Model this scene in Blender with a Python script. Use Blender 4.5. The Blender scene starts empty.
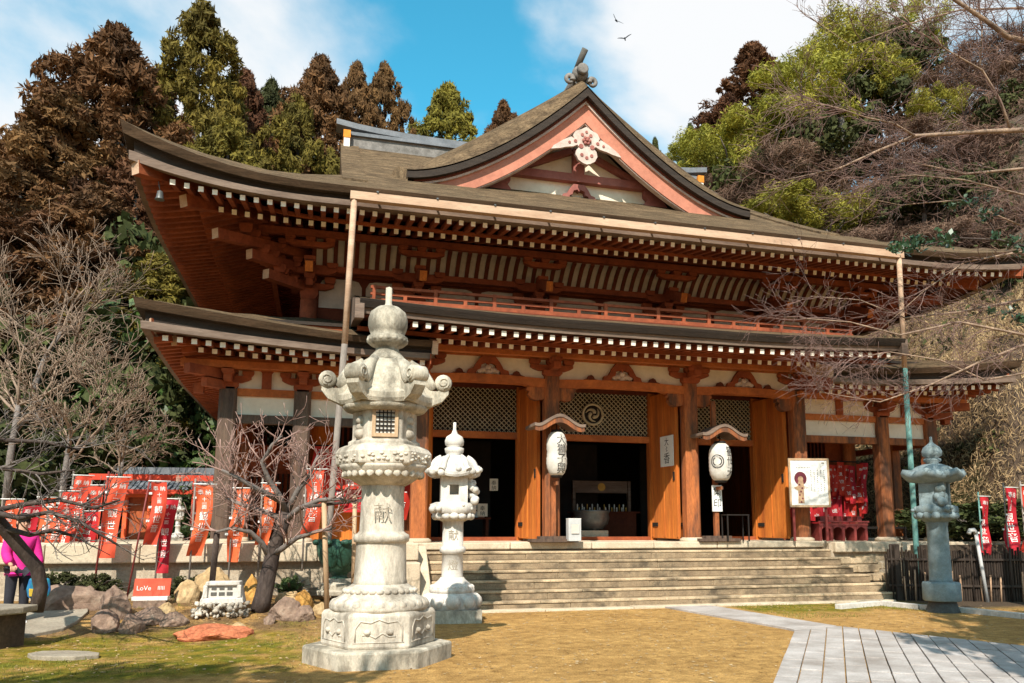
import bpy, bmesh, math, random
import numpy as np
from mathutils import Vector, Matrix, Quaternion
R = math.radians
scene = bpy.context.scene
col = scene.collection
random.seed(7)

# ------------------------------------------------------------------ camera
CF, CPX, CPY, EYE = 800.0, 545.0, 409.0, 1.63
YAW, PIT = R(15.67), math.atan(121 / 800.0)
cam_d = bpy.data.cameras.new('camera'); cam = bpy.data.objects.new('camera', cam_d); col.objects.link(cam)
cam_d.sensor_width = 36.0; cam_d.lens = CF * 36 / 1024
cam_d.shift_x = (512 - CPX) / 1024; cam_d.shift_y = (CPY - 341.5) / 1024
cam_d.clip_start = 0.1; cam_d.clip_end = 2000
cam.location = (0, 0, EYE); cam.rotation_euler = (math.pi / 2 + PIT, 0, -YAW)
scene.camera = cam
_fw = Vector((math.sin(YAW) * math.cos(PIT), math.cos(YAW) * math.cos(PIT), math.sin(PIT)))
_rt = Vector((math.cos(YAW), -math.sin(YAW), 0)); _up = _rt.cross(_fw)
def at(px, py, Y=None, Z=None):
    """survey helper: where the sight line of a photo point meets the plane Y or Z"""
    r = _fw + _rt * ((px - CPX) / CF) + _up * ((CPY - py) / CF)
    t = Y / r.y if Y is not None else (Z - EYE) / r.z
    return Vector((0, 0, EYE)) + r * t

# ------------------------------------------------------------------ world + sun
SUN_AZ, SUN_EL = 25.0, 44.0        # degrees left of the facade normal, elevation
to_sun = Vector((-math.sin(R(SUN_AZ)) * math.cos(R(SUN_EL)), -math.cos(R(SUN_AZ)) * math.cos(R(SUN_EL)), math.sin(R(SUN_EL))))
w = bpy.data.worlds.new('World'); scene.world = w; w.use_nodes = True
nt = w.node_tree; N = nt.nodes; L = nt.links
for n in list(N): N.remove(n)
def nd(tree, t, **k):
    n = tree.nodes.new(t)
    for a, b in k.items(): setattr(n, a, b)
    return n
SKYX, SKYY, SKYZ = 3.35, 0.25, 0.52
sky = nd(nt, 'ShaderNodeTexSky', sky_type='NISHITA', sun_disc=False)
sky.sun_elevation = R(SUN_EL); sky.sun_rotation = math.atan2(to_sun.x, to_sun.y)
sky.air_density = 1.0; sky.dust_density = 0.6; sky.ozone_density = 1.2
tc = nd(nt, 'ShaderNodeTexCoord'); mp = nd(nt, 'ShaderNodeMapping'); mp.inputs['Scale'].default_value = (1.0, 1.0, 1.7); mp.inputs['Location'].default_value = (SKYX, SKYY, SKYZ)
L.new(tc.outputs['Generated'], mp.inputs['Vector'])
cn = nd(nt, 'ShaderNodeTexNoise'); cn.inputs['Scale'].default_value = 1.75; cn.inputs['Detail'].default_value = 9; cn.inputs['Roughness'].default_value = 0.52; cn.inputs['Distortion'].default_value = 0.25
L.new(mp.outputs[0], cn.inputs['Vector'])
cr = nd(nt, 'ShaderNodeValToRGB'); cr.color_ramp.elements[0].position = 0.43; cr.color_ramp.elements[1].position = 0.61
cr.color_ramp.interpolation = 'EASE'
L.new(cn.outputs['Fac'], cr.inputs[0])
tint = nd(nt, 'ShaderNodeMix', data_type='RGBA', blend_type='MULTIPLY'); tint.inputs[0].default_value = 1.0
L.new(sky.outputs[0], tint.inputs[6]); tint.inputs[7].default_value = (0.8, 3.05, 2.85, 1)
cm = nd(nt, 'ShaderNodeMix', data_type='RGBA'); sz = nd(nt, 'ShaderNodeSeparateXYZ'); L.new(tc.outputs['Generated'], sz.inputs[0])
hz = nd(nt, 'ShaderNodeMapRange'); hz.interpolation_type = 'SMOOTHSTEP'; hz.inputs[1].default_value = .36; hz.inputs[2].default_value = .16; L.new(sz.outputs[2], hz.inputs[0])  # cloud cover added towards the horizon to neutralise the cyan skylight
mxm = nd(nt, 'ShaderNodeMath', operation='MAXIMUM'); L.new(cr.outputs[0], mxm.inputs[0]); L.new(hz.outputs[0], mxm.inputs[1])
L.new(mxm.outputs[0], cm.inputs[0]); L.new(tint.outputs[2], cm.inputs[6])
cm.inputs[7].default_value = (10.6, 10.8, 11.0, 1)
bg = nd(nt, 'ShaderNodeBackground'); bg.inputs['Strength'].default_value = 0.062
L.new(cm.outputs[2], bg.inputs[0]); ow = nd(nt, 'ShaderNodeOutputWorld'); L.new(bg.outputs[0], ow.inputs[0])
sun_d = bpy.data.lights.new('sun', 'SUN'); sun_d.energy = 5.0; sun_d.angle = R(0.5); sun_d.color = (1.0, 0.925, 0.81)
sun = bpy.data.objects.new('sun', sun_d); col.objects.link(sun); sun.location = to_sun * 60
sun.rotation_euler = to_sun.to_track_quat('Z', 'Y').to_euler()
vs = scene.view_settings; vs.view_transform = 'Standard'; vs.look = 'None'; vs.gamma = 1.0; vs.exposure = 0.55; vs.use_curve_mapping = False
scene.cycles.use_denoising = True; scene.cycles.max_bounces = 6; scene.cycles.transparent_max_bounces = 6
scene.cycles.sample_clamp_indirect = 6

# ------------------------------------------------------------------ materials
MATS = {}
def mat(name, c1, c2=None, scale=3.0, rough=0.85, bump=0.0, bscale=None, stretch=(1, 1, 1), stain=None, sscale=1.2, spos=(0.55, 0.7), rnd=0.0, spec=0.3, fine=0.25, split=(0.35, 0.65), metal=0.0, trans=0.0):
    m = bpy.data.materials.new(name); m.use_nodes = True; t = m.node_tree; t.nodes.clear()
    o = nd(t, 'ShaderNodeOutputMaterial'); b = nd(t, 'ShaderNodeBsdfPrincipled'); t.links.new(b.outputs[0], o.inputs[0])
    b.inputs['Roughness'].default_value = rough; b.inputs['Specular IOR Level'].default_value = spec; b.inputs['Metallic'].default_value = metal
    c2 = c2 or tuple(x * 0.7 for x in c1)
    tcx = nd(t, 'ShaderNodeTexCoord'); mpx = nd(t, 'ShaderNodeMapping'); mpx.inputs['Scale'].default_value = stretch
    t.links.new(tcx.outputs['Object'], mpx.inputs[0])
    n1 = nd(t, 'ShaderNodeTexNoise'); n1.inputs['Scale'].default_value = scale; n1.inputs['Detail'].default_value = 6; n1.inputs['Roughness'].default_value = 0.62
    t.links.new(mpx.outputs[0], n1.inputs['Vector'])
    r1 = nd(t, 'ShaderNodeValToRGB'); r1.color_ramp.elements[0].position = split[0]; r1.color_ramp.elements[1].position = split[1]
    r1.color_ramp.elements[0].color = (*c2, 1); r1.color_ramp.elements[1].color = (*c1, 1)
    t.links.new(n1.outputs['Fac'], r1.inputs[0]); outc = r1.outputs[0]
    n2 = nd(t, 'ShaderNodeTexNoise'); n2.inputs['Scale'].default_value = bscale or scale * 7; n2.inputs['Detail'].default_value = 5; n2.inputs['Roughness'].default_value = 0.7
    t.links.new(mpx.outputs[0], n2.inputs['Vector'])
    if fine:
        mr = nd(t, 'ShaderNodeMapRange'); mr.inputs[1].default_value = 0.3; mr.inputs[2].default_value = 0.7; mr.inputs[3].default_value = 1 - fine; mr.inputs[4].default_value = 1 + fine
        t.links.new(n2.outputs['Fac'], mr.inputs[0])
        mx = nd(t, 'ShaderNodeMix', data_type='RGBA', blend_type='MULTIPLY'); mx.inputs[0].default_value = 1
        t.links.new(outc, mx.inputs[6]); t.links.new(mr.outputs[0], mx.inputs[7]); outc = mx.outputs[2]
    if stain:
        n3 = nd(t, 'ShaderNodeTexNoise'); n3.inputs['Scale'].default_value = sscale; n3.inputs['Detail'].default_value = 8; n3.inputs['Roughness'].default_value = 0.68
        t.links.new(mpx.outputs[0], n3.inputs['Vector'])
        r3 = nd(t, 'ShaderNodeMapRange'); r3.inputs[1].default_value = spos[0]; r3.inputs[2].default_value = spos[1]; r3.inputs[4].default_value = 0.85
        t.links.new(n3.outputs['Fac'], r3.inputs[0])
        m3 = nd(t, 'ShaderNodeMix', data_type='RGBA'); t.links.new(r3.outputs[0], m3.inputs[0]); t.links.new(outc, m3.inputs[6]); m3.inputs[7].default_value = (*stain, 1); outc = m3.outputs[2]
    if rnd:
        oi = nd(t, 'ShaderNodeObjectInfo'); hs = nd(t, 'ShaderNodeHueSaturation')
        a = nd(t, 'ShaderNodeMapRange'); a.inputs[3].default_value = 1 - rnd; a.inputs[4].default_value = 1 + rnd
        t.links.new(oi.outputs['Random'], a.inputs[0]); t.links.new(a.outputs[0], hs.inputs['Value'])
        h = nd(t, 'ShaderNodeMapRange'); h.inputs[3].default_value = 0.5 - rnd * 0.06; h.inputs[4].default_value = 0.5 + rnd * 0.06
        t.links.new(oi.outputs['Random'], h.inputs[0]); t.links.new(h.outputs[0], hs.inputs['Hue'])
        t.links.new(outc, hs.inputs['Color']); outc = hs.outputs[0]
    t.links.new(outc, b.inputs['Base Color'])
    if bump:
        bp = nd(t, 'ShaderNodeBump'); bp.inputs['Strength'].default_value = bump; bp.inputs['Distance'].default_value = 0.02
        t.links.new(n2.outputs['Fac'], bp.inputs['Height']); t.links.new(bp.outputs[0], b.inputs['Normal'])
    if trans:
        tb = nd(t, 'ShaderNodeBsdfTranslucent'); ms = nd(t, 'ShaderNodeMixShader'); ms.inputs[0].default_value = trans
        t.links.new(outc, tb.inputs[0]); t.links.new(b.outputs[0], ms.inputs[1]); t.links.new(tb.outputs[0], ms.inputs[2]); t.links.new(ms.outputs[0], o.inputs[0])
    MATS[name] = m
    return m
M = MATS
mat('thatch', (.165, .112, .066), (.072, .049, .031), scale=3.2, rough=.97, spec=.03, bump=1.0, bscale=22, stretch=(.55, 1.1, 1), stain=(.055, .04, .025), sscale=1.3, spos=(.5, .72), fine=.65)
mat('thatch_edge', (.045, .032, .024), (.028, .02, .016), scale=4, bump=.8, bscale=40, stretch=(.25, .25, 3), fine=.4)
mat('eave_board', (.21, .15, .115), (.12, .08, .06), scale=3, bump=.3, stretch=(.3, .3, 2))
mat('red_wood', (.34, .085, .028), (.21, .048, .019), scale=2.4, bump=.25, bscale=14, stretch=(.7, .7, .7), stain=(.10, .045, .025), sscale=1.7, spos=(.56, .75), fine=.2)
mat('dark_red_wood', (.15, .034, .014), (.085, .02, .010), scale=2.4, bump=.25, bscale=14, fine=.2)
mat('orange_wood', (.64, .195, .03), (.42, .105, .017), scale=1.6, bump=.25, bscale=16, stretch=(3.5, 3.5, .22), stain=(.17, .06, .022), sscale=1.2, spos=(.50, .76), fine=.26)
mat('column_wood', (.46, .145, .042), (.31, .095, .034), scale=2.2, bump=.35, bscale=14, stretch=(2.5, 2.5, .5), stain=(.06, .038, .028), sscale=1.3, spos=(.41, .60), fine=.32)
mat('grey_column_wood', (.13, .085, .06), (.07, .045, .035), scale=2.5, bump=.45, bscale=14, stretch=(3, 3, .45), stain=(.2, .085, .04), sscale=1.5, spos=(.58, .75), fine=.3)
mat('upper_wood', (.32, .082, .034), (.19, .045, .02), scale=2.4, bump=.25, bscale=14, stretch=(.7, .7, .7), fine=.25)
mat('thatch_lip', (.10, .062, .038), (.05, .032, .02), scale=4, spec=.05, bump=.8, bscale=40, stretch=(.3, .3, 3), fine=.4)
mat('rafter_white', (.86, .79, .70), (.72, .64, .54), scale=5, rough=.8, fine=.08)
mat('porch_wood', (.50, .155, .042), (.36, .10, .028), scale=2.4, bump=.25, bscale=14, stretch=(.7, .7, .7), stain=(.14, .055, .028), sscale=1.7, spos=(.54, .74), fine=.22)  # lighter than red_wood: bounced light in the porch is put into the colour
mat('shaded_plaster', (.56, .49, .42), (.42, .36, .30), scale=1.4, rough=.9, stain=(.2, .15, .11), sscale=2.2, spos=(.55, .8), fine=.08)  # darker copy of plaster: shade of the upper storey put into the colour
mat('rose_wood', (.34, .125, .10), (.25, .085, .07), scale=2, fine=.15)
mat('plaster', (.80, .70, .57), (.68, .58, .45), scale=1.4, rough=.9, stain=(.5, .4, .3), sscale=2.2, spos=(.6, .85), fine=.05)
mat('pink_paint', (.52, .205, .135), (.38, .145, .095), scale=2, stretch=(.6, .6, .6), fine=.12, stain=(.3, .13, .09), sscale=2, spos=(.6, .8))
mat('pale_trim', (.62, .50, .44), (.45, .34, .29), scale=3, fine=.15)
mat('lattice_wood', (.52, .45, .31), (.38, .32, .21), scale=4, fine=.1)
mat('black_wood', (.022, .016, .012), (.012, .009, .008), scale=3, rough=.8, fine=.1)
mat('pale_plank', (.52, .36, .25), (.40, .25, .165), scale=2.5, bump=.2, stretch=(.4, 2, 2), fine=.15)
mat('copper_green', (.13, .28, .25), (.08, .19, .175), scale=4, rough=.6, stain=(.2, .15, .1), sscale=2.5, spos=(.6, .75), fine=.15)
mat('granite', (.70, .63, .53), (.48, .42, .34), scale=4, rough=.9, bump=.5, bscale=60, stain=(.17, .145, .115), sscale=2.8, spos=(.44, .64), fine=.2, stretch=(1, 1, .4))
mat('granite_white', (.68, .64, .585), (.52, .485, .44), scale=5, rough=.88, bump=.4, bscale=70, stain=(.24, .22, .20), sscale=2.8, spos=(.49, .70), fine=.14, stretch=(1, 1, .45))
mat('granite_green', (.25, .315, .335), (.15, .20, .22), scale=5, rough=.85, bump=.4, bscale=60, stain=(.15, .17, .15), sscale=2.4, spos=(.5, .7), fine=.2)
mat('granite_mossy', (.60, .54, .44), (.38, .335, .26), scale=4, rough=.92, bump=.6, bscale=50, stain=(.13, .115, .09), sscale=3.0, spos=(.43, .62), fine=.22, stretch=(1, 1, .45))
mat('carved', (.11, .105, .095), (.07, .066, .06), scale=8, fine=.1)
mat('worn_carving', (.43, .375, .30), (.30, .255, .20), scale=9, fine=.3)
mat('step_stone', (.60, .46, .30), (.38, .28, .175), scale=1.8, rough=.92, bump=.6, bscale=40, stain=(.095, .072, .048), sscale=1.3, spos=(.46, .64), fine=.34)
mat('step_riser', (.36, .265, .165), (.21, .15, .095), scale=1.6, rough=.95, bump=.6, bscale=40, stain=(.06, .047, .034), sscale=1.5, spos=(.46, .64), fine=.34)
mat('dark_stone', (.10, .10, .095), (.06, .06, .057), scale=4, bump=.5, fine=.3)
mat('coping_stone', (.60, .50, .37), (.46, .37, .265), scale=1.6, rough=.92, bump=.4, bscale=40, stain=(.23, .185, .13), sscale=1.5, spos=(.56, .76), fine=.2)
mat('wall_stone', (.48, .40, .30), (.30, .235, .165), scale=1.7, rough=.95, bump=.7, bscale=22, stain=(.18, .14, .10), sscale=2.2, spos=(.55, .75), fine=.3)
mat('rock_brown', (.27, .185, .135), (.16, .105, .08), scale=3, rough=.95, bump=.9, bscale=14, stain=(.34, .29, .23), sscale=3, spos=(.6, .75), fine=.3)
mat('rock_tan', (.46, .33, .18), (.34, .22, .105), scale=3, rough=.95, bump=.8, bscale=14, fine=.3)
mat('rock_orange', (.50, .27, .07), (.35, .17, .045), scale=3, rough=.95, bump=.8, bscale=14, fine=.3)
mat('rubble_red', (.48, .16, .075), (.36, .105, .05), scale=5, rough=.95, bump=.9, bscale=20, fine=.35)
mat('bark_dark', (.085, .062, .052), (.045, .033, .03), scale=5, rough=.95, bump=.9, bscale=24, stretch=(1, 1, .4), fine=.35)
mat('bark_grey', (.20, .17, .155), (.12, .10, .09), scale=5, rough=.95, bump=.7, bscale=24, fine=.3)
mat('twig_pale', (.29, .205, .15), (.18, .125, .09), scale=2, rough=.9, fine=.2)
mat('twig_dark', (.22, .135, .115), (.13, .078, .065), scale=2, rough=.9, fine=.2)
mat('twig_red', (.36, .23, .195), (.24, .145, .12), scale=2, rough=.9, fine=.2)
mat('branch_tan', (.34, .235, .165), (.17, .115, .085), scale=3, rough=.9, bump=.4, fine=.3)
mat('bamboo_pole', (.50, .345, .21), (.38, .25, .15), scale=5, stretch=(1, 1, .3), rough=.6, fine=.15)
mat('grey_pole', (.26, .22, .19), (.17, .14, .12), scale=5, stretch=(1, 1, .3), rough=.8, fine=.2)
mat('cedar_brown', (.17, .078, .03), (.07, .034, .015), scale=.35, rough=.9, fine=.5, bscale=7, rnd=.22, trans=.15)
mat('cedar_olive', (.20, .155, .022), (.08, .066, .012), scale=.35, rough=.9, fine=.5, bscale=7, rnd=.2, trans=.15)
mat('cedar_green', (.075, .085, .022), (.035, .042, .014), scale=.35, rough=.9, fine=.5, bscale=7, rnd=.25, trans=.15)
mat('leaf_green', (.075, .125, .022), (.028, .055, .014), scale=.6, rough=.55, fine=.5, bscale=7, rnd=.2, trans=.15, spec=.5)
mat('bamboo_leaf', (.36, .31, .035), (.14, .14, .018), scale=.5, rough=.7, fine=.5, bscale=7, rnd=.15, trans=.25)
mat('brush_brown', (.21, .125, .085), (.10, .058, .04), scale=.4, rough=.95, fine=.35, rnd=.1)
mat('straw', (.52, .37, .20), (.30, .20, .10), scale=.7, rough=.95, fine=.35, rnd=.1, trans=.1)
mat('flag_orange', (.78, .125, .05), (.68, .095, .04), scale=2, rough=.8, fine=.06, trans=.25, rnd=.12)
mat('flag_red', (.55, .022, .022), (.42, .015, .018), scale=2, rough=.8, fine=.06, trans=.2, rnd=.12)
mat('white_paint', (.80, .79, .76), (.72, .70, .66), scale=4, fine=.05)
mat('paper', (.76, .72, .66), (.62, .57, .50), scale=3, fine=.08, trans=.2)
mat('ink', (.018, .017, .017), (.012, .012, .012), scale=5, fine=.1)
mat('ink_soft', (.09, .085, .085), (.06, .055, .055), scale=5, fine=.1)
mat('gold', (.60, .34, .07), (.45, .24, .05), scale=4, rough=.45, metal=.4, fine=.1)
mat('orange_tile', (.70, .26, .03), (.55, .18, .02), scale=4, fine=.1)
mat('slate', (.17, .18, .20), (.11, .12, .135), scale=3, rough=.6, fine=.2)
mat('ridge_tile', (.22, .20, .185), (.11, .10, .09), scale=4, rough=.7, fine=.25)
mat('bronze_green', (.035, .105, .07), (.018, .055, .04), scale=4, rough=.45, fine=.25, stain=(.12, .18, .12), sscale=4, spos=(.6, .75))
mat('iron_grey', (.16, .165, .165), (.10, .105, .105), scale=4, rough=.4, fine=.15, metal=.5)
mat('grey_box', (.50, .50, .49), (.42, .42, .42), scale=4, fine=.06)
mat('sign_red', (.66, .11, .06), (.54, .08, .045), scale=4, fine=.06)
mat('red_lacquer', (.22, .04, .035), (.13, .022, .02), scale=4, rough=.5, fine=.1)
mat('pink_cloth', (.78, .03, .30), (.60, .02, .22), scale=4, fine=.1)
mat('teal_cloth', (.02, .25, .30), (.02, .10, .35), scale=9, fine=.1)
mat('yellow_cloth', (.65, .45, .05), scale=9, fine=.1)
mat('dark_cloth', (.03, .03, .04), scale=6, fine=.2)
mat('skin', (.55, .33, .23), (.5, .29, .2), scale=6, fine=.05)
mat('hair', (.02, .014, .011), scale=9, fine=.2)
mat('bird_black', (.012, .012, .014), scale=9, fine=.1)
mat('halo_maroon', (.16, .03, .045), (.11, .02, .03), scale=9, fine=.2)
mat('statue_tan', (.50, .34, .20), (.34, .2, .13), scale=12, fine=.3)
mat('fence_dark', (.05, .035, .026), (.028, .02, .016), scale=5, stretch=(1, 1, .3), fine=.3)
mat('fence_pale', (.42, .27, .17), (.3, .18, .11), scale=5, stretch=(1, 1, .3), fine=.3)
mat('soil', (.10, .07, .045), (.06, .042, .03), scale=3, bump=.6, fine=.35)
mat('kerb_stone', (.62, .58, .53), (.50, .46, .42), scale=3, bump=.3, fine=.2)
mat('flagstone', (.33, .285, .22), (.23, .195, .15), scale=2.5, bump=.4, bscale=30, fine=.25)

# ------------------------------------------------------------------ mesh builder
class MB:
    def __init__(s): s.v = []; s.f = []; s.m = []; s.s = []; s.g = []
    def add(s, vs, fs, mi=0, sm=False):
        b = len(s.v); s.v += [tuple(v) for v in vs]; s.g.append((b, len(s.f)))
        for f in fs: s.f.append(tuple(i + b for i in f)); s.m.append(mi); s.s.append(sm)
    def box(s, x0, x1, y0, y1, z0, z1, mi=0):
        s.add([(x0, y0, z0), (x1, y0, z0), (x1, y1, z0), (x0, y1, z0), (x0, y0, z1), (x1, y0, z1), (x1, y1, z1), (x0, y1, z1)],
              [(0, 3, 2, 1), (4, 5, 6, 7), (0, 1, 5, 4), (1, 2, 6, 5), (2, 3, 7, 6), (3, 0, 4, 7)], mi); return s
    def bc(s, c, d, mi=0): return s.box(c[0] - d[0] / 2, c[0] + d[0] / 2, c[1] - d[1] / 2, c[1] + d[1] / 2, c[2] - d[2] / 2, c[2] + d[2] / 2, mi)
    def beam(s, p, q, wd, h, mi=0, end=None, up=(0, 0, 1)):
        p = Vector(p); q = Vector(q); d = (q - p).normalized(); u = Vector(up)
        sd = d.cross(u)
        sd = sd.normalized() if sd.length > 1e-6 else Vector((1, 0, 0))
        u = sd.cross(d).normalized(); a = sd * wd / 2; b = u * h / 2
        s.add([p - a - b, p + a - b, p + a + b, p - a + b, q - a - b, q + a - b, q + a + b, q - a + b],
              [(0, 1, 5, 4), (1, 2, 6, 5), (2, 3, 7, 6), (3, 0, 4, 7)], mi)
        n = len(s.v) - 8
        for k, f in enumerate([(0, 3, 2, 1), (4, 5, 6, 7)]):
            s.f.append(tuple(i + n for i in f)); s.m.append(end if (end is not None and k == 0) else mi); s.s.append(False)
        return s
    def tube(s, pts, rad, n=6, mi=0, sm=True):
        pts = [Vector(p) for p in pts]; k = len(pts)
        if not hasattr(rad, '__len__'): rad = [rad] * k
        vs = []; pu = None
        for i, p in enumerate(pts):
            d = (pts[min(i + 1, k - 1)] - pts[max(i - 1, 0)])
            d = d.normalized() if d.length > 1e-9 else Vector((0, 0, 1))
            if pu is None:
                pu = d.cross(Vector((0, 0, 1)))
                if pu.length < .05: pu = d.cross(Vector((0, 1, 0)))
            pu = (pu - d * pu.dot(d)); pu = pu.normalized() if pu.length > 1e-6 else d.orthogonal().normalized()
            w2 = d.cross(pu)
            for j in range(n):
                a = 2 * math.pi * j / n; vs.append(p + (pu * math.cos(a) + w2 * math.sin(a)) * rad[i])
        fs = [(i * n + j, i * n + (j + 1) % n, (i + 1) * n + (j + 1) % n, (i + 1) * n + j) for i in range(k - 1) for j in range(n)]
        s.add(vs, fs, mi, sm)
        b = len(s.v) - len(vs)
        s.f.append(tuple(b + j for j in range(n))[::-1]); s.m.append(mi); s.s.append(False)
        s.f.append(tuple(b + (k - 1) * n + j for j in range(n))); s.m.append(mi); s.s.append(False)
        return s
    def lathe(s, prof, n=24, c=(0, 0, 0), mi=0, sm=True, ph=0.0, sx=1, sy=1):
        vs = []; k = len(prof)
        for r, z in prof:
            for j in range(n):
                a = ph + 2 * math.pi * j / n; vs.append((c[0] + r * math.cos(a) * sx, c[1] + r * math.sin(a) * sy, c[2] + z))
        fs = [(i * n + j, i * n + (j + 1) % n, (i + 1) * n + (j + 1) % n, (i + 1) * n + j) for i in range(k - 1) for j in range(n)]
        s.add(vs, fs, mi, sm); b = len(s.v) - len(vs)
        s.f.append(tuple(b + j for j in range(n))[::-1]); s.m.append(mi); s.s.append(False)
        s.f.append(tuple(b + (k - 1) * n + j for j in range(n))); s.m.append(mi); s.s.append(False)
        return s
    def prism(s, poly, o, ux, uy, dv, mi=0):
        o, ux, uy, dv = Vector(o), Vector(ux), Vector(uy), Vector(dv); n = len(poly)
        a = [o + ux * p[0] + uy * p[1] for p in poly]; b = [p + dv for p in a]
        if ux.cross(uy).dot(dv) > 0: a, b = b, a
        s.add(a + b, [tuple(range(n)), tuple(range(2 * n - 1, n - 1, -1))] + [((i + 1) % n, i, n + i, n + (i + 1) % n) for i in range(n)], mi)
        return s
    def grid(s, rows, mi=0, sm=True):
        n = len(rows[0]); vs = [p for r in rows for p in r]
        s.add(vs, [(i * n + j, i * n + j + 1, (i + 1) * n + j + 1, (i + 1) * n + j) for i in range(len(rows) - 1) for j in range(n - 1)], mi, sm); return s
    def ball(s, c, r, nu=10, nv=6, mi=0, rot=None):
        if not hasattr(r, '__len__'): r = (r, r, r)
        vs = []; fs = []
        for i in range(nv + 1):
            t = math.pi * i / nv
            for j in range(nu):
                a = 2 * math.pi * j / nu
                p = Vector((r[0] * math.sin(t) * math.cos(a), r[1] * math.sin(t) * math.sin(a), r[2] * math.cos(t)))
                if rot is not None: p = rot @ p
                vs.append(Vector(c) + p)
        fs = [(i * nu + j, (i + 1) * nu + j, (i + 1) * nu + (j + 1) % nu, i * nu + (j + 1) % nu) for i in range(nv) for j in range(nu)]
        s.add(vs, fs, mi, True); return s
    def each(s, name, mats, parent=None, off=(0, 0, 0), bev=0.0):
        """one object for every piece that was added"""
        o = []; g = s.g + [(len(s.v), len(s.f))]
        for (v0, f0), (v1, f1) in zip(g, g[1:]):
            q = MB(); q.v = s.v[v0:v1]; q.f = [tuple(i - v0 for i in f) for f in s.f[f0:f1]]; q.m = s.m[f0:f1]; q.s = s.s[f0:f1]
            o.append(q.build(name, mats, parent, off, bev=bev))
        return o[0]
    def build(s, name, mats, parent=None, off=(0, 0, 0), loc=None, bev=0.0):
        me = bpy.data.meshes.new(name); o3 = Vector(off)
        me.from_pydata([Vector(v) - o3 for v in s.v], [], s.f)
        for mm in (mats if isinstance(mats, (list, tuple)) else [mats]): me.materials.append(M[mm])
        me.polygons.foreach_set('material_index', s.m); me.polygons.foreach_set('use_smooth', s.s); me.update()
        ob = bpy.data.objects.new(name, me); col.objects.link(ob)
        if parent is not None: ob.parent = parent
        if loc is not None: ob.location = loc
        if bev:
            b = ob.modifiers.new('bevel', 'BEVEL'); b.width = bev; b.segments = 2; b.limit_method = 'ANGLE'; b.angle_limit = R(40)
        return ob

def tag(o, label, cat, group=None, kind=None):
    if label: o['label'] = label
    if cat: o['category'] = cat
    if group: o['group'] = group
    if kind: o['kind'] = kind
    return o
def thing(name, label, cat, loc=(0, 0, 0), rz=0.0, group=None):
    o = bpy.data.objects.new(name, None); col.objects.link(o); o.location = loc; o.rotation_euler = (0, 0, rz); o.empty_display_size = .2
    return tag(o, label, cat, group)
def struct(o): o['kind'] = 'structure'; return o
def dup(root, loc, rz=0.0, label=None, sc=1.0, tilt=None):
    c = root.copy(); col.objects.link(c); c.location = loc; c.rotation_euler = (tilt[0] if tilt else 0, tilt[1] if tilt else 0, rz); c.scale = (sc, sc, sc)
    if label: c['label'] = label
    def rec(a, b):
        for ch in list(a.children):
            d = ch.copy(); col.objects.link(d); d.parent = b; rec(ch, d)
    rec(root, c)
    return c
_tc = {}
def glyphs(body, size=1.0):
    """flat outlines of a piece of writing, centred: (verts2d, faces)"""
    if body not in _tc:
        cu = bpy.data.curves.new('writing', 'FONT'); cu.body = body; cu.size = 1.0; cu.align_x = 'CENTER'; cu.align_y = 'CENTER'; cu.resolution_u = 3
        ob = bpy.data.objects.new('writing', cu); col.objects.link(ob)
        dg = bpy.context.evaluated_depsgraph_get(); dg.update()
        me = bpy.data.meshes.new_from_object(ob.evaluated_get(dg))
        _tc[body] = ([(v.co.x, v.co.y) for v in me.vertices], [tuple(p.vertices) for p in me.polygons])
        bpy.data.objects.remove(ob); bpy.data.curves.remove(cu); bpy.data.meshes.remove(me)
        vs = _tc[body][0]
        if vs:
            cx = (min(v[0] for v in vs) + max(v[0] for v in vs)) / 2; cy = (min(v[1] for v in vs) + max(v[1] for v in vs)) / 2
            _tc[body] = ([(a - cx, b - cy) for a, b in vs], _tc[body][1])
    v, f = _tc[body]
    return [(a * size, b * size) for a, b in v], f
def write(mb, body, size, fn, mi=0):
    """fn maps 2-d letter coordinates to a 3-d point on the surface"""
    v, f = glyphs(body, size); mb.add([fn(a, b) for a, b in v], f, mi)
def smooth(a, b, x):
    t = max(0.0, min(1.0, (x - a) / (b - a))); return t * t * (3 - 2 * t)
# ------------------------------------------------------------------ ground
def ground_h(x, y):
    m = .38 * smooth(13.2, 16.2, y) * smooth(2.2, -.2, x)
    m += .05 * math.sin(x * 1.3 + 1) * math.sin(y * 1.1) * smooth(1.8, 0, x) * smooth(10, 12, y)
    return m
gm = bpy.data.materials.new('bare_earth'); gm.use_nodes = True; t = gm.node_tree; b = t.nodes['Principled BSDF']; b.inputs['Roughness'].default_value = .95; b.inputs['Specular IOR Level'].default_value = .15
g_tc = nd(t, 'ShaderNodeTexCoord')
def g_noise(sc, det=6, ro=.6, mapping=None):
    n = nd(t, 'ShaderNodeTexNoise'); n.inputs['Scale'].default_value = sc; n.inputs['Detail'].default_value = det; n.inputs['Roughness'].default_value = ro
    t.links.new(g_tc.outputs['Object'], n.inputs['Vector']); return n
def g_ramp(src, a, bb, ca, cb):
    r = nd(t, 'ShaderNodeValToRGB'); r.color_ramp.elements[0].position = a; r.color_ramp.elements[1].position = bb; r.color_ramp.elements[0].color = (*ca, 1); r.color_ramp.elements[1].color = (*cb, 1)
    t.links.new(src, r.inputs[0]); return r.outputs[0]
def g_mix(f, a, bb, mode='MIX'):
    m = nd(t, 'ShaderNodeMix', data_type='RGBA', blend_type=mode)
    if isinstance(f, float): m.inputs[0].default_value = f
    else: t.links.new(f, m.inputs[0])
    for k, x in ((6, a), (7, bb)):
        if isinstance(x, tuple): m.inputs[k].default_value = (*x, 1)
        else: t.links.new(x, m.inputs[k])
    return m.outputs[2]
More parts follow.
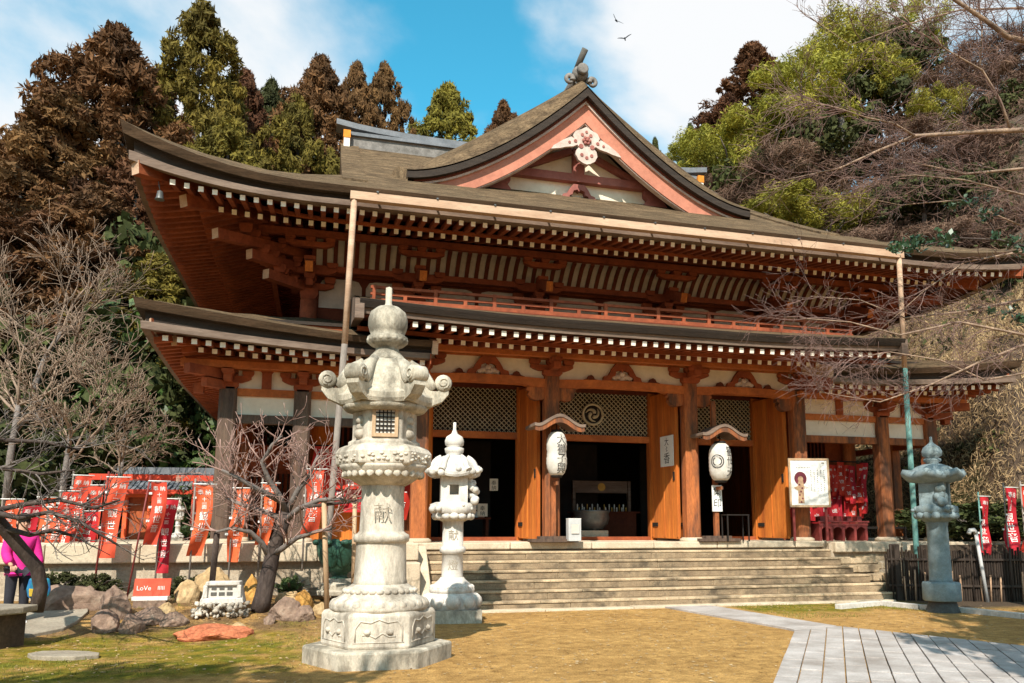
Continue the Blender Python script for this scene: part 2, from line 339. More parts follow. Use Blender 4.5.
base = g_ramp(g_noise(.9).outputs['Fac'], .35, .65, (.41, .24, .085), (.55, .335, .125))
fine = g_mix(1.0, g_ramp(g_noise(46, 5, .8).outputs['Fac'], .32, .70, (.45, .43, .40), (1.5, 1.47, 1.4)), g_ramp(g_noise(5, 5, .7).outputs['Fac'], .35, .65, (.62, .60, .56), (1.18, 1.18, 1.16)), 'MULTIPLY')
base = g_mix(1.0, base, fine, 'MULTIPLY')
peb = g_ramp(g_noise(17, 3, .8).outputs['Fac'], .66, .72, (0, 0, 0), (.6, .6, .6))
base = g_mix(peb, base, (.52, .42, .28))
# moss grows on the left lawn and along the right border
sx = nd(t, 'ShaderNodeSeparateXYZ'); t.links.new(g_tc.outputs['Object'], sx.inputs[0])
def g_range(src, a, bb):
    r = nd(t, 'ShaderNodeMapRange'); r.interpolation_type = 'SMOOTHSTEP'; r.inputs[1].default_value = a; r.inputs[2].default_value = bb; t.links.new(src, r.inputs[0]); return r.outputs[0]
def g_math(op, a, bb):
    r = nd(t, 'ShaderNodeMath', operation=op)
    for k, x in ((0, a), (1, bb)):
        if isinstance(x, float): r.inputs[k].default_value = x
        else: t.links.new(x, r.inputs[k])
    return r.outputs[0]
left = g_math('MULTIPLY', g_range(sx.outputs[0], .9, -.7), g_range(sx.outputs[1], 9.2, 10.4))
left = g_math('MULTIPLY', left, g_range(sx.outputs[1], 15.0, 13.2))
right = g_math('MULTIPLY', g_range(sx.outputs[0], 8.2, 8.9), g_range(sx.outputs[1], 13.2, 14.9))
near = g_math('MULTIPLY', g_range(sx.outputs[0], 2.6, 1.2), g_range(sx.outputs[1], 12.2, 13.2))
reg = g_math('MAXIMUM', left, right)
mn = g_noise(1.1, 8, .72)
mask = g_range(g_math('ADD', g_math('MULTIPLY', mn.outputs['Fac'], 1.0), g_math('MULTIPLY', reg, .23)), .58, .76)
mask = g_math('MULTIPLY', mask, g_math('ADD', reg, .04))
moss = g_ramp(g_noise(2.6, 5).outputs['Fac'], .38, .6, (.31, .225, .03), (.15, .155, .015))
moss = g_mix(1.0, moss, fine, 'MULTIPLY')
soilm = g_math('MULTIPLY', g_math('MULTIPLY', g_range(sx.outputs[0], 1.6, .2), g_range(sx.outputs[1], 12.6, 14.2)), g_range(g_noise(1.6, 6, .7).outputs['Fac'], .36, .56))
base = g_mix(soilm, base, g_mix(1.0, (.20, .125, .065), fine, 'MULTIPLY'))
cmix = g_mix(mask, base, moss)
# bare dark soil behind the kerb on the right and under the shrubs
dk = g_math('MULTIPLY', g_range(sx.outputs[0], 12.6, 13.4), g_range(sx.outputs[1], 13.6, 14.6))
cmix = g_mix(dk, cmix, (.085, .06, .04))
t.links.new(cmix, b.inputs['Base Color'])
bp = nd(t, 'ShaderNodeBump'); bp.inputs['Strength'].default_value = .9; bp.inputs['Distance'].default_value = .035
t.links.new(g_noise(34, 5, .75).outputs['Fac'], bp.inputs['Height']); t.links.new(bp.outputs[0], b.inputs['Normal'])
M['earth'] = gm
xs = [-900, -300, -120, -60, -40, -30, -24] + [-20 + .5 * i for i in range(89)] + [30, 40, 60, 120, 300, 900]
ys = [-900, -300, -100, -40, -20, -10, -4] + [.5 * i for i in range(0, 51)] + [30, 40, 60, 100, 300, 900]
mb = MB(); mb.grid([[(x, y, ground_h(x, y)) for x in xs] for y in ys]); struct(mb.build('ground', 'earth'))

# hills: wooded slope behind, steep bank on the right
def hill_h(x, y):
    back = .42 * max(0, y - 44) if y < 90 else .42 * 46
    lft = .30 * max(0, -x - 14) * smooth(20, 34, y)
    d = min(x - 18.9, (x - 18.6) * .45 + (y - 18.6) * .89)
    rgt = 0
    if d > 0: rgt = (4.2 * d if d < 1.7 else 7.14 + (min(d, 45) - 1.7) * .86) * (1 + .06 * math.sin(y * .9 + x * .4) + .05 * math.sin(y * 2.3))
    return max(min(back + lft, 34), min(rgt, 40)) - .25
M['hill'] = mat('hill_soil', (.10, .065, .042), (.05, .034, .024), scale=.5, bump=.8, bscale=5, fine=.4, stain=(.06, .065, .02), sscale=.3, spos=(.5, .6))
mb = MB(); hx = [-140, -110, -90, -70, -55, -45] + [-38 + 2 * i for i in range(27)] + [16 + .45 * i for i in range(40)] + [35, 38, 42, 47, 53, 60, 75, 100]
hy = [16.5 + .6 * i for i in range(40)] + [42 + 2.5 * i for i in range(20)] + [95, 110, 140]
mb.grid([[(x, y, hill_h(x, y)) for x in hx] for y in hy]); struct(mb.build('hillside', 'hill'))

# ------------------------------------------------------------------ paved path
mb = MB()
dirv = Vector((.58, .815, 0)).normalized(); nrm = Vector((dirv.y, -dirv.x, 0)); z0 = .035
def slab(mb, poly, z=.035, h=.05, mi=0):
    mb.prism([(p[0], p[1]) for p in poly], (0, 0, z - h), (1, 0, 0), (0, 1, 0), (0, 0, h), mi)
P0 = Vector((7.49, 11.74, 0))
rnd = random.Random(3)
for k in range(24):                       # long rows of slabs running to the far right
    o0 = k * .245; wd = .231
    lim_ = lambda o_: 1.21 * o_ if o_ < .66 else 1.227 - .646 * o_
    s = min(lim_(o0), lim_(o0 + wd)) - rnd.uniform(.15, .5); a = P0 + nrm * o0; b2 = P0 + nrm * (o0 + wd)
    poly = [a + dirv * (lim_(o0) - .01), a + dirv * (s + .012), b2 + dirv * (s + .012), b2 + dirv * (lim_(o0 + wd) - .01)]
    if o0 < .66 < o0 + wd: poly.append(P0 + nrm * .66 + dirv * .79)
    slab(mb, poly)
    while s > -12:
        ln = rnd.uniform(.42, .8); a = P0 + nrm * o0 + dirv * s; bq = P0 + nrm * o0 + dirv * (s - ln + .03)
        slab(mb, [a, bq, bq + nrm * wd, a + nrm * wd], z=.035 + rnd.uniform(-.007, .007)); s -= ln
y = 12.05
row = 0
while y < 16.0:                          # the arm that leads up to the steps
    d = rnd.uniform(.8, 1.15); y1 = min(y + d, 16.12); sh = (16.1 - y) / 4.05
    xa = 7.1 + .42 * sh; xb = 8.16 + .33 * sh; sh1 = (16.1 - y1) / 4.05; xa1 = 7.1 + .42 * sh1; xb1 = 8.16 + .33 * sh1
    xm = (xa + xb) / 2 + (.12 if row % 2 else -.1)
    for l, r, l1, r1 in ((xa, xm - .006, xa1, xm - .006), (xm + .006, xb, xm + .006, xb1)):
        slab(mb, [(l, y), (r, y), (r1, y1 - .012), (l1, y1 - .012)], z=.036)
    y = y1; row += 1
# triangular closing slabs between the two directions
slab(mb, [(7.50, 11.77), (8.45, 12.02), (7.52, 12.035)], z=.036)
mat('path_stone', (.47, .43, .41), (.35, .315, .295), scale=1.6, rough=.85, bump=.35, bscale=50, stain=(.20, .165, .14), sscale=1.1, spos=(.44, .72), fine=.22)
struct(mb.build('paved_path', 'path_stone', bev=.006))

# stepping stones of the small path at lower left
def flag_poly(cx, cy, rx, ry, n, sd):
    r = random.Random(sd); return [(cx + rx * (1 + r.uniform(-.12, .12)) * math.cos(2 * math.pi * i / n + .3), cy + ry * (1 + r.uniform(-.12, .12)) * math.sin(2 * math.pi * i / n + .3)) for i in range(n)]
def slab_thing(name, poly, z0, h, mname, label, cat, group=None):
    c = Vector((sum(p[0] for p in poly) / len(poly), sum(p[1] for p in poly) / len(poly), z0)); mb = MB()
    mb.prism([(p[0] - c.x, p[1] - c.y) for p in poly], (0, 0, -.06), (1, 0, 0), (0, 1, 0), (0, 0, h + .06))
    mb.v = [(a, b_, cz_ + ground_h(c.x + a, c.y + b_) - z0) for a, b_, cz_ in mb.v]; o = mb.build(name, mname, loc=c, bev=.012); return tag(o, label, cat, group)
for px, py, rx, ry, n, sd, lab in [(46, 630, .58, 1.0, 11, 1, 'large cracked grey stepping stone at the near end of the left path'), (54, 611, .5, .7, 9, 2, 'flat grey stepping stone below the green moss strip'),
                          (6, 636, .3, .6, 8, 3, 'small stepping stone at the left edge of the photo'), (66, 653, .42, .30, 9, 4, 'thin stepping stone nearest the viewer at lower left')]:
    p = at(px, py, Z=.05); slab_thing('stepping_stone', flag_poly(p.x, p.y, rx, ry, n, sd), ground_h(p.x, p.y), .05, 'flagstone', lab, 'stepping stone', 'stepping stones at lower left')

# kerb on the right
kp = [at(x, y, Z=0.06) for x, y in [(838, 606), (880, 602.5), (921, 606.5), (964, 609.5), (1024, 615.5), (1080, 621)]]
mb = MB()
for a, bq in zip(kp, kp[1:]):
    d = (bq - a).normalized(); k = max(1, int((bq - a).length / .9)); n_ = Vector((-d.y, d.x, 0))
    for i in range(k):
        p = a + (bq - a) * (i / k); q = a + (bq - a) * ((i + 1) / k) - d * .012
        mb.beam((p.x, p.y, 0.03), (q.x, q.y, 0.03), .16, .14)
tag(mb.build('kerb', 'kerb_stone', bev=.012), None, None, None, 'structure')

# ------------------------------------------------------------------ stone platform and steps
FL = 1.36
def stone_row(mb, x0, x1, y0, y1, z0, z1, lo, hi, rr, jit=.02, gap=.02, face=None):
    x = x0
    while x < x1 - .05:
        l = rr.uniform(lo, hi); xe = min(x + l, x1)
        if x1 - xe < lo * .4: xe = x1
        j = rr.uniform(0, jit)
        mb.box(x, xe - gap, y0 + j, y1, z0, z1 - rr.uniform(0, jit * .5)); x = xe
        if face is not None: mb.m[-4] = face
rr = random.Random(11)
pl = thing('stone_platform', 'pale stone platform with thick coping slabs that carries the temple hall', 'platform', (7, 19, 0))
off = (7, 19, 0)
mb = MB(); mb.box(-6.2, 2.0, 16.72, 34, 0, FL - .06); mb.box(2.0, 12.3, 17.95, 34, -.2, FL - .03); mb.box(12.3, 18.4, 17.6, 34, -.2, FL - .06); mb.build('core', 'wall_stone', pl, off)
mb = MB(); stone_row(mb, -6.3, 2.0, 16.56, 17.5, 1.02, 1.38, 1.2, 2.0, rr, .03, .012)
stone_row(mb, -6.3, 2.0, 17.5, 19.5, 1.1, 1.38, 1.2, 2.0, rr, .0, .012); stone_row(mb, 2.0, 12.4, 17.81, 19.5, 1.2, 1.36, 1.3, 2.2, rr, .02, .012); stone_row(mb, 12.4, 18.5, 17.45, 19.5, 1.08, 1.34, .5, 1.1, rr, .03, .015)
mb.box(-6.3, 18.4, 19.5, 34, 1.2, 1.365); mb.build('coping', 'coping_stone', pl, off, bev=.025)
mb = MB(); stone_row(mb, -6.2, 2.0, 16.70, 17.4, .62, .985, .5, 1.0, rr, .09, .05); stone_row(mb, -6.2, 2.0, 16.66, 17.4, .15, .60, .6, 1.2, rr, .09, .05)
mb.build('wall_stones', 'wall_stone', pl, off, bev=.04)
mb = MB()
for i in range(5): stone_row(mb, 13.0, 18.4, 17.55, 18.2, .02 + .21 * i, .215 + .21 * i, .4, .9, rr, .08, .03)
mb.build('side_wall_stones', 'step_stone', pl, off, bev=.03)

st = thing('stone_steps', 'broad flight of weathered stone steps rising to the open temple doors', 'steps', (7.4, 16.3, 0)); off = (7.4, 16.3, 0)
ends = [13.3, 13.15, 12.85, 12.6, 12.45, 12.35, 12.3]
for i in range(6):
    mb = MB(); y0 = 16.25 + .265 * i; zt = .194 * (i + 1)
    stone_row(mb, 2.25, ends[i], y0 + .012, y0 + .40, .194 * i + (-.1 if i == 0 else .0), zt - .058, 1.5, 3.6, rr, .016, .006, 1)
    stone_row(mb, 2.25, ends[i], y0 - .006, y0 + .40, zt - .056, zt, 1.5, 3.6, rr, .014, .006)
    mb.build('step', ['step_stone', 'step_riser'], st, off, bev=.014)
mb = MB(); stone_row(mb, 2.6, 12.9, 15.98, 16.3, -.05, .05, 1.0, 2.0, rr, .03, .01); mb.build('foundation_slab', 'coping_stone', st, off, bev=.012)
mb = MB()
for i in range(6):
    x = ends[i] - .05
    for k in range(3):
        l = rr.uniform(.25, .5); mb.box(x, x + l, 16.35 + .26 * i + rr.uniform(0, .15), 17.75, .02 + .194 * i, .194 * (i + 1) + rr.uniform(-.05, .03)); x += l * rr.uniform(.7, 1)
mb.build('broken_side_stones', 'step_stone', st, off, bev=.04)
mb = MB()
mb.prism([(0, 0), (1.55, 0), (1.55, 1.30), (1.2, 1.30), (.25, .42), (0, .2)], (1.98, 16.0, 0), (0, 1, 0), (0, 0, 1), (.24, 0, 0)); mb.box(1.2, 1.97, 16.05, 16.6, 0, 1.0)
mb.build('side_kerb', 'coping_stone', st, off, bev=.03)
# ------------------------------------------------------------------ temple hall
CX = 7.055; YF = 18.2; YC = 19.7
CXS = [-1.97, -.44, 2.15, 5.25, 8.86, 11.95, 14.5, 16.05]
T = thing('temple_hall', 'large vermilion wooden temple hall with sweeping bark roofs, a front gable and open orange doors', 'temple', (CX, YF, FL))
TO = (CX, YF, FL)
def part(mb, name, mats, parent=None, bev=0.0): return mb.build(name, mats, parent or T, TO, bev=bev)

class Eave:
    """a bark-roof eave: front line Y0, side lines X0 / X1, base height and corner lift"""
    def __init__(s, x0, x1, y0, y1, z, lift, run, pw, left=True, right=True):
        s.x0, s.x1, s.y0, s.y1, s.z, s.l, s.run, s.pw, s.left, s.right = x0, x1, y0, y1, z, lift, run, pw, left, right
    rk = 1.0            # how far the right-hand corner lifts, against the left one
    def up(s, d): return s.l * max(0, 1 - d / s.run) ** s.pw
    def rise(s, x):
        a = s.up(x - s.x0) if s.left else 0; b = s.up(s.x1 - x) * s.rk if s.right else 0; return max(a, b)
    def front(s, d, dz, k, n=60):
        xa = s.x0 + (d if s.left else 0); xb = s.x1 - (d if s.right else 0); o = []
        for i in range(n + 1):
            f = i / n; f = f - .09 * math.sin(2 * math.pi * f) if (s.left and s.right) else f
            x = s.x0 + f * (s.x1 - s.x0); o.append((xa + f * (xb - xa), s.y0 + d, s.z + dz + k * s.rise(x)))
        return o
    def side(s, d, dz, k, sgn, n=40):
        o = []
        for i in range(n + 1):
            f = (i / n) ** 1.3; y = s.y0 + f * (s.y1 - s.y0)
            o.append(((s.x0 + d) if sgn < 0 else (s.x1 - d), s.y0 + d + f * (s.y1 - s.y0 - d), s.z + dz + k * s.up(y - s.y0) * (1 if sgn < 0 else s.rk)))
        return o
    def strips(s, mb, secs, mi=0, sm=False):
        """secs: (inset, dz, lift factor)"""
        for a, b in zip(secs, secs[1:]):
            mb.grid([s.front(*b), s.front(*a)], mi, sm)
            if s.left: mb.grid([s.side(*a, -1), s.side(*b, -1)], mi, sm)
            if s.right: mb.grid([s.side(*b, 1), s.side(*a, 1)], mi, sm)

# --- upper roof (hip and gable)
UX0, UX1, UY0, UY1, UZ = -4.0, 18.1, 16.1, 37.9, 8.64
def P(t): return .4624 * t + .0098 * t * t
eu = Eave(UX0, UX1, UY0, UY1, UZ, .84, 3.7, 2.2); eu.rk = .5
VG = 4.67
def roof_z(x, y, core=None):
    u = min(y - UY0, UY1 - y); v = min(x - UX0, UX1 - x)
    inside = (v > VG) if core is None else core
    t_ = u if inside else min(u, v)
    m = max(u, v) if not inside else max(u, v, 4)
    return UZ + P(max(t_, 0)) + eu.up(m) * (1 if x < CX else eu.rk)
ug = [0, .15, .4, .8, 1.3, 2, 2.8, 3.7, 4.67, 5.6, 6.6, 7.7, 8.8, 9.9, 10.9]
ysr = [UY0 + t_ for t_ in ug] + [UY1 - t_ for t_ in ug[-2::-1]]
vl = [0, .2, .5, .9, 1.4, 2, 2.6, 3.3, 4.0, VG - .001]
mid = [UX0 + VG + .001 + (UX1 - UX0 - 2 * VG - .002) * i / 16 for i in range(17)]
mb = MB()
def roof_grid(xs, core): mb.grid([[(x, y, roof_z(x, y, core)) for x in xs] for y in ysr])
roof_grid([UX0 + v for v in vl], False); roof_grid(mid, True); roof_grid([UX1 - v for v in vl[::-1]], False)
upper = part(mb, 'upper_roof', 'thatch')
# gable ends of the main roof: thick bark verge and closing wall
for sg, xg in ((-1, UX0 + VG), (1, UX1 - VG)):
    mb = MB(); top = []; low = []
    for t_ in [2.5, 3.5, 4.67, 5.6, 6.6, 7.7, 8.8, 9.9, 10.9]: top.append((UY0 + t_, UZ + P(t_) + .06))
    prof = top + [(UY1 - (a - UY0), z) for a, z in top[-2::-1]]
    for (ya, za), (yb, zb) in zip(prof, prof[1:]): mb.prism([(ya, za), (yb, zb), (yb, zb - .5), (ya, za - .5)], (xg - .45 * (sg < 0) - .15 * (sg > 0), 0, 0), (0, 1, 0), (0, 0, 1), (.6, 0, 0))
    part(mb, 'verge', 'thatch', upper)
# eave build-up
mb = MB(); eu.strips(mb, [(0, 0, 1), (.02, -.05, .95), (.06, -.13, .86)]); part(mb, 'thatch_lip', 'thatch_lip', upper)
mb = MB(); eu.strips(mb, [(.06, -.13, .86), (.22, -.14, .84), (.24, -.245, .66)]); part(mb, 'thatch_edge', 'thatch_edge', upper)
mb = MB(); eu.strips(mb, [(.26, -.235, .66), (.16, -.24, .64), (.17, -.355, .56), (.42, -.36, .55)]); part(mb, 'eave_board', 'eave_board', upper)
# ridge with box ends
mb = MB(); RZ = UZ + P(10.9); RY = 27.0
mb.box(UX0 + VG - .2, UX1 - VG + .2, RY - .28, RY + .28, RZ - .35, RZ + .22)
part(mb, 'ridge_base', 'ridge_tile', upper)
mb = MB(); mb.box(UX0 + VG - .35, UX1 - VG + .35, RY - .38, RY + .38, RZ + .22, RZ + .34)
rg = [(UX0 + VG - .62 + (UX1 - UX0 - 2 * VG + 1.24) * i / 20) for i in range(21)]
for a, b in zip(rg, rg[1:]): 
    za = RZ + .34 + .22 * abs((a - CX) / 6.8) ** 5; zb = RZ + .34 + .22 * abs((b - CX) / 6.8) ** 5
    mb.prism([(a, za), (b, zb), (b, zb + .2), (a, za + .2)], (0, RY - .32, 0), (1, 0, 0), (0, 0, 1), (0, .64, 0))
part(mb, 'ridge_cap', 'slate', upper)
for sg, xg in ((-1, UX0 + VG - .26), (1, UX1 - VG + .26)):
    mb = MB(); mb.box(xg - .10, xg + .10, RY - .5, RY + .5, RZ - .55, RZ + .05); e = part(mb, 'ridge_end_box', 'rafter_white', upper)
    mb = MB(); mb.box(xg - .12, xg + .12, RY - .52, RY + .52, RZ + .05, RZ + .32); part(mb, 'ridge_end_panel', 'orange_tile', e)
    mb = MB(); mb.prism([(-.1, 0), (.1, 0), (.1, -1.0), (-.1, -.9)], (xg - .02, RY - .53, RZ - .5), (1, 0, 0), (0, 0, 1), (0, .1, 0)); part(mb, 'ridge_end_leg', 'rafter_white', e)

# --- front gable (dormer)
GY = 20.5
def gz(s): # half width 0..1 -> height drop of gable top edge
    return 3.22 * (1 - (1 - s) ** 1.62)
GA, GH = 14.40, 5.15
gpt = [(s / 24, GA - gz(s / 24)) for s in range(25)]
def gline(sg, y, dz=0, dn=0): return [(CX + sg * s * GH, y, z + dz) for s, z in gpt]
gable = MB()
for sg in (-1, 1):
    ysg = [(GY, 0), (GY + .1, .06), (GY + .3, .36), (GY + .6, .66), (GY + 1.0, .88), (GY + 1.5, .98), (GY + 2.2, 1.02), (GY + 3.6, 1.02), (GY + 5, 1.02), (GY + 6.4, 1.02)]
    rows = [[(CX + sg * s * (GH + dz_ * .3), y, z + dz_ * (.78 + .38 * math.sin(math.pi * min(1, s * 1.05)) - .28 * s) + .02) for s, z in gpt] for y, dz_ in ysg]
    for r in rows: r.append((r[-1][0] - sg * .12, r[-1][1], r[-1][2] - 1.3))
    gable.grid(rows if sg < 0 else [r[::-1] for r in rows])
gable = part(gable, 'front_gable', 'thatch', None)
def rake(name, mname, y0, y1, off0, off1, ext=1.0, k0=0.0):
    """a curved board that follows the gable between two offsets below the top edge"""
    m_ = MB()
    for sg in (-1, 1):
        q = [(s, z) for s, z in gpt if s <= ext + 1e-6]
        for (sa, za), (sb, zb) in zip(q, q[1:]):
            g = 1 + .35 * (1 - sa); g2 = 1 + .35 * (1 - sb)
            m_.prism([(sg * sa * GH, za - off0 * g), (sg * sb * GH, zb - off0 * g2), (sg * sb * GH, zb - off1 * g2), (sg * sa * GH, za - off1 * g)], (CX, y0, 0), (1, 0, 0), (0, 0, 1), (0, y1 - y0, 0))
    return part(m_, name, mname, gable)
rake('gable_thatch_edge', 'thatch_edge', GY + .01, GY + .6, .02, .20)
rake('gable_upper_board', 'dark_red_wood', GY + .16, GY + .5, .19, .25, .97)
rake('gable_white_moulding', 'pale_trim', GY + .20, GY + .52, .25, .31, .95)
rake('bargeboard', 'pink_paint', GY + .27, GY + .5, .31, .72, .95)
rake('bargeboard_moulding', 'pale_trim', GY + .31, GY + .5, .72, .75, .86)
# tympanum
GW = GY + 1.1
mb = MB(); hw = GH * .84
poly = [(-hw, 11.0), (hw, 11.0)] + [(s * GH, z - .55) for s, z in gpt[20::-1]] + [(-s * GH, z - .55) for s, z in gpt[1:21]]
mb.prism(poly, (CX, GW, 0), (1, 0, 0), (0, 0, 1), (0, .1, 0)); part(mb, 'gable_plaster', 'plaster', gable)
mb = MB()
mb.box(CX - 4.0, CX + 4.0, GW - .18, GW - .01, 11.12, 11.34); mb.box(CX - 2.75, CX + 2.75, GW - .22, GW - .01, 11.86, 12.1)
mb.box(CX - .17, CX + .17, GW - .2, GW - .01, 12.1, 12.9)
for sg in (-1, 1):
    mb.beam((CX + sg * .2, GW - .1, 12.85), (CX + sg * 1.9, GW - .1, 12.08), .16, .18)
    mb.prism([(-.4, 0), (.4, 0), (.26, .2), (.36, .3), (.36, .5), (-.36, .5), (-.36, .3), (-.26, .2)], (CX + sg * 2.45, GW - .2, 11.36), (1, 0, 0), (0, 0, 1), (0, .19, 0))
mb.each('gable_beam', 'rose_wood', gable, TO)
def frogleg(mb, cx, y, z, s, d=.12, mi=0):
    o = [(-.62, 0), (-.58, .12), (-.44, .16), (-.33, .36), (-.2, .52), (.2, .52), (.33, .36), (.44, .16), (.58, .12), (.62, 0)]
    inn = [(.36, 0), (.34, .1), (.24, .14), (.2, .28), (.06, .33), (0, .26), (-.06, .33), (-.2, .28), (-.24, .14), (-.34, .1), (-.36, 0)]
    for sg in (-1, 1):
        q = [(.0, .52), (.2, .52), (.33, .36), (.44, .16), (.58, .12), (.62, 0), (.36, 0), (.34, .1), (.24, .14), (.2, .28), (.06, .33), (0, .26)]
        mb.prism([(sg * a * s, b_ * s) for a, b_ in q], (cx, y, z), (1, 0, 0), (0, 0, 1), (0, d, 0), mi)
mb = MB(); frogleg(mb, CX, GW - .2, 11.34, .85, .19); part(mb, 'frog_leg_strut', 'rose_wood', gable)
# hanging gable ornament (carved, white)
mb = MB()
half = [(0, .45), (.22, .33), (.5, .22), (.62, .02), (.55, -.12), (.7, -.05), (1.05, -.22), (1.5, -.52), (1.62, -.68), (1.2, -.6), (.95, -.52), (.62, -.46), (.42, -.36), (.34, -.46), (.46, -.58), (.5, -.78), (.38, -1.0), (.16, -1.12), (0, -1.16)]
half = [(a * .66, b_ * .72) for a, b_ in half]
mb.prism(half + [(-a, b_) for a, b_ in half[-2:0:-1]], (CX, GY + .18, 12.92), (1, 0, 0), (0, 0, 1), (0, .1, 0)); geg = part(mb, 'gable_pendant', 'pale_trim', gable)
mb = MB()
for x, z, r in ((.0, 12.28, .05), (.34, 12.76, .05), (-.34, 12.76, .05), (.52, 12.70, .04), (-.52, 12.70, .04), (.15, 12.36, .05), (-.15, 12.36, .05), (.17, 12.62, .07), (-.17, 12.62, .07), (.13, 12.98, .05), (-.13, 12.98, .05), (.0, 13.08, .04)):
    mb.lathe([(r, 0), (r, .03)], 10, (0, 0, 0)); n_ = 20
    for i in range(len(mb.v) - n_, len(mb.v)): a = mb.v[i]; mb.v[i] = (CX + x + a[0], GY + .16 + a[2], z + a[1])
mb.each('pendant_hole', 'rose_wood', geg, TO)
mb = MB()
for a in range(6):
    q = Vector((CX + .09 * math.cos(R(60 * a)), GY + .15, 12.80 + .09 * math.sin(R(60 * a)))); mb.ball(q, (.055, .04, .055), 8, 5)
mb.ball((CX, GY + .12, 12.80), (.05, .05, .05), 8, 5); part(mb, 'pendant_boss', 'rose_wood', geg)
# ridge-end ornament on top of the gable
GA += .60; GY += .6
mb = MB()
mb.ball((CX, GY + .12, GA + .22), (.26, .2, .25), 14, 8); mb.lathe([(.12, -.12), (.17, -.1), (.17, .1), (.12, .12)], 14)
for i in range(len(mb.v) - 56, len(mb.v)): a = mb.v[i]; mb.v[i] = (CX + a[0], GY - .12 + a[2] * .6, GA + .24 + a[1])
for sg in (-1, 1):
    pts = [(CX + sg * (.36 + .10 * math.cos(R(th))), GY + .05, GA - .04 + .11 * math.sin(R(th))) for th in range(200, -200, -25)]
    mb.tube(pts, [.10 - .004 * i for i in range(len(pts))], 7)
orn = part(mb, 'ridge_ornament', 'ridge_tile', gable)
mb = MB(); mb.tube([(CX - .06, GY + .25, GA + .38), (CX - .02, GY + .05, GA + .62), (CX + .06, GY - .2, GA + .86)], [.12, .095, .10], 10); part(mb, 'bird_perch_tile', 'carved', orn)
mb = MB(); mb.tube([(CX, GY + .15 + i * .55, GA + .10) for i in range(11)], [.24] * 11, 10); part(mb, 'gable_ridge', 'ridge_tile', gable)

# --- rafters
RAFT = []     # (visible size rank, builder args) front rafters; the first hundred stay separate parts
def front_rafters(ev, xs, d, dzc, k, L_, slope, w_, h_, body=None):
    for x in xs:
        z = ev.z + dzc + k * ev.rise(x); y0 = ev.y0 + d; ln = L_
        if ev.left: ln = min(ln, max(.25, (x - ev.x0) - d + .05))
        if ev.right: ln = min(ln, max(.25, (ev.x1 - x) - d + .05))
        RAFT.append(((x, y0, z), (x, y0 + ln, z + ln * slope), w_, h_))
def frange(a, b, st):
    n = int(round((b - a) / st)); return [a + (b - a) * i / n for i in range(n + 1)]
front_rafters(eu, frange(UX0 + .95, UX1 - .95, .262), .32, -.425, .52, 1.5, .20, .098, .105)
front_rafters(eu, frange(UX0 + 1.75, UX1 - 1.75, .262), 1.28, -.40, .50, 2.4, .33, .098, .11)
n_upper = len(RAFT)
# raised central roof
ec = Eave(.62, 13.49, 15.8, 17.3, 6.06, .16, 3.6, 1.5); ec.left = ec.right = False
ec.rise = lambda x: .16 * (max(0, 1 - (x - .62) / 4.5) ** 1.7 + max(0, 1 - (13.49 - x) / 4.5) ** 1.7)
front_rafters(ec, frange(.95, 13.16, .268), .24, -.36, .9, 1.2, .16, .105, .11)
front_rafters(ec, frange(2.35, 11.76, .268), 1.10, -.42, .6, 1.1, .2, .10, .10)
# skirt roofs, left and right
el = Eave(-3.62, 2.17, 16.5, 30, 5.58, .50, 4.6, 1.35, True, False)
er = Eave(11.94, 17.73, 16.5, 30, 5.58, .50, 4.6, 1.35, False, True)
front_rafters(el, frange(-3.05, 2.0, .262), .32, -.42, .5, 1.3, .16, .105, .105)
front_rafters(el, frange(-2.45, 2.0, .262), .78, -.48, .5, 1.2, .2, .10, .10)
front_rafters(er, frange(12.1, 17.15, .262), .32, -.42, .5, 1.3, .16, .105, .105)
front_rafters(er, frange(12.1, 16.55, .262), .78, -.48, .5, 1.2, .2, .10, .10)
def rdist(r): p = r[0]; return math.hypot(p[0], p[1]) - (0.0 if p[0] < 12.5 else -5)
RAFT = [r + (('upper_wood' if i < n_upper else 'red_wood'),) for i, r in enumerate(RAFT)]
RAFT.sort(key=rdist)
for r in RAFT[:100]:
    mb = MB(); mb.beam(r[0], r[1], r[2], r[3], 0, 1); part(mb, 'rafter', [r[4], 'rafter_white'])
mb = MB()
for r in RAFT[100:]: mb.beam(r[0], r[1], r[2], r[3], 0 if r[4] == 'red_wood' else 2, 1)
def side_rafters(mb, ev, sgn, y_a, y_b, d, dzc, k, L_, slope):
    for y in frange(y_a, y_b, .262):
        z = ev.z + dzc + k * ev.up(y - ev.y0); ln = min(L_, max(.25, (y - ev.y0) - d + .05))
        x = ev.x0 + d if sgn < 0 else ev.x1 - d
        mb.beam((x, y, z), (x - sgn * ln, y, z + ln * slope), .105, .115, 2 if ev is eu else 0, 1)
side_rafters(mb, eu, -1, UY0 + .65, 34, .32, -.425, .52, 1.5, .2); side_rafters(mb, eu, -1, UY0 + 1.5, 34, 1.28, -.40, .5, 2.4, .33)
side_rafters(mb, el, -1, 17.1, 28, .32, -.42, .5, 1.2, .16); side_rafters(mb, el, -1, 17.5, 28, .78, -.48, .5, 1.2, .2)
side_rafters(mb, er, 1, 17.1, 28, .32, -.42, .5, 1.2, .16)
part(mb, 'rafter', ['red_wood', 'rafter_white', 'upper_wood'])['kind'] = 'stuff'

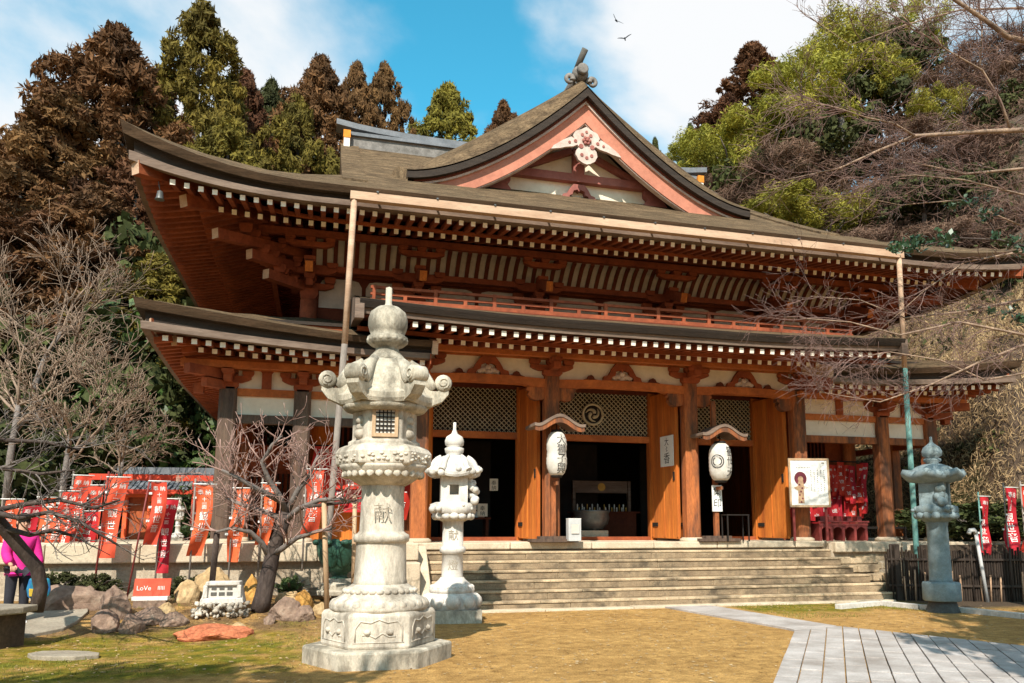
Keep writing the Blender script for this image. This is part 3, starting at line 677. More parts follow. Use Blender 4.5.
# soffits (boards above the rafters) and eave battens that carry the flying rafters
mb = MB()
eu.strips(mb, [(.3, -.34, .54), (1.8, -.04, .52)]); eu.strips(mb, [(1.25, -.30, .52), (4.0, .60, .45)])
el.strips(mb, [(.3, -.355, .52), (1.6, -.14, .52)]); el.strips(mb, [(.75, -.42, .5), (2.2, -.13, .5)])
er.strips(mb, [(.3, -.355, .52), (1.6, -.14, .52)]); er.strips(mb, [(.75, -.42, .5), (2.2, -.13, .5)])
ec.strips(mb, [(.2, -.295, .9), (1.5, -.08, .9)]); ec.strips(mb, [(1.05, -.36, .6), (2.4, -.10, .6)])
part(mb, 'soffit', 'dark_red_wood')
mb = MB()
eu.strips(mb, [(1.30, -.345, .5), (1.24, -.345, .5), (1.24, -.26, .5)]); el.strips(mb, [(.80, -.43, .5), (.74, -.43, .5), (.74, -.35, .5)]); er.strips(mb, [(.80, -.43, .5), (.74, -.43, .5), (.74, -.35, .5)])
ec.strips(mb, [(1.12, -.365, .6), (1.06, -.365, .6), (1.06, -.27, .6)])
part(mb, 'eave_batten', 'red_wood')
# hip rafters
def hip(name, a, bq, w_, h_):
    mb = MB(); mb.beam(a, bq, w_, h_, 0, 1); return part(mb, name, ['red_wood', 'pale_plank'])
for sg in (-1, 1):
    X = lambda x: CX + sg * (x - CX) * 1 if sg > 0 else x
    mx = (lambda x: x) if sg < 0 else (lambda x: 2 * CX - x)
    hip('hip_rafter', (mx(-3.72), 16.34, 8.62 if sg < 0 else 8.42), (mx(-1.6), 18.5, 8.98), .22, .26)
    hip('hip_rafter', (mx(-2.95), 17.1, 8.34 if sg < 0 else 8.24), (mx(-.44), 19.7, 9.15), .22, .25)
    hip('hip_rafter', (mx(-3.36), 16.74, 5.62), (mx(-1.9), 18.25, 5.75), .18, .2)
    hip('hip_rafter', (mx(-2.95), 17.16, 5.40), (mx(-1.6), 18.5, 5.75), .18, .2)

# wind bell under the left corner
mb = MB(); mb.lathe([(.03, .3), (.10, .26), (.13, .05), (.17, 0), (.15, 0)], 12, (-3.30, 16.62, 8.02)); mb.v = [(a + (-3.30 - a) * .45, b_ + (16.62 - b_) * .45, c + (8.32 - c) * .35) for a, b_, c in mb.v]; mb.tube([(-3.30, 16.62, 8.28), (-3.34, 16.6, 8.5)], .010, 5); part(mb, 'wind_bell', 'iron_grey')

# --- central raised roof body
mb = MB()
def cz(y): return 6.06 + .31 * (y - 15.8)
mb.grid([ec.front(d, .31 * d, .9 if d < .5 else .6) for d in (0, .05, .3, .8, 1.5, 2.6, 3.9)]); croof = part(mb, 'raised_middle_roof', 'thatch')
mb = MB(); ec.strips(mb, [(0, 0, .9), (.02, -.05, .9), (.09, -.16, .9), (.18, -.165, .9)]); part(mb, 'thatch_edge', 'thatch_edge', croof)
mb = MB(); ec.strips(mb, [(.14, -.15, .9), (.16, -.27, .9), (.3, -.27, .9)]); part(mb, 'eave_board', 'eave_board', croof)
for x in (.62, 13.49):
    mb = MB(); mb.prism([(15.85, 5.80), (15.85, 6.2), (17.4, 6.65), (19.6, 7.2), (19.6, 6.4), (17.4, 6.1)], (x - .09, 0, 0), (0, 1, 0), (0, 0, 1), (.18, 0, 0)); part(mb, 'verge_board', 'eave_board', croof)
# skirt roofs
for e_, nm in ((el, 'left'), (er, 'right')):
    xs_ = frange(e_.x0, e_.x1, .4); mb = MB(); rows = []
    for t_ in (0, .1, .4, 1, 1.8, 2.6, 3.3):
        row = []
        for i, x in enumerate(xs_):
            d = (x - e_.x0) if e_.left else (e_.x1 - x); tt = min(t_, d) if d < t_ else t_
            row.append((x, e_.y0 + t_, e_.z + .27 * tt + .02 * tt * tt + e_.up(max(d, t_))))
        rows.append(row)
    mb.grid(rows)
    rows = []
    for y in [e_.y0 + q for q in (0, .2, .6, 1.2, 2, 3, 3.3)] + [22, 25, 28, 30]:
        row = []
        for d in (0, .1, .4, 1, 1.8, 2.6, 3.2):
            t_ = y - e_.y0; tt = min(t_, d); row.append((e_.x0 + d if e_.left else e_.x1 - d, y, e_.z + .27 * tt + .02 * tt * tt + e_.up(max(d, t_)) - .004))
        rows.append(row if e_.left else row[::-1])
    mb.grid(rows)
    sk = part(mb, 'skirt_roof', 'thatch')
    mb = MB(); e_.strips(mb, [(0, 0, 1), (.02, -.05, .95), (.06, -.12, .86)]); part(mb, 'thatch_lip', 'thatch_lip', sk)
    mb = MB(); e_.strips(mb, [(.06, -.12, .86), (.2, -.13, .84), (.22, -.245, .66)]); part(mb, 'thatch_edge', 'thatch_edge', sk)
    mb = MB(); e_.strips(mb, [(.24, -.235, .66), (.14, -.24, .62), (.15, -.355, .55), (.38, -.36, .54)]); part(mb, 'eave_board', 'eave_board', sk)
    xv = 2.17 if nm == 'left' else 11.94; s_ = 1 if nm == 'left' else -1
    mb = MB(); mb.prism([(16.56, 5.3), (16.5, 5.58), (17.4, 5.86), (18.6, 6.2), (18.6, 5.9), (17.4, 5.5)], (xv, 0, 0), (0, 1, 0), (0, 0, 1), (s_ * .12, 0, 0)); part(mb, 'verge_board', 'pale_plank', sk)
    mb = MB(); mb.prism([(16.62, 5.1), (16.62, 5.32), (17.4, 5.55), (18.4, 5.85), (18.4, 5.2), (17.2, 5.06)], (xv - s_ * .03, 0, 0), (0, 1, 0), (0, 0, 1), (s_ * .02, 0, 0)); part(mb, 'bargeboard', 'red_wood', sk)

# --- gutter under the upper eave with two down pipes
mb = MB(); mb.box(.36, 13.72, 15.93, 16.10, 8.30, 8.47); gut = part(mb, 'rain_gutter', 'pale_plank')
mb = MB()
for x in frange(.9, 13.2, 1.23): mb.box(x - .02, x + .02, 15.9, 16.35, 8.475, 8.5)
mb.each('gutter_bracket', 'iron_grey', gut, TO)
mb = MB(); mb.tube([(.44, 16.0, 8.3), (.36, 16.1, 5.3)], .062, 8); part(mb, 'down_pipe', 'pale_plank')
mb = MB(); mb.tube([(.36, 16.1, 5.3), (.2, 16.3, 1.5), (.18, 16.35, .4)], .062, 8); part(mb, 'down_pipe', 'grey_pole')
mb = MB(); mb.tube([(13.62, 16.0, 8.3), (13.86, 16.35, 5.6)], .062, 8); part(mb, 'down_pipe', 'pale_plank')
mb = MB(); mb.tube([(13.86, 16.35, 5.6), (14.05, 16.6, 1.3), (14.07, 16.62, .0)], .066, 8); part(mb, 'down_pipe', 'copper_green')

# --- upper storey wall, brackets, cove
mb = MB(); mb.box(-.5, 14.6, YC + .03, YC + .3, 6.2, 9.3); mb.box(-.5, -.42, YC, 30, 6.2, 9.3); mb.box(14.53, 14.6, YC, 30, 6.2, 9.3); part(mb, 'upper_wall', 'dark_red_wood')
ucx = CXS[1:7]
mb = MB()
for a, b_ in zip(ucx, ucx[1:]):
    n_ = 2 if b_ - a > 2 else 1; wd = (b_ - a - .36) / n_
    for i in range(n_):
        x0 = a + .18 + wd * i + .05; x1 = x0 + wd - .1
        mb.prism([(x0, 7.0), (x1, 7.0), (x1, 7.56), (x1 - .08, 7.70), (x1 - .25, 7.74), (x0 + .25, 7.74), (x0 + .08, 7.70), (x0, 7.56)], (0, YC, 0), (1, 0, 0), (0, 0, 1), (0, .028, 0))
mb.each('plaster_panel', 'shaded_plaster', T, TO)
mb = MB(); mb.box(-.6, 14.7, YC - .06, YC + .02, 7.80, 7.98); part(mb, 'wall_beam', 'upper_wood')
mb = MB(); mb.box(-.6, 14.7, YC - .42, YC - .28, 7.79, 7.93); part(mb, 'bracket_beam', 'upper_wood')
mb = MB(); mb.box(-1.6, 15.7, YC - 1.08, YC - .94, 8.40, 8.56); mb.box(-1.52, -1.38, YC - 1.1, 30, 8.41, 8.55); mb.each('eave_purlin', 'upper_wood', T, TO)
def cove(t_): return (YC - .92 + .56 * t_, 8.42 - .50 * t_ ** 1.5)
mb = MB(); mb.grid([[(x, *cove(k / 6)) for x in (-.4, 14.5)] for k in range(7)]); part(mb, 'cove_board', 'shaded_plaster')
mb = MB()
for x in frange(-.35, 14.45, .245):
    cq = [cove(k / 5) for k in range(6)]
    mb.prism([(a, b_ - .05) for a, b_ in cq] + [(a, b_ + .01) for a, b_ in cq[::-1]], (x - .05, 0, 0), (0, 1, 0), (0, 0, 1), (.10, 0, 0))
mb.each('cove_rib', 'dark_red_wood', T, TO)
def blk(mb, x, y, z, w_=.26, h_=.15): 
    mb.prism([(-w_ * .36, 0), (w_ * .36, 0), (w_ * .5, h_ * .45), (w_ * .5, h_), (-w_ * .5, h_), (-w_ * .5, h_ * .45)], (x, y - w_ * .45, z), (1, 0, 0), (0, 0, 1), (0, w_ * .9, 0))
def arm(mb, x, y, z, l, h_=.15, w_=.15):
    mb.prism([(-l / 2 + .2, 0), (l / 2 - .2, 0), (l / 2 - .06, .05), (l / 2, h_ * .6), (l / 2, h_), (-l / 2, h_), (-l / 2, h_ * .6), (-l / 2 + .06, .05)], (x, y - w_ / 2, z), (1, 0, 0), (0, 0, 1), (0, w_, 0))
def bracket(x, corner=0):
    mb = MB(); z = 7.14
    blk(mb, x, YC - .05, z, .42, .26)
    arm(mb, x, YC - .05, z + .27, 1.15); mb.box(x - .08, x + .08, YC - .5, YC, z + .26, z + .42)
    for dx in (-.48, 0, .48): blk(mb, x + dx, YC - .05, z + .43)
    blk(mb, x, YC - .38, z + .43); arm(mb, x, YC - .36, z + .56, 1.25); mb.box(x - .08, x + .08, YC - .85, YC, z + .55, z + .72)
    for dx in (-.52, .52): blk(mb, x + dx, YC - .36, z + .72, .26, .13)
    blk(mb, x, YC - .72, z + .73, .26, .14); arm(mb, x, YC - .98, z + 1.02, 1.1, .13, .13)
    for dx in (-.45, 0, .45): blk(mb, x + dx, YC - .98, z + 1.15, .22, .1)
    o = part(mb, 'bracket_set', 'upper_wood')
    mb = MB(); mb.beam((x, YC - 1.42, z + .42), (x, YC, z + .98), .17, .24, 0, 1); part(mb, 'tail_rafter', ['upper_wood', 'orange_wood'], o)  # brighter orange end face: the light on it is put into the colour
    if corner:
        mb = MB()
        for k, dz, dl in ((0, .30, .95), (1, .62, 1.3), (2, .92, 1.95)):
            mb.beam((x + corner * dl, YC - dl, z + dz - .12 * (k == 2)), (x, YC, z + dz + .1 * k), .2, .22, 0, 1)
            blk(mb, x + corner * dl * .62, YC - dl * .62, z + dz + .12)
        for k in (1, 2, 3):
            arm(mb, x + corner * .34 * k, YC - .12 - .3 * (k - 1), z + .0 + .32 * k, .95)
            for dx in (-.4, 0, .4): blk(mb, x + corner * .34 * k + dx, YC - .12 - .3 * (k - 1), z + .16 + .32 * k, .22, .12)
            blk(mb, x + corner * (.3 + .36 * k), YC - .3 - .36 * k, z + .10 + .32 * k, .28, .2)
        for k in range(3): mb.box(x + corner * (.35 + .32 * k) - .08, x + corner * (.35 + .32 * k) + .08, YC - .45 - .3 * k, YC + .5, z + .3 + .3 * k, z + .45 + .3 * k)
        part(mb, 'corner_arm', ['upper_wood', 'pale_plank'], o)
for i, x in enumerate(ucx): bracket(x, -1 if i == 0 else (1 if i == 5 else 0))
for x in ucx:
    mb = MB(); mb.lathe([(.2, 6.2), (.2, 7.14)], 14, (x, YC - .06, 0)); part(mb, 'upper_column', 'upper_wood')

# --- balcony with railing above the raised middle roof
mb = MB(); mb.box(.95, 13.15, 17.32, YC, 6.50, 6.56); bal = part(mb, 'balcony_floor', 'dark_red_wood')
mb = MB()
for z, h_ in ((6.62, .09), (6.77, .05), (6.92, .06)): mb.box(.9, 13.2, 17.40 - .03, 17.40 + .03, z - h_ / 2, z + h_ / 2)
rail = part(mb, 'railing', 'upper_wood')
k = 0
for x in frange(.98, 13.12, .675):
    mb = MB(); mb.box(x - .04, x + .04, 17.36, 17.44, 6.56, 6.96 if k % 2 == 0 else 6.75); part(mb, 'railing_post', 'upper_wood', rail); k += 1
mb = MB()
for x0, x1 in ((-1.3, .42), (13.7, 15.4)):
    mb.box(x0, x1, 17.5, 19.0, 6.0, 6.07, 1); mb.box(x0 + .1, x1, 17.55, 17.62, 5.9, 6.0, 0)
mb.each('lower_balcony', ['red_wood', 'thatch_edge'], T, TO)

# --- columns of the open porch
COLM = ['grey_column_wood', 'grey_column_wood', 'column_wood', 'column_wood', 'column_wood', 'column_wood', 'column_wood', 'column_wood']
def post(name, x, y, z0, z1, w_, mname, base=True):
    mb = MB(); c = .05; h_ = w_ / 2
    mb.prism([(-h_ + c, -h_), (h_ - c, -h_), (h_, -h_ + c), (h_, h_ - c), (h_ - c, h_), (-h_ + c, h_), (-h_, h_ - c), (-h_, -h_ + c)], (x, y, z0 + .08), (1, 0, 0), (0, 1, 0), (0, 0, z1 - z0 - .08)); o = part(mb, name, mname)
    if base:
        mb = MB(); mb.lathe([(w_ * .86, z0 - .02), (w_ * .84, z0 + .05), (w_ * .66, z0 + .09)], 14, (x, y, 0)); part(mb, 'column_base', 'coping_stone', o)
    return o
for i, x in enumerate(CXS):
    outer = i in (0, 1, 6, 7); post('column', x, YF, FL, 4.66 if outer else 5.26, .36, COLM[i])
for y in (19.7, 22.5, 25.5, 28.5):
    post('column', CXS[0], y, FL, 4.9, .34, 'column_wood'); post('column', CXS[7], y, FL, 4.9, .34, 'column_wood')
for x in CXS[1:7]: post('column', x, YC, FL, 6.2, .4, 'column_wood')

# entablature of the outer bays
for i in (0, 1, 5, 6):
    a, b_ = CXS[i] + .18, CXS[i + 1] - .18
    mb = MB(); mb.box(a, b_, YF - .02, YF + .06, 4.62, 5.05); mb.box(a, b_, YF - .02, YF + .06, 4.06, 4.50); mb.each('plaster_panel', 'plaster', T, TO)
    mb = MB(); mb.box(a, b_, YF - .09, YF + .09, 4.49, 4.65); part(mb, 'tie_beam', 'porch_wood')
    mb = MB(); mb.box(a, b_, YF - .1, YF + .1, 3.90, 4.08); part(mb, 'head_beam', 'column_wood' if i > 2 else 'grey_column_wood')
    mb = MB(); xm = (a + b_) / 2; mb.prism([(-.1, 4.65), (.1, 4.65), (.1, 5.0), (.16, 5.08), (-.16, 5.08), (-.1, 5.0)], (xm, YF - .08, 0), (1, 0, 0), (0, 0, 1), (0, .15, 0)); part(mb, 'strut', 'red_wood')
for x0, x1 in ((-2.9, 2.3), (11.8, 17.0)):
    mb = MB(); mb.box(x0, x1, YF - .46, YF - .30, 5.03, 5.17); mb.box(x0, x1, YF - .12, YF + .12, 5.05, 5.3); mb.each('eave_purlin', 'porch_wood', T, TO)
def small_bracket(x, z, w_=.9, corner=0):
    mb = MB(); blk(mb, x, YF, z, .4, .15); arm(mb, x, YF, z + .15, w_, .15, .17); mb.box(x - .08, x + .08, YF - .44, YF, z + .14, z + .3)
    for dx in (-w_ * .42, 0, w_ * .42): blk(mb, x + dx, YF, z + .3, .24, .11)
    blk(mb, x, YF - .38, z + .28, .24, .1)
    if corner:
        mb.beam((x + corner * .75, YF - .75, z + .3), (x, YF, z + .3), .18, .2); mb.beam((x + corner * .45, YF - .45, z + .08), (x, YF, z + .08), .18, .18)
        mb.box(x + corner * .6 - .1, x + corner * .6 + .1, YF - .09, YF + .09, z - .1, z + .1)
    return part(mb, 'bracket_set', 'red_wood')
for i in (0, 1, 6, 7): small_bracket(CXS[i], 4.62, .9, -1 if i == 0 else (1 if i == 7 else 0))
# side entablature on the left
mb = MB(); mb.box(-2.05, -1.9, YF + .2, 30, 4.06, 4.5); part(mb, 'side_panel', 'plaster')
mb = MB(); mb.box(-2.07, -1.87, YF + .2, 30, 3.9, 4.06); mb.box(-2.07, -1.87, YF + .2, 30, 4.5, 4.65); mb.box(15.95, 16.15, YF + .2, 30, 3.9, 4.06); mb.each('side_beam', 'red_wood', T, TO)

# entablature of the three middle bays
mb = MB(); mb.box(CXS[2] - .1, CXS[5] + .1, YF - .01, YF + .07, 5.2, 5.72); part(mb, 'plaster_frieze', 'plaster')
mb = MB(); mb.box(CXS[2] - .35, CXS[5] + .35, YF - .52, YF - .36, 5.66, 5.80); mb.box(CXS[2] - .2, CXS[5] + .2, YF - .1, YF + .14, 5.68, 5.95); mb.each('eave_purlin', 'porch_wood', T, TO)
for i in (2, 3, 4):
    a, b_ = CXS[i] + .18, CXS[i + 1] - .18; l = b_ - a
    lo = [(a + l * k / 16, 5.0 - .06 * (1 if abs(k / 8 - 1) < .72 else 0) * -1 * (1 - abs(k / 8 - 1) ** 4) ) for k in range(17)]
    poly = lo + [(b_, 5.20), (a + l * .75, 5.235), (a + l * .5, 5.25), (a + l * .25, 5.235), (a, 5.20)]
    mb = MB(); mb.prism(poly, (0, YF - .13, 0), (1, 0, 0), (0, 0, 1), (0, .26, 0)); part(mb, 'rainbow_beam', 'porch_wood')
    mb = MB(); frogleg(mb, (a + b_) / 2, YF - .12, 5.245, .82, .11); fl = part(mb, 'frog_leg_strut', 'red_wood')
    mb = MB()
    for q in ((-.12, .1), (.12, .1), (0, .17), (-.2, .08), (.2, .08), (0, .05)): mb.ball(((a + b_) / 2 + q[0], YF - .07, 5.25 + q[1]), (.09, .04, .07), 8, 5)
    part(mb, 'strut_carving', 'pale_trim', fl)
    mb = MB()
    for sx_ in (.25, .75):
        xx = a + l * sx_; mb.prism([(-.2, 0), (-.1, .03), (-.06, .1), (0, .13), (.06, .1), (.1, .03), (.2, 0)], (xx, YF - .1, 5.235), (1, 0, 0), (0, 0, 1), (0, .09, 0))
    mb.each('beam_finial', 'dark_red_wood', T, TO)
for x in CXS[2:6]:
    mb = MB(); blk(mb, x, YF - .02, 5.26, .46, .14); arm(mb, x, YF - .04, 5.40, 1.05, .14, .2)
    for dx in (-.42, 0, .42): blk(mb, x + dx, YF - .04, 5.55, .26, .12)
    mb.box(x - .09, x + .09, YF - .6, YF, 5.40, 5.54); blk(mb, x, YF - .44, 5.54, .26, .12); part(mb, 'bracket_set', 'red_wood')
    for sg in (-1, 1):
        if (x == CXS[2] and sg < 0) or (x == CXS[5] and sg > 0): continue
        q = [(.18, 5.0), (.6, 5.0), (.62, 4.93), (.55, 4.9), (.58, 4.82), (.5, 4.72), (.38, 4.68), (.18, 4.72)]
        mb = MB(); mb.prism([(sg * a_, b_) for a_, b_ in q], (x, YF - .09, 0), (1, 0, 0), (0, 0, 1), (0, .18, 0)); part(mb, 'beam_nose', 'column_wood')

# --- inner wall with doors, lattice transoms
mb = MB()
for i in (0, 1, 5):
    pass
mb.box(-.5, 14.6, YC - .02, YC + .12, 5.2, 6.3); part(mb, 'inner_wall_head', 'dark_red_wood')
lat_c = {}
for i in (2, 3, 4):
    a, b_ = CXS[i] + .2, CXS[i + 1] - .2
    oa, ob = a + .28, b_ - .28
    mb = MB(); mb.box(a, oa, YC - .08, YC + .12, FL, 5.25); mb.box(ob, b_, YC - .08, YC + .12, FL, 5.25); mb.each('door_jamb', 'orange_wood', T, TO)
    mb = MB(); mb.box(oa, ob, YC - .07, YC + .1, 3.92, 4.08); part(mb, 'door_lintel', 'porch_wood'); mb = MB(); mb.box(oa, ob, YC - .04, YC + .08, FL, FL + .1); part(mb, 'door_sill', 'red_wood')
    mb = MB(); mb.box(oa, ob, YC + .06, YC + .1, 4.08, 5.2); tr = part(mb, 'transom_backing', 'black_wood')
    mb = MB(); wd, ht = ob - oa, 1.12; s_ = .125
    n_ = int((wd + ht) / s_)
    for k in range(1, n_):
        c = k * s_
        p0 = (oa + max(0, c - ht), 4.08 + min(c, ht)); p1 = (oa + min(c, wd), 4.08 + max(0, c - wd))
        mb.beam((p0[0], YC + .02, p0[1]), (p1[0], YC + .02, p1[1]), .016, .026, up=(0, 1, 0))
        mb.beam((2 * oa + wd - p0[0], YC + .036, p0[1]), (2 * oa + wd - p1[0], YC + .036, p1[1]), .016, .026, up=(0, 1, 0))
    part(mb, 'transom_lattice', 'lattice_wood', tr)
    # two door leaves swung out
    for hx, ox, nm in ((oa - .1, a + .02, -1), (ob + .06, b_ - .06, 1)):
        h_ = Vector((hx, YC - .1, 0)); o_ = Vector((ox, YF + .16, 0)); d = (o_ - h_).normalized(); n2 = Vector((-d.y, d.x, 0))
        def lp(u, t_, z): return h_ + d * u + n2 * t_ + Vector((0, 0, z))
        W = (o_ - h_).length; mb = MB()
        mb.prism([(0, FL + .07), (W, FL + .05), (W, 5.16), (0, 5.16)], h_ - n2 * .03, d, (0, 0, 1), n2 * .06); dr = part(mb, 'door_leaf', 'orange_wood', bev=.008)
        mb = MB()
        for sd in (-1, 1):
            for u0, u1 in ((0, .05), (W * .5 - .02, W * .5 + .02), (W - .05, W)):
                mb.prism([(u0, FL + .1), (u1, FL + .1), (u1, 5.12), (u0, 5.12)], h_ + n2 * (.03 * sd), d, (0, 0, 1), n2 * (.014 * sd))
        mb.each('door_stile', 'orange_wood', dr, TO)
        mb = MB()
        for sd in (-1, 1):
            mb.prism([(.05, FL + .36), (.3, FL + .36), (.3, FL + .46), (.05, FL + .46)], h_ + n2 * (.03 * sd), d, (0, 0, 1), n2 * (.024 * sd))
            mb.prism([(W - .16, FL + 1.5), (W - .1, FL + 1.5), (W - .1, FL + 1.72), (W - .16, FL + 1.72)], h_ + n2 * (.03 * sd), d, (0, 0, 1), n2 * (.024 * sd))
        mb.each('door_fitting', 'black_wood', dr, TO)
# crest ring on the middle lattice
crc = Vector((6.82, YC - .03, 4.63))
mb = MB(); mb.tube([crc + Vector((.27 * math.cos(R(a_)), 0, .27 * math.sin(R(a_)))) for a_ in range(0, 361, 15)], .035, 6); cr_ = part(mb, 'crest_ring', 'lattice_wood')
mb = MB(); mb.lathe([(.25, 0), (.25, .02)], 24); mb.v = [(crc.x + a_[0], crc.y + .02 + a_[2], crc.z + a_[1]) for a_ in mb.v]; part(mb, 'crest_disc', 'black_wood', cr_)
mb = MB()
for k in range(3):
    q = [crc + Vector(((.05 + .15 * u) * math.cos(R(120 * k + 140 * u + 30)), -.01, (.05 + .15 * u) * math.sin(R(120 * k + 140 * u + 30)))) for u in (0, .2, .4, .6, .8, 1)]
    mb.tube(q, [.05, .055, .045, .035, .025, .012], 6)
part(mb, 'crest_swirl', 'lattice_wood', cr_)
# walls of the side bays behind the porch: orange boards, dark slats
for i in (1, 5):
    a, b_ = CXS[i] + .2, CXS[i + 1] - .2
    mb = MB(); mb.box(a, b_, YC, YC + .08, FL, 2.6); mb.box(a, a + .5, YC - .02, YC + .1, 2.6, 5.2); mb.box(b_ - .5, b_, YC - .02, YC + .1, 2.6, 5.2); mb.box(a, b_, YC - .05, YC + .1, 2.55, 2.7); part(mb, 'side_bay_wall', 'orange_wood' if i == 1 else 'red_wood')
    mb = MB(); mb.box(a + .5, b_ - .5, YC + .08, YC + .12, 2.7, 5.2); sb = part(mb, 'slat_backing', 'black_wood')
    mb = MB()
    for x in frange(a + .6, b_ - .6, .12): mb.box(x - .025, x + .025, YC + .0, YC + .06, 2.7, 5.2)
    part(mb, 'window_slats', 'dark_red_wood', sb)
# corridor end walls on the left flank (seen through the first bay)
mb = MB(); mb.box(-.5, -.42, YC, 30, FL, 6.3); mb.box(14.5, 14.58, YC, 30, FL, 6.3); mb.each('flank_wall', 'orange_wood', T, TO)
mb = MB(); mb.box(-1.95, -.5, 23.9, 24.0, FL, 4.0); part(mb, 'corridor_wall', 'red_wood')
mb = MB()
for x in frange(-1.85, -.6, .14): mb.box(x - .02, x + .02, 23.82, 23.88, FL, 3.2)
part(mb, 'corridor_slats', 'black_wood')
# interior shell
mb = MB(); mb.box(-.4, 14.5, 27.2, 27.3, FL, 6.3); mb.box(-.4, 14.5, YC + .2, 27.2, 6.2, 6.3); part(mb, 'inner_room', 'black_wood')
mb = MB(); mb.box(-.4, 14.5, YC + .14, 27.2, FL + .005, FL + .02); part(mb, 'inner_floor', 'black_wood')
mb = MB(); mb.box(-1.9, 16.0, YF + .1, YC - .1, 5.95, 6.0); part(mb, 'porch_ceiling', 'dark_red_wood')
for x in (3.9, 7.2, 10.4):
    mb = MB(); mb.box(x - .9, x + .9, 23.0, 23.1, FL, 4.2); part(mb, 'inner_screen', 'black_wood')
mb = MB(); mb.box(2.1, 12.1, YF - .02, YF + .02, FL - .02, FL + .02); 
# ------------------------------------------------------------------ stone lanterns
def hexp(r, n=6, ph=30): return [(r * math.cos(R(ph + 360 / n * i)), r * math.sin(R(ph + 360 / n * i))) for i in range(n)]
def lotus(mb, r, z, n, sz, tilt=0.0, up=1, mi=0):
    for i in range(n):
        a = 2 * math.pi * (i + .5) / n; q = Matrix.Rotation(a, 3, 'Z') @ Matrix.Rotation(tilt, 3, 'Y')
        mb.ball((r * math.cos(a), r * math.sin(a), z), (sz[0], sz[1], sz[2]), 8, 6, mi, q)
def carve_text(parent, chars, rad, sz, mname, front=-math.pi / 2, off=None):
    mb = MB()
    for ch, z in chars:
        def fn(a, b_): th = front + a / rad; return (rad * math.cos(th) * 1.006, rad * math.sin(th) * 1.006, z + b_)
        write(mb, ch, sz, fn)
    return mb.build('carved_lettering', mname, parent)
def hex_roof(mb, re, rt, z0, z1, thick=.1, n=6, ph=0.0, curl=.1, rid=.09, scroll=True, sr=.075):
    prof = [(1.0, 0), (.97, .05), (.88, .12), (.82, .25), (.78, .42), (.72, .60), (.62, .78), (.48, .92), (.30, 1.0)]
    rows = []
    def ringp(r, z, lift):
        o = []
        for i in range(n):
            for k in range(4):
                f = k / 4; a0 = ph + 2 * math.pi * i / n; a1 = ph + 2 * math.pi * (i + 1) / n
                x = r * ((1 - f) * math.cos(a0) + f * math.cos(a1)); y = r * ((1 - f) * math.sin(a0) + f * math.sin(a1))
                o.append((x, y, z + lift * (abs(2 * f - 1)) ** 2))
        return o + o[:1]
    H = z1 - z0
    rows.append(ringp(re * .6, z0 - thick * .8, 0)); rows.append(ringp(re * .96, z0 - thick, curl * .8)); rows.append(ringp(re, z0 - thick * .6, curl)); rows.append(ringp(re, z0, curl))
    for q, h_ in prof[1:]: rows.append(ringp(re * q if q > .31 else rt, z0 + H * h_, curl * max(0, (q - .6)) * .8))
    mb.grid(rows, 0, False)
    for i in range(n):
        a = ph + 2 * math.pi * i / n; c, s_ = math.cos(a), math.sin(a)
        pts = []; rad = []
        for q, h_ in prof[::-1]:
            if q < .4: continue
            pts.append((re * q * c, re * q * s_, z0 + H * h_ + curl * max(0, q - .6) * .8 + rid * .25)); rad.append(rid * (.35 + .85 * q))
        if scroll:
            cr0 = re * 1.12; rs = sr * 1.15; zc = z0 + curl * .75 + rs * 1.25
            for th in range(-90, 250, 34):
                k = 1 - (th + 90) / 620; pts.append(((cr0 + rs * k * math.cos(R(th))) * c, (cr0 + rs * k * math.cos(R(th))) * s_, zc + rs * k * math.sin(R(th)))); rad.append(sr * .92 * (1 - (th + 90) / 900))
        mb.tube(pts, rad, 8)

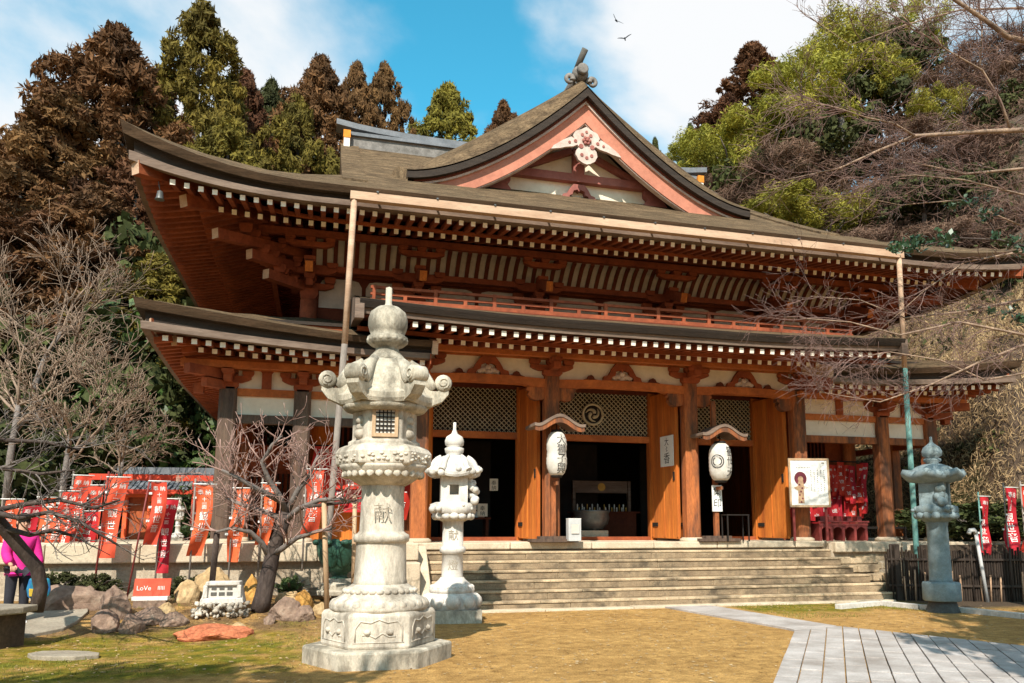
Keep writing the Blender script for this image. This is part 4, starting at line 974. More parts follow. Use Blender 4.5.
def big_lantern():
    t_ = thing('stone_lantern', 'tallest pale stone lantern with curled roof corners and a wooden window', 'stone lantern', (.80, 10.72, 0), R(-4), 'stone lanterns')
    mb = MB(); mb.prism(hexp(.94, 6, 0), (0, 0, -.1), (1, 0, 0), (0, 1, 0), (0, 0, .31)); mb.build('foot_slab', 'granite_mossy', t_, bev=.03)
    mb = MB(); mb.lathe([(.70, .2), (.72, .24), (.72, .60), (.68, .64)], 6, ph=0, sm=False); hb = mb.build('hexagonal_base', 'granite', t_, bev=.02)
    mb = MB()
    for k in range(6):
        a = R(-90 + 60 * k); c, s_ = math.cos(a), math.sin(a); ap = .72 * math.cos(R(30)); o = Vector((c * ap, s_ * ap, 0)); u = Vector((-s_, c, 0))
        q = []
        fr = [(-.28, .30), (-.28, .46), (-.22, .54), (-.1, .52), (0, .56), (.1, .52), (.22, .54), (.28, .46), (.28, .30)]
        mb.tube([o + u * x + Vector((0, 0, z)) for x, z in fr], .011, 5); mb.tube([o + u * -.3 + Vector((0, 0, .29)), o + u * .3 + Vector((0, 0, .29))], .009, 5)
        for x in (-.14, .13): mb.ball(o + u * x + Vector((0, 0, .41)), (.045, .045, .035), 8, 5)
        mb.tube([o + u * x + Vector((0, 0, .37 + .03 * math.sin(x * 30))) for x in (-.2, -.12, -.04, .04, .12, .2)], .012, 5)
    mb.build('base_relief', 'granite', hb)
    mb = MB(); mb.lathe([(.60, .62), (.63, .67), (.58, .76), (.47, .82), (.43, .9), (.38, .93), (.35, .95)], 36); lotus(mb, .565, .70, 26, (.065, .078, .07)); lotus(mb, .44, .865, 30, (.04, .05, .035)); mb.build('lotus_base', 'granite', t_)
    mb = MB(); mb.lathe([(.36, .9), (.332, 1.0), (.318, 1.45), (.322, 1.47), (.35, 1.48), (.36, 1.53), (.35, 1.57), (.31, 1.59), (.285, 1.62), (.272, 2.1), (.285, 2.26)], 32); sh = mb.build('shaft', 'granite', t_)
    carve_text(sh, [('献', 1.86), ('燈', 1.24)], .318, .24, 'worn_carving')
    mb = MB(); mb.lathe([(.29, 2.2), (.38, 2.25), (.50, 2.34), (.55, 2.42), (.57, 2.46)], 36); lotus(mb, .475, 2.37, 28, (.05, .062, .085), -.6); ch = mb.build('lotus_support', 'granite', t_)
    mb = MB(); mb.lathe([(.54, 2.42), (.62, 2.47), (.63, 2.62), (.59, 2.68), (.5, 2.72)], 6, ph=0, sm=False); ck = mb.build('middle_platform', 'granite', t_, bev=.02)
    mb = MB(); rq = random.Random(5)
    for k in range(6):
        a = R(-90 + 60 * k); c, s_ = math.cos(a), math.sin(a); ap = .63 * math.cos(R(30)) - .012; o = Vector((c * ap, s_ * ap, 2.545)); u = Vector((-s_, c, 0))
        for x in (-.2, 0, .2):
            for q in range(6): mb.ball(o + u * (x + rq.uniform(-.07, .07)) + Vector((0, 0, rq.uniform(-.05, .05))), (.032, .032, .022), 7, 4)
    mb.build('relief_pattern', 'granite', ck)
    mb = MB(); mb.lathe([(.47, 2.68), (.47, 2.77), (.42, 2.79), (.42, 3.22), (.46, 3.24), (.48, 3.32)], 6, ph=0, sm=False); fb = mb.build('fire_box', 'granite', t_, bev=.015)
    ap = .42 * math.cos(R(30))
    mb = MB()
    for x0, x1, z0, z1 in ((-.165, -.12, 2.81, 3.20), (.12, .165, 2.81, 3.20), (-.12, .12, 2.81, 2.855), (-.12, .12, 3.155, 3.20)): mb.box(x0, x1, -ap - .03, -ap + .02, z0, z1)
    wf = mb.build('window_frame', 'pink_paint' if False else 'bamboo_pole', fb)
    mb = MB(); mb.box(-.12, .12, -ap - .004, -ap + .0, 2.85, 3.16); mb.build('window_paper', 'paper', wf)
    mb = MB()
    for x in (-.072, -.024, .024, .072): mb.box(x - .007, x + .007, -ap - .02, -ap - .006, 2.85, 3.16)
    for z in (2.90, 2.955, 3.01, 3.065, 3.12): mb.box(-.12, .12, -ap - .022, -ap - .008, z - .007, z + .007)
    mb.build('window_grille', 'black_wood', wf)
    mb = MB()
    for k in (1, 5):
        a = R(-90 + 60 * k); o = Vector((math.cos(a) * ap, math.sin(a) * ap, 0))
        for z, r in ((2.86, .10), (2.95, .075), (3.04, .085), (3.13, .05)): mb.ball(o * .93 + Vector((0, 0, z)), (r, r, r * .8), 8, 6)
        mb.build('side_carving', 'granite', fb); mb = MB()
    mb = MB(); hex_roof(mb, .66, .24, 3.36, 3.90, .12, 6, 0, .04, .05, False)
    for k in range(6):
        a = R(60 * k); c_ = Vector((math.cos(a), math.sin(a), 0)); u_ = Vector((-math.sin(a), math.cos(a), 0))
        mb.prism([(.30, 3.70), (.46, 3.58), (.58, 3.475), (.68, 3.47), (.76, 3.55), (.82, 3.55), (.83, 3.44), (.74, 3.33), (.60, 3.27), (.36, 3.27)], u_ * -.085, c_, (0, 0, 1), u_ * .17)
        n0 = len(mb.v); mb.lathe([(.06, -.115), (.10, -.11), (.115, -.09), (.115, .09), (.10, .11), (.06, .115)], 16); o_ = c_ * .755 + Vector((0, 0, 3.585))
        for i in range(n0, len(mb.v)): p_ = mb.v[i]; mb.v[i] = tuple(o_ + c_ * p_[0] + Vector((0, 0, p_[1])) + u_ * p_[2])
        for sg in (-1, 1): mb.tube([o_ + u_ * (.115 * sg) + c_ * (.07 * math.cos(R(t0)) * (1 - t0 / 700)) + Vector((0, 0, .07 * math.sin(R(t0)) * (1 - t0 / 700))) for t0 in range(-90, 420, 40)], .016, 5)
        mb.tube([c_ * .30 + Vector((0, 0, 3.86)), c_ * .46 + Vector((0, 0, 3.74)), c_ * .55 + Vector((0, 0, 3.58)), c_ * .62 + Vector((0, 0, 3.49))], [.05, .085, .095, .09], 8)
    mb.lathe([(.44, 3.16), (.52, 3.18), (.56, 3.23), (.52, 3.28)], 30); mb.build('roof', 'granite_mossy', t_)
    mb = MB(); mb.lathe([(.27, 3.86), (.23, 3.92), (.16, 4.0), (.15, 4.05), (.22, 4.08), (.265, 4.12), (.27, 4.19), (.22, 4.23), (.24, 4.27), (.262, 4.35), (.262, 4.45), (.235, 4.54), (.15, 4.61), (.06, 4.63), (.044, 4.67), (.042, 4.89), (.0, 4.91)], 24); lotus(mb, .24, 4.145, 18, (.04, .05, .035)); mb.build('finial', 'granite_mossy', t_)
big_lantern()

def lantern(name, label, loc, rz, s, mname, prof):
    """smaller round-shaft lanterns; prof gives the parts' measures"""
    t_ = thing(name, label, 'stone lantern', loc, rz, 'stone lanterns')
    for nm, fn in prof:
        mb = MB(); fn(mb); mb.v = [(a * s, b_ * s, c * s) for a, b_, c in mb.v]; o = mb.build(nm, 'granite_mossy' if nm == 'foot_slab' else ('dark_stone' if nm == 'foot_stone' else mname), t_)
        if nm == 'shaft' and name == 'stone_lantern' and mname == 'granite_white': carve_text(o, [('献', 1.54), ('燈', 1.0)], .2, .2, 'worn_carving')
    return t_
def lump(mb, c, r, n, sd, sz):
    q = random.Random(sd)
    for i in range(n): mb.ball((c[0] + q.uniform(-r[0], r[0]), c[1] + q.uniform(-r[1], r[1]), c[2] + q.uniform(-r[2], r[2])), (q.uniform(.6, 1.2) * sz,) * 3, 8, 6)
def m_box(mb):
    w_ = .245
    for x0, x1, z0, z1 in ((-w_, -.085, 2.12, 2.62), (.085, w_, 2.12, 2.62), (-.085, .085, 2.12, 2.27), (-.085, .085, 2.46, 2.62)): mb.box(x0, x1, -w_, w_, z0, z1)
    mb.box(-.09, .09, .05, .1, 2.12, 2.6)
    lump(mb, (.36, -.05, 2.30), (.07, .1, .14), 14, 3, .075); lump(mb, (.34, -.05, 2.48), (.05, .1, .06), 6, 4, .06)
def m_finial(mb): mb.lathe([(.2, 2.98), (.13, 3.02), (.17, 3.06), (.18, 3.14), (.13, 3.17), (.17, 3.2), (.18, 3.28), (.15, 3.36), (.06, 3.42), (.03, 3.5), (.03, 3.63), (0, 3.64)], 20)
def m_roof(mb):
    hex_roof(mb, .50, .2, 2.68, 3.00, .09, 6, R(0), .05, .05, False); lump(mb, (0, 0, 2.70), (.42, .42, .05), 40, 9, .075); lump(mb, (.46, -.1, 2.74), (.06, .1, .05), 7, 19, .06); lump(mb, (-.46, -.1, 2.72), (.05, .1, .04), 6, 29, .055)
mid_prof = [('foot_slab', lambda mb: mb.prism(hexp(.72, 4, 45), (0, 0, -.1), (1, 0, 0), (0, 1, 0), (0, 0, .32))),
            ('lotus_base', lambda mb: (mb.lathe([(.48, .2), (.5, .34), (.42, .5), (.36, .52)], 28), lotus(mb, .45, .36, 10, (.12, .15, .13)), lotus(mb, .42, .32, 10, (.14, .1, .1)), mb.lathe([(.40, .5), (.42, .56), (.40, .6), (.33, .66), (.24, .74), (.21, .78)], 28), lotus(mb, .36, .6, 18, (.055, .065, .05)))),
            ('shaft', lambda mb: mb.lathe([(.21, .75), (.195, .8), (.192, 1.2), (.235, 1.22), (.24, 1.27), (.235, 1.32), (.192, 1.34), (.19, 1.75), (.21, 1.84)], 26)),
            ('middle_platform', lambda mb: (mb.lathe([(.2, 1.78), (.28, 1.82), (.38, 1.92), (.42, 1.94), (.43, 2.1), (.32, 2.14)], 6, ph=0), lotus(mb, .33, 1.88, 14, (.075, .09, .07)), lump(mb, (0, 0, 2.03), (.40, .40, .05), 26, 5, .06))),
            ('fire_box', m_box), ('roof', m_roof), ('finial', m_finial)]
lantern('stone_lantern', 'white stone lantern with a carved lion, at the foot of the steps', (2.40, 14.85, 0), R(-6), 1.0, 'granite_white', mid_prof)
def r_box(mb):
    for sg in (-1, 1): mb.box(sg * .2 - .06, sg * .2 + .06, -.24, .24, 2.12, 2.60)
    mb.box(-.25, .25, -.2, .2, 2.12, 2.22); mb.box(-.25, .25, -.2, .2, 2.48, 2.60); mb.box(-.05, .06, -.05, .2, 2.12, 2.6)
    lump(mb, (-.22, -.16, 2.26), (.12, .1, .1), 16, 13, .085); lump(mb, (-.24, -.18, 2.42), (.06, .06, .08), 7, 14, .07)
def r_roof(mb):
    prof = [(.3, 2.58), (.5, 2.62), (.58, 2.70), (.54, 2.78), (.40, 2.84), (.3, 2.92), (.18, 2.97)]
    n = 6; rows = []
    for r, z in prof:
        o = []
        for i in range(25):
            a = 2 * math.pi * i / 24; k = .5 + .5 * math.cos(6 * a); o.append((r * (1 + .1 * k) * math.cos(a), r * (1 + .1 * k) * math.sin(a), z + (.09 * k if r > .45 else 0)))
        rows.append(o)
    mb.grid(rows[::1]); lump(mb, (0, 0, 2.74), (.42, .42, .04), 26, 21, .07)
right_prof = [('foot_stone', lambda mb: mb.lathe([(.34, -.15), (.33, 0), (.29, .1), (.26, .2), (.26, .24)], 20)),
              ('ring_base', lambda mb: mb.lathe([(.34, .22), (.36, .24), (.36, .56), (.34, .59), (.22, .6)], 28)),
              ('shaft', lambda mb: mb.lathe([(.225, .58), (.215, .64), (.20, 1.7), (.21, 1.74), (.225, 1.82)], 26)),
              ('middle_platform', lambda mb: (mb.lathe([(.22, 1.78), (.3, 1.84), (.40, 1.96), (.43, 2.0), (.42, 2.1), (.3, 2.14)], 8), lotus(mb, .36, 1.92, 14, (.08, .1, .08)), lump(mb, (0, 0, 2.05), (.38, .38, .03), 24, 31, .055))),
              ('fire_box', r_box), ('roof', r_roof),
              ('finial', lambda mb: mb.lathe([(.18, 2.94), (.12, 3.0), (.17, 3.04), (.17, 3.08), (.12, 3.11), (.19, 3.15), (.2, 3.24), (.16, 3.32), (.06, 3.4), (.03, 3.44), (.025, 3.54), (0, 3.55)], 20))]
lantern('stone_lantern', 'grey green stone lantern with a round column shaft, beside the right kerb', (12.18, 13.75, 0), R(35), 1.0, 'granite_green', right_prof)
o = lantern('stone_lantern', 'smallest white stone lantern far left on the platform between red banners', (at(177, 538, Y=22).x, 22.0, FL), 0, .29, 'granite_white', mid_prof)

# ------------------------------------------------------------------ paper lanterns on posts, signs and boxes at the doors
def paper_lantern(label, base, px, rot, chars, rad, hgt, zc, roofz, sign=False):
    t_ = thing('paper_lantern', label, 'paper lantern', base, rot, 'paper lanterns at the doors')
    z0 = -base[2]
    mb = MB(); mb.box(-.055, .055, -.05, .05, 0, (roofz + .9 if sign else roofz + .1) + z0); mb.box(-.03, .03, -.35, .05, zc - hgt / 2 - .22 + z0, zc - hgt / 2 - .14 + z0) ; mb.build('post', 'column_wood', t_)
    mb = MB(); mb.box(-.55, .55, -.2, .2, 0, .07); mb.box(-.35, .35, -.12, .12, .07, .13); mb.build('foot', 'grey_column_wood', t_)
    mb = MB(); hw = .60; n = 14; dz = roofz + z0
    def rz_(u): return .27 * (.5 + .5 * math.cos(math.pi * min(1, abs(u) * 1.08))) + .04 * abs(u) ** 4
    for y0, y1, th, mi in ((-.62, .25, .045, 0),):
        top = [(hw * (k / n * 2 - 1), rz_(k / n * 2 - 1) * .95) for k in range(n + 1)]
        mb.prism(top + [(x, z - .07) for x, z in top[::-1]], (0, y0, dz), (1, 0, 0), (0, 0, 1), (0, y1 - y0, 0))
    rf = mb.build('canopy', 'eave_board', t_)
    mb = MB(); top = [(hw * .97 * (k / n * 2 - 1), rz_(k / n * 2 - 1) * .95 - .055) for k in range(n + 1)]
    mb.prism(top + [(x, z - .09 - .05 * (1 - abs(x))) for x, z in top[::-1]], (0, -.60, dz), (1, 0, 0), (0, 0, 1), (0, .05, 0)); mb.build('canopy_gable', 'column_wood', rf)  # front in a brighter wood than the canopy: its light is in the colour
    c = Vector((0, -.30, zc + z0)); h2 = hgt / 2
    mb = MB(); prof = [(rad * .55, -h2)]
    m_ = 18
    for k in range(m_ + 1):
        f = k / m_; z = -h2 + hgt * f; r = rad * (1 - .42 * abs(2 * f - 1) ** 4 - (.08 * math.exp(-((f - .52) / .12) ** 2) if not sign else 0)) + (.008 if k % 2 else 0); prof.append((r, z))
    mb.lathe(prof, 26, c); lb = mb.build('lantern_shade', 'paper', t_)
    mb = MB(); mb.lathe([(rad * .5, -h2 - .05), (rad * .58, -h2), (rad * .5, -h2 + .02)], 20, c); mb.lathe([(rad * .5, h2 - .02), (rad * .58, h2), (rad * .5, h2 + .06)], 20, c); mb.tube([c + Vector((0, 0, h2)), c + Vector((0, 0, h2 + .2))], .015, 5); mb.build('lantern_rim', 'black_wood', t_)
    mb = MB()
    for ch, dzz, sz, th0, mi in chars:
        def fn(a, b_):
            rr_ = rad * (1.03 - .36 * min(1, abs(2 * (dzz + b_) / hgt)) ** 4); th = -math.pi / 2 + th0 + a / rad; return (c.x + rr_ * math.cos(th), c.y + rr_ * math.sin(th), c.z + dzz + b_)
        write(mb, ch, sz, fn, mi)
    mb.build('lettering', ['ink', 'ink_soft'], lb)
    if sign:
        mb = MB(); mb.box(-.13, .13, -.09, -.06, 2.08 + z0 + 0, 2.72 + z0); sg = mb.build('hanging_sign', 'white_paint', t_)
        mb = MB()
        for ch, z in (('集', 2.57), ('印', 2.28)): write(mb, ch, .23, lambda a, b_: (a, -.095, z + z0 + b_))
        mb.build('sign_lettering', 'ink', sg)
    return t_
paper_lantern('slender white paper lantern with black brush writing, hung before the left middle column', (5.18, 17.78, FL), 0, 0, [('大', .32, .26, .25, 0), ('獅', .10, .24, .25, 1), ('子', -.12, .24, .25, 0), ('興', -.34, .26, .25, 0)], .235, .98, 3.35, 3.98)
paper_lantern('fat white paper lantern with a grey crest, hung beside the right middle column', (8.98 + .42, 17.95, FL), 0, 0, [('観', .25, .27, .6, 0), ('世', 0, .27, .6, 0), ('天', -.25, .27, .6, 0), ('◎', .0, .42, -.75, 1)], .27, .90, 3.27, 3.92, True)

def sheet(label, name, c, wd, ht, ry, txt, sz, mname='white_paint', cat='sign', cols=None):
    t_ = thing(name, label, cat, c, ry); mb = MB(); mb.box(-wd / 2, wd / 2, -.008, .008, -ht / 2, ht / 2); mb.build('paper_sheet', mname, t_)
    mb = MB()
    for ch, x, z, s_ in txt: write(mb, ch, s_, lambda a, b_: (x + a, -.0095, z + b_))
    mb.build('lettering', 'ink', t_); return t_
# door leaf sign (faces the viewer along the leaf)
aE = CXS[4] - .2; hE = Vector((aE - .28 + .06, YC - .1, 0)); oE = Vector((aE - .06, YF + .16, 0)); dE = (oE - hE).normalized(); nE = Vector((dE.y, -dE.x, 0)); nE = nE if nE.y < 0 or nE.x < 0 else -nE
nE = Vector((-abs(dE.y), -abs(dE.x), 0)).normalized() if True else nE
pE = hE + dE * .85 + nE * .06; pE.z = 3.62
sheet('white paper notice with black brush writing on the third orange door leaf', 'notice', pE, .62, .78, math.atan2(dE.y, dE.x), [('大', 0, .24, .22), ('〻', 0, .06, .18), ('香', 0, -.18, .3)], .2, cat='notice')

# grey box on the platform and small black stand
t_ = thing('donation_stand', 'pale grey upright box standing before the left middle column', 'box', (5.60, 17.55, FL + .02)); mb = MB(); mb.box(-.15, .15, -.10, .10, 0, .50); mb.build('body', 'grey_box', t_, bev=.01)
mb = MB(); mb.box(-.09, .09, -.125, -.121, .17, .38); mb.build('label_plate', 'paper', t_); mb = MB(); mb.box(-.15, .15, -.10, .10, .5, .512); mb.build('lid', 'white_paint', t_)
t_ = thing('metal_stand', 'thin black metal frame stand below the fat paper lantern', 'stand', (9.75, 17.65, FL)); mb = MB()
for x in (-.28, .28):
    for y in (-.14, .14): mb.box(x - .014, x + .014, y - .014, y + .014, 0, .62)
mb.each('leg', 'black_wood', t_)
mb = MB(); mb.box(-.30, .30, -.16, .16, .62, .645); mb.build('shelf', 'black_wood', t_)

# poster board at the right of the steps
t_ = thing('poster_board', 'white poster in a wooden frame showing a many armed statue, on two red legs', 'poster', (at(809, 480, Y=17.6).x, 17.6, FL), R(-12)); t_.scale = (.80, .80, .86)
mb = MB(); mb.box(-.60, .60, -.02, .02, 1.02, 2.34); mb.build('board', 'white_paint', t_)
mb = MB()
for x0, x1, z0, z1 in ((-.65, .65, .97, 1.03), (-.65, .65, 2.33, 2.39), (-.65, -.59, 1.03, 2.33), (.59, .65, 1.03, 2.33)): mb.box(x0, x1, -.035, .03, z0, z1)
mb.build('frame', 'bamboo_pole', t_)
for x in (-.52, .52):
    mb = MB(); mb.box(x - .035, x + .035, .03, .09, 0, 1.0); mb.build('leg', 'red_lacquer', t_)
mb = MB()
def disc(mb, cx, cz, r, y, n=22, mi=0, sx_=1): mb.add([(cx + r * sx_ * math.cos(2 * math.pi * i / n), y, cz + r * math.sin(2 * math.pi * i / n)) for i in range(n)], [tuple(range(n))], mi)
disc(mb, -.28, 1.80, .20, -.0215); disc(mb, -.28, 1.78, .085, -.0225, mi=1); disc(mb, -.28, 1.66, .055, -.0235, mi=1)
mb.add([(-.40, -.023, 1.50), (-.16, -.023, 1.50), (-.20, -.023, 1.72), (-.36, -.023, 1.72)], [(0, 1, 2, 3)], 1)
mb.add([(-.38, -.023, 1.08), (-.18, -.023, 1.08), (-.19, -.023, 1.5), (-.37, -.023, 1.5)], [(0, 1, 2, 3)], 1)
for k in range(9):
    a = R(200 + 17 * k) if k < 5 else R(-20 - 17 * (8 - k)); x = -.28 + .0; 
    mb.add([(x, -.0228, 1.62), (x + .24 * math.cos(a), -.0228, 1.58 + .2 * math.sin(a) * .6), (x + .22 * math.cos(a + .15), -.0228, 1.55 + .2 * math.sin(a + .15) * .6)], [(0, 1, 2)], 1)
for k in range(6): disc(mb, -.28 + .05 * math.sin(k * 2.1), 1.12 + .1 * k, .03, -.0238, 10, 0)
mb.build('statue_picture', ['halo_maroon', 'statue_tan'], t_)
mb = MB(); rq = random.Random(8)
for k in range(5):
    x = .05 + .105 * k; z = 2.05
    while z > 1.45:
        mb.box(x, x + .02, -.0225, -.0215, z - .03, z); z -= rq.uniform(.045, .07)
for k in range(9): mb.box(-.40 + .05 * k, -.375 + .05 * k, -.0225, -.0215, 2.10, 2.13)
mb.box(.42, .5, -.0225, -.0215, 2.24, 2.27); mb.build('poster_text', 'ink_soft', t_)

# things in the dark hall
t_ = thing('incense_burner', 'dark round bronze incense burner on a pale stone block inside the middle doorway', 'incense burner', (6.98, 20.35, FL)); mb = MB(); mb.box(-.38, .38, -.3, .3, 0, .26); mb.build('stone_block', 'coping_stone', t_, bev=.02)
mb = MB(); mb.lathe([(.12, .26), (.3, .30), (.44, .42), (.49, .58), (.47, .70), (.50, .74), (.52, .78), (.46, .79), (.42, .74), (.40, .70), (.0, .68)], 30); mb.build('bowl', 'iron_grey', t_); mb = MB()
for a in range(3): mb.lathe([(.05, .26), (.07, .36)], 8, (.24 * math.cos(R(120 * a + 30)), .24 * math.sin(R(120 * a + 30)), 0))
mb.each('foot', 'iron_grey', t_)
t_ = thing('altar_table', 'dark wooden altar with rows of small votive candles behind the incense burner', 'altar', (8.0, 22.2, FL)); mb = MB(); mb.box(-.9, .9, -.3, .3, 0, .75); mb.box(-1.0, 1.0, -.36, .36, .75, .8); mb.build('table', 'dark_red_wood', t_)
mb = MB(); mb.box(-.9, .9, .15, .25, 1.35, 1.7); mb.box(-.9, -.82, .1, .25, .8, 1.7); mb.box(.82, .9, .1, .25, .8, 1.7); mb.build('canopy_board', 'eave_board', t_)
mb = MB(); disc(mb, 0, 1.52, .12, .14, 14); mb.build('crest', 'gold', t_)
rq = random.Random(4)
for k in range(20):
    mb = MB(); x = -.8 + .16 * (k % 10) + rq.uniform(-.03, .03); mb.lathe([(.02, .8), (.02, .9 + .1 * (k // 10)), (.0, .93 + .1 * (k // 10))], 6, (x, -.2 + .2 * (k // 10), 0)); mb.build('votive_candle', 'white_paint' if k % 3 else 'gold', t_)
for (x, y, z, w_, h_, lab) in [(4.15, 20.9, 1.95, .34, .42, 'white paper sheet hanging lowest in the left doorway'), (4.45, 20.9, 2.62, .28, .4, 'white paper sheet hanging upper right in the left doorway')]:
    sheet(lab, 'paper_notice', (x, y, z + .2), w_ * .8, h_ * .8, 0, [('奉', 0, .05, .14), ('納', 0, -.08, .14)], .1, 'plaster', 'notice')
t_ = thing('offering_table', 'low dark table with white offerings inside the left doorway', 'table', (3.7, 21.2, FL)); mb = MB(); mb.box(-.7, .7, -.25, .25, .55, .6); mb.build('table_top', 'dark_red_wood', t_)
for sx_ in (-1, 1): mb = MB(); mb.box(sx_ * .6 - .04, sx_ * .6 + .04, -.2, .2, 0, .55); mb.build('leg', 'dark_red_wood', t_)
for i, (x, w_) in enumerate(((.05, .2), (.42, .26), (-.3, .12))):
    tag(MB().box(-w_ / 2, w_ / 2, -.08, .08, 0, .1 + .06 * (i == 1)).build('offering_box', 'white_paint', loc=(3.7 + x, 21.2, FL + .6)), ['middle white offering box on the low dark table', 'tallest white offering box, at the right end of the low dark table', 'narrow white offering box at the left end of the low dark table'][i], 'offering box', 'offerings on the low table')

# red lacquered racks below the poster's right side
t_ = thing('offering_rack', 'low red lacquered rack with arched openings on the platform right of the poster', 'rack', (12.95, 18.05, FL)); mb = MB(); mb.box(-.72, .72, -.2, .2, .38, .44); mb.box(-.75, .75, -.22, .22, .46, .50); mb.build('shelf', 'red_lacquer', t_)
for x in (-.68, -.35, 0, .35, .68):
    mb = MB(); mb.box(x - .035, x + .035, -.18, .18, 0, .38); mb.build('leg', 'red_lacquer', t_)
mb = MB()
for x in (-.52, -.18, .18, .52): mb.prism([(-.13, .38), (-.13, .28), (-.07, .33), (0, .35), (.07, .33), (.13, .28), (.13, .38)], (x, -.19, 0), (1, 0, 0), (0, 0, 1), (0, .03, 0))
for x in (-.55, -.3, -.05, .25, .55): mb.box(x - .07, x + .07, -.1, .1, .5, .62)
mb.each('apron', 'red_lacquer', t_)
mb = MB(); mb.box(13.75, 15.2, 18.3, 18.34, FL + .3, FL + .36); mb.box(13.75, 13.8, 18.28, 18.36, FL, FL + .36); mb.box(15.15, 15.2, 18.28, 18.36, FL, FL + .36); mb.box(14.45, 14.5, 18.28, 18.36, FL, FL + .36); tag(mb.build('low_rail', 'black_wood'), 'low dark wooden rail across the rightmost porch bay', 'rail')

# ------------------------------------------------------------------ banners
def banner_mesh(W, H, seed, nx=6, ny=18, amp=.08):
    q = random.Random(seed); ph = q.uniform(0, 6); sw = q.uniform(.6, 1.2)
    def pt(a, b_, dy=0):   # a 0..1 across, b 0..1 down
        y = amp * math.sin(2.2 * b_ * math.pi + ph + 2.5 * a) * (b_ ** .6) + .03 * math.sin(7 * b_ + 5 * a + ph)
        x = W * (a - .0) * (1 - .12 * b_) - .08 * sw * b_ ** 1.5 * H * .8 + .03 * math.sin(5 * b_ + ph)
        return (x, y + dy, -H * b_)
    return pt
def make_banner(name, label, W, H, seed, mname, polez, lean, group, texts=True, loc=(0, 0, 0), rz=0, poleup=.12, pmat='grey_pole'):
    t_ = thing(name, label, 'banner', loc, rz, group); pt = banner_mesh(W, H, seed)
    z = polez
    mb = MB(); mb.tube([(-.03 + lean, .02, -.1), (-.03, .02, z + poleup)], .018, 6); mb.build('pole', pmat, t_)
    mb = MB(); mb.tube([(-.06, .0, z + .02), (W + .05, .0, z + .02)], .010, 5); mb.build('cross_rod', 'white_paint', t_)
    mb = MB(); mb.grid([[tuple(Vector(pt(i / 6, j / 18)) + Vector((0, 0, z))) for i in range(7)] for j in range(19)]); cl = mb.build('cloth', mname, t_)
    mb = MB()
    for f in (.18, .40, .62): p = pt(0, f); mb.box(p[0] - .045, p[0] + .01, p[1] - .008, p[1] + .008, z + p[2] - .02, z + p[2] + .02)
    mb.each('loop', 'white_paint', cl)
    if texts:
        mb = MB(); s_ = W
        def put(ch, u, v, sz):
            def fn(a, b_): return tuple(Vector(pt(u + a / W, v - b_ / H, -.006)) + Vector((0, 0, z)))
            write(mb, ch, sz, fn)
        put('奉', .28, .10, W * .36); put('納', .72, .10, W * .36)
        for k, ch in enumerate('十一面'): put(ch, .5, .20 + .055 * k, W * .3)
        for k, ch in enumerate('観世音'): put(ch, .5, .44 + .15 * k, W * .56)
        put('奈', .35, .92, W * .3) if False else None
        mb.build('lettering', 'white_paint', cl)
    return t_
G1 = 'orange banners on poles along the left platform'; G2 = 'red banners beyond the right fence'; G3 = 'banners massed at the far left'
def zl(px, y, Y): return at(px, y, Y=Y).z
b0 = None
specs = [  # px of the flag top left, top y, bottom y, depth, label, material
    (197, 485, 556, 16.15, 'orange banner with white characters just left of the dark corner column', 'flag_orange', .30, 0),
    (235, 489, 562, 16.2, 'orange banner hanging beside the dark corner column base, left of the gnarled plum tree', 'flag_orange', .27, 0),
    (152, 482, 545, 16.0, 'orange banner on a leaning red pole above the small red sign', 'flag_orange', .26, -.25),
    (264, 484, 545, 16.5, 'orange banner half hidden behind the trunk of the plum tree', 'flag_orange', .26, 0),
    (308, 470, 534, 16.4, 'orange banner hung before the second dark column, by the green bronze basin', 'flag_orange', .34, 0),
    (110, 478, 558, 16.2, 'tall orange banner with red cloth behind it, left of the grey roofed shrine', 'flag_orange', .30, -.1)]
for i, (px, ya, yb, Y, lab, mm, W, lean) in enumerate(specs):
    a = at(px, ya, Y=Y); H = a.z - at(px, yb, Y=Y).z; gz_ = ground_h(a.x, Y) if Y < 16.5 else FL
    if Y >= 16.5: gz_ = .4
    make_banner('banner', lab, W, H, 20 + i, mm, a.z - gz_, lean, G1, loc=(a.x, Y, gz_), rz=R(random.Random(i).uniform(-12, 12)), pmat='red_lacquer' if lean else 'grey_pole')
a = at(164, 500, Y=16.6)
make_banner('banner', 'dark red banner hanging slack behind the leaning orange banner', .26, 1.35, 41, 'flag_red', a.z - .4, 0, G1, loc=(a.x, 16.45, .4))
# mass of red banners at the left edge
rq = random.Random(17)
far = [(4, 500, 'far left banner cut by the edge of the photo'), (24, 505, 'banner with slack folds above the pink jacket'), (40, 498, 'short orange banner left of the dark leaning trunk'), (62, 492, 'red banner above the dark opening in the stone wall'),
       (75, 476, 'small red banner with a white head, standing taller than its neighbours'), (12, 520, 'lowest orange banner beside the pink jacket'), (50, 508, 'crumpled red banner behind the dark leaning trunk'), (84, 512, 'low red banner over the dark opening in the wall'), (92, 486, 'red banner before the grey shrine roof, left of the tallest far banner')]
for i, (px, ya, lab) in enumerate(far):
    Y = 18.2 + .5 * (i % 3); a = at(px, ya, Y=Y)
    make_banner('banner', lab, .31, 1.25 + .1 * (i % 3), 60 + i, 'flag_red' if i % 2 else 'flag_orange', a.z - FL, 0, G3, loc=(a.x, Y, FL), rz=R(rq.uniform(-25, 25)))
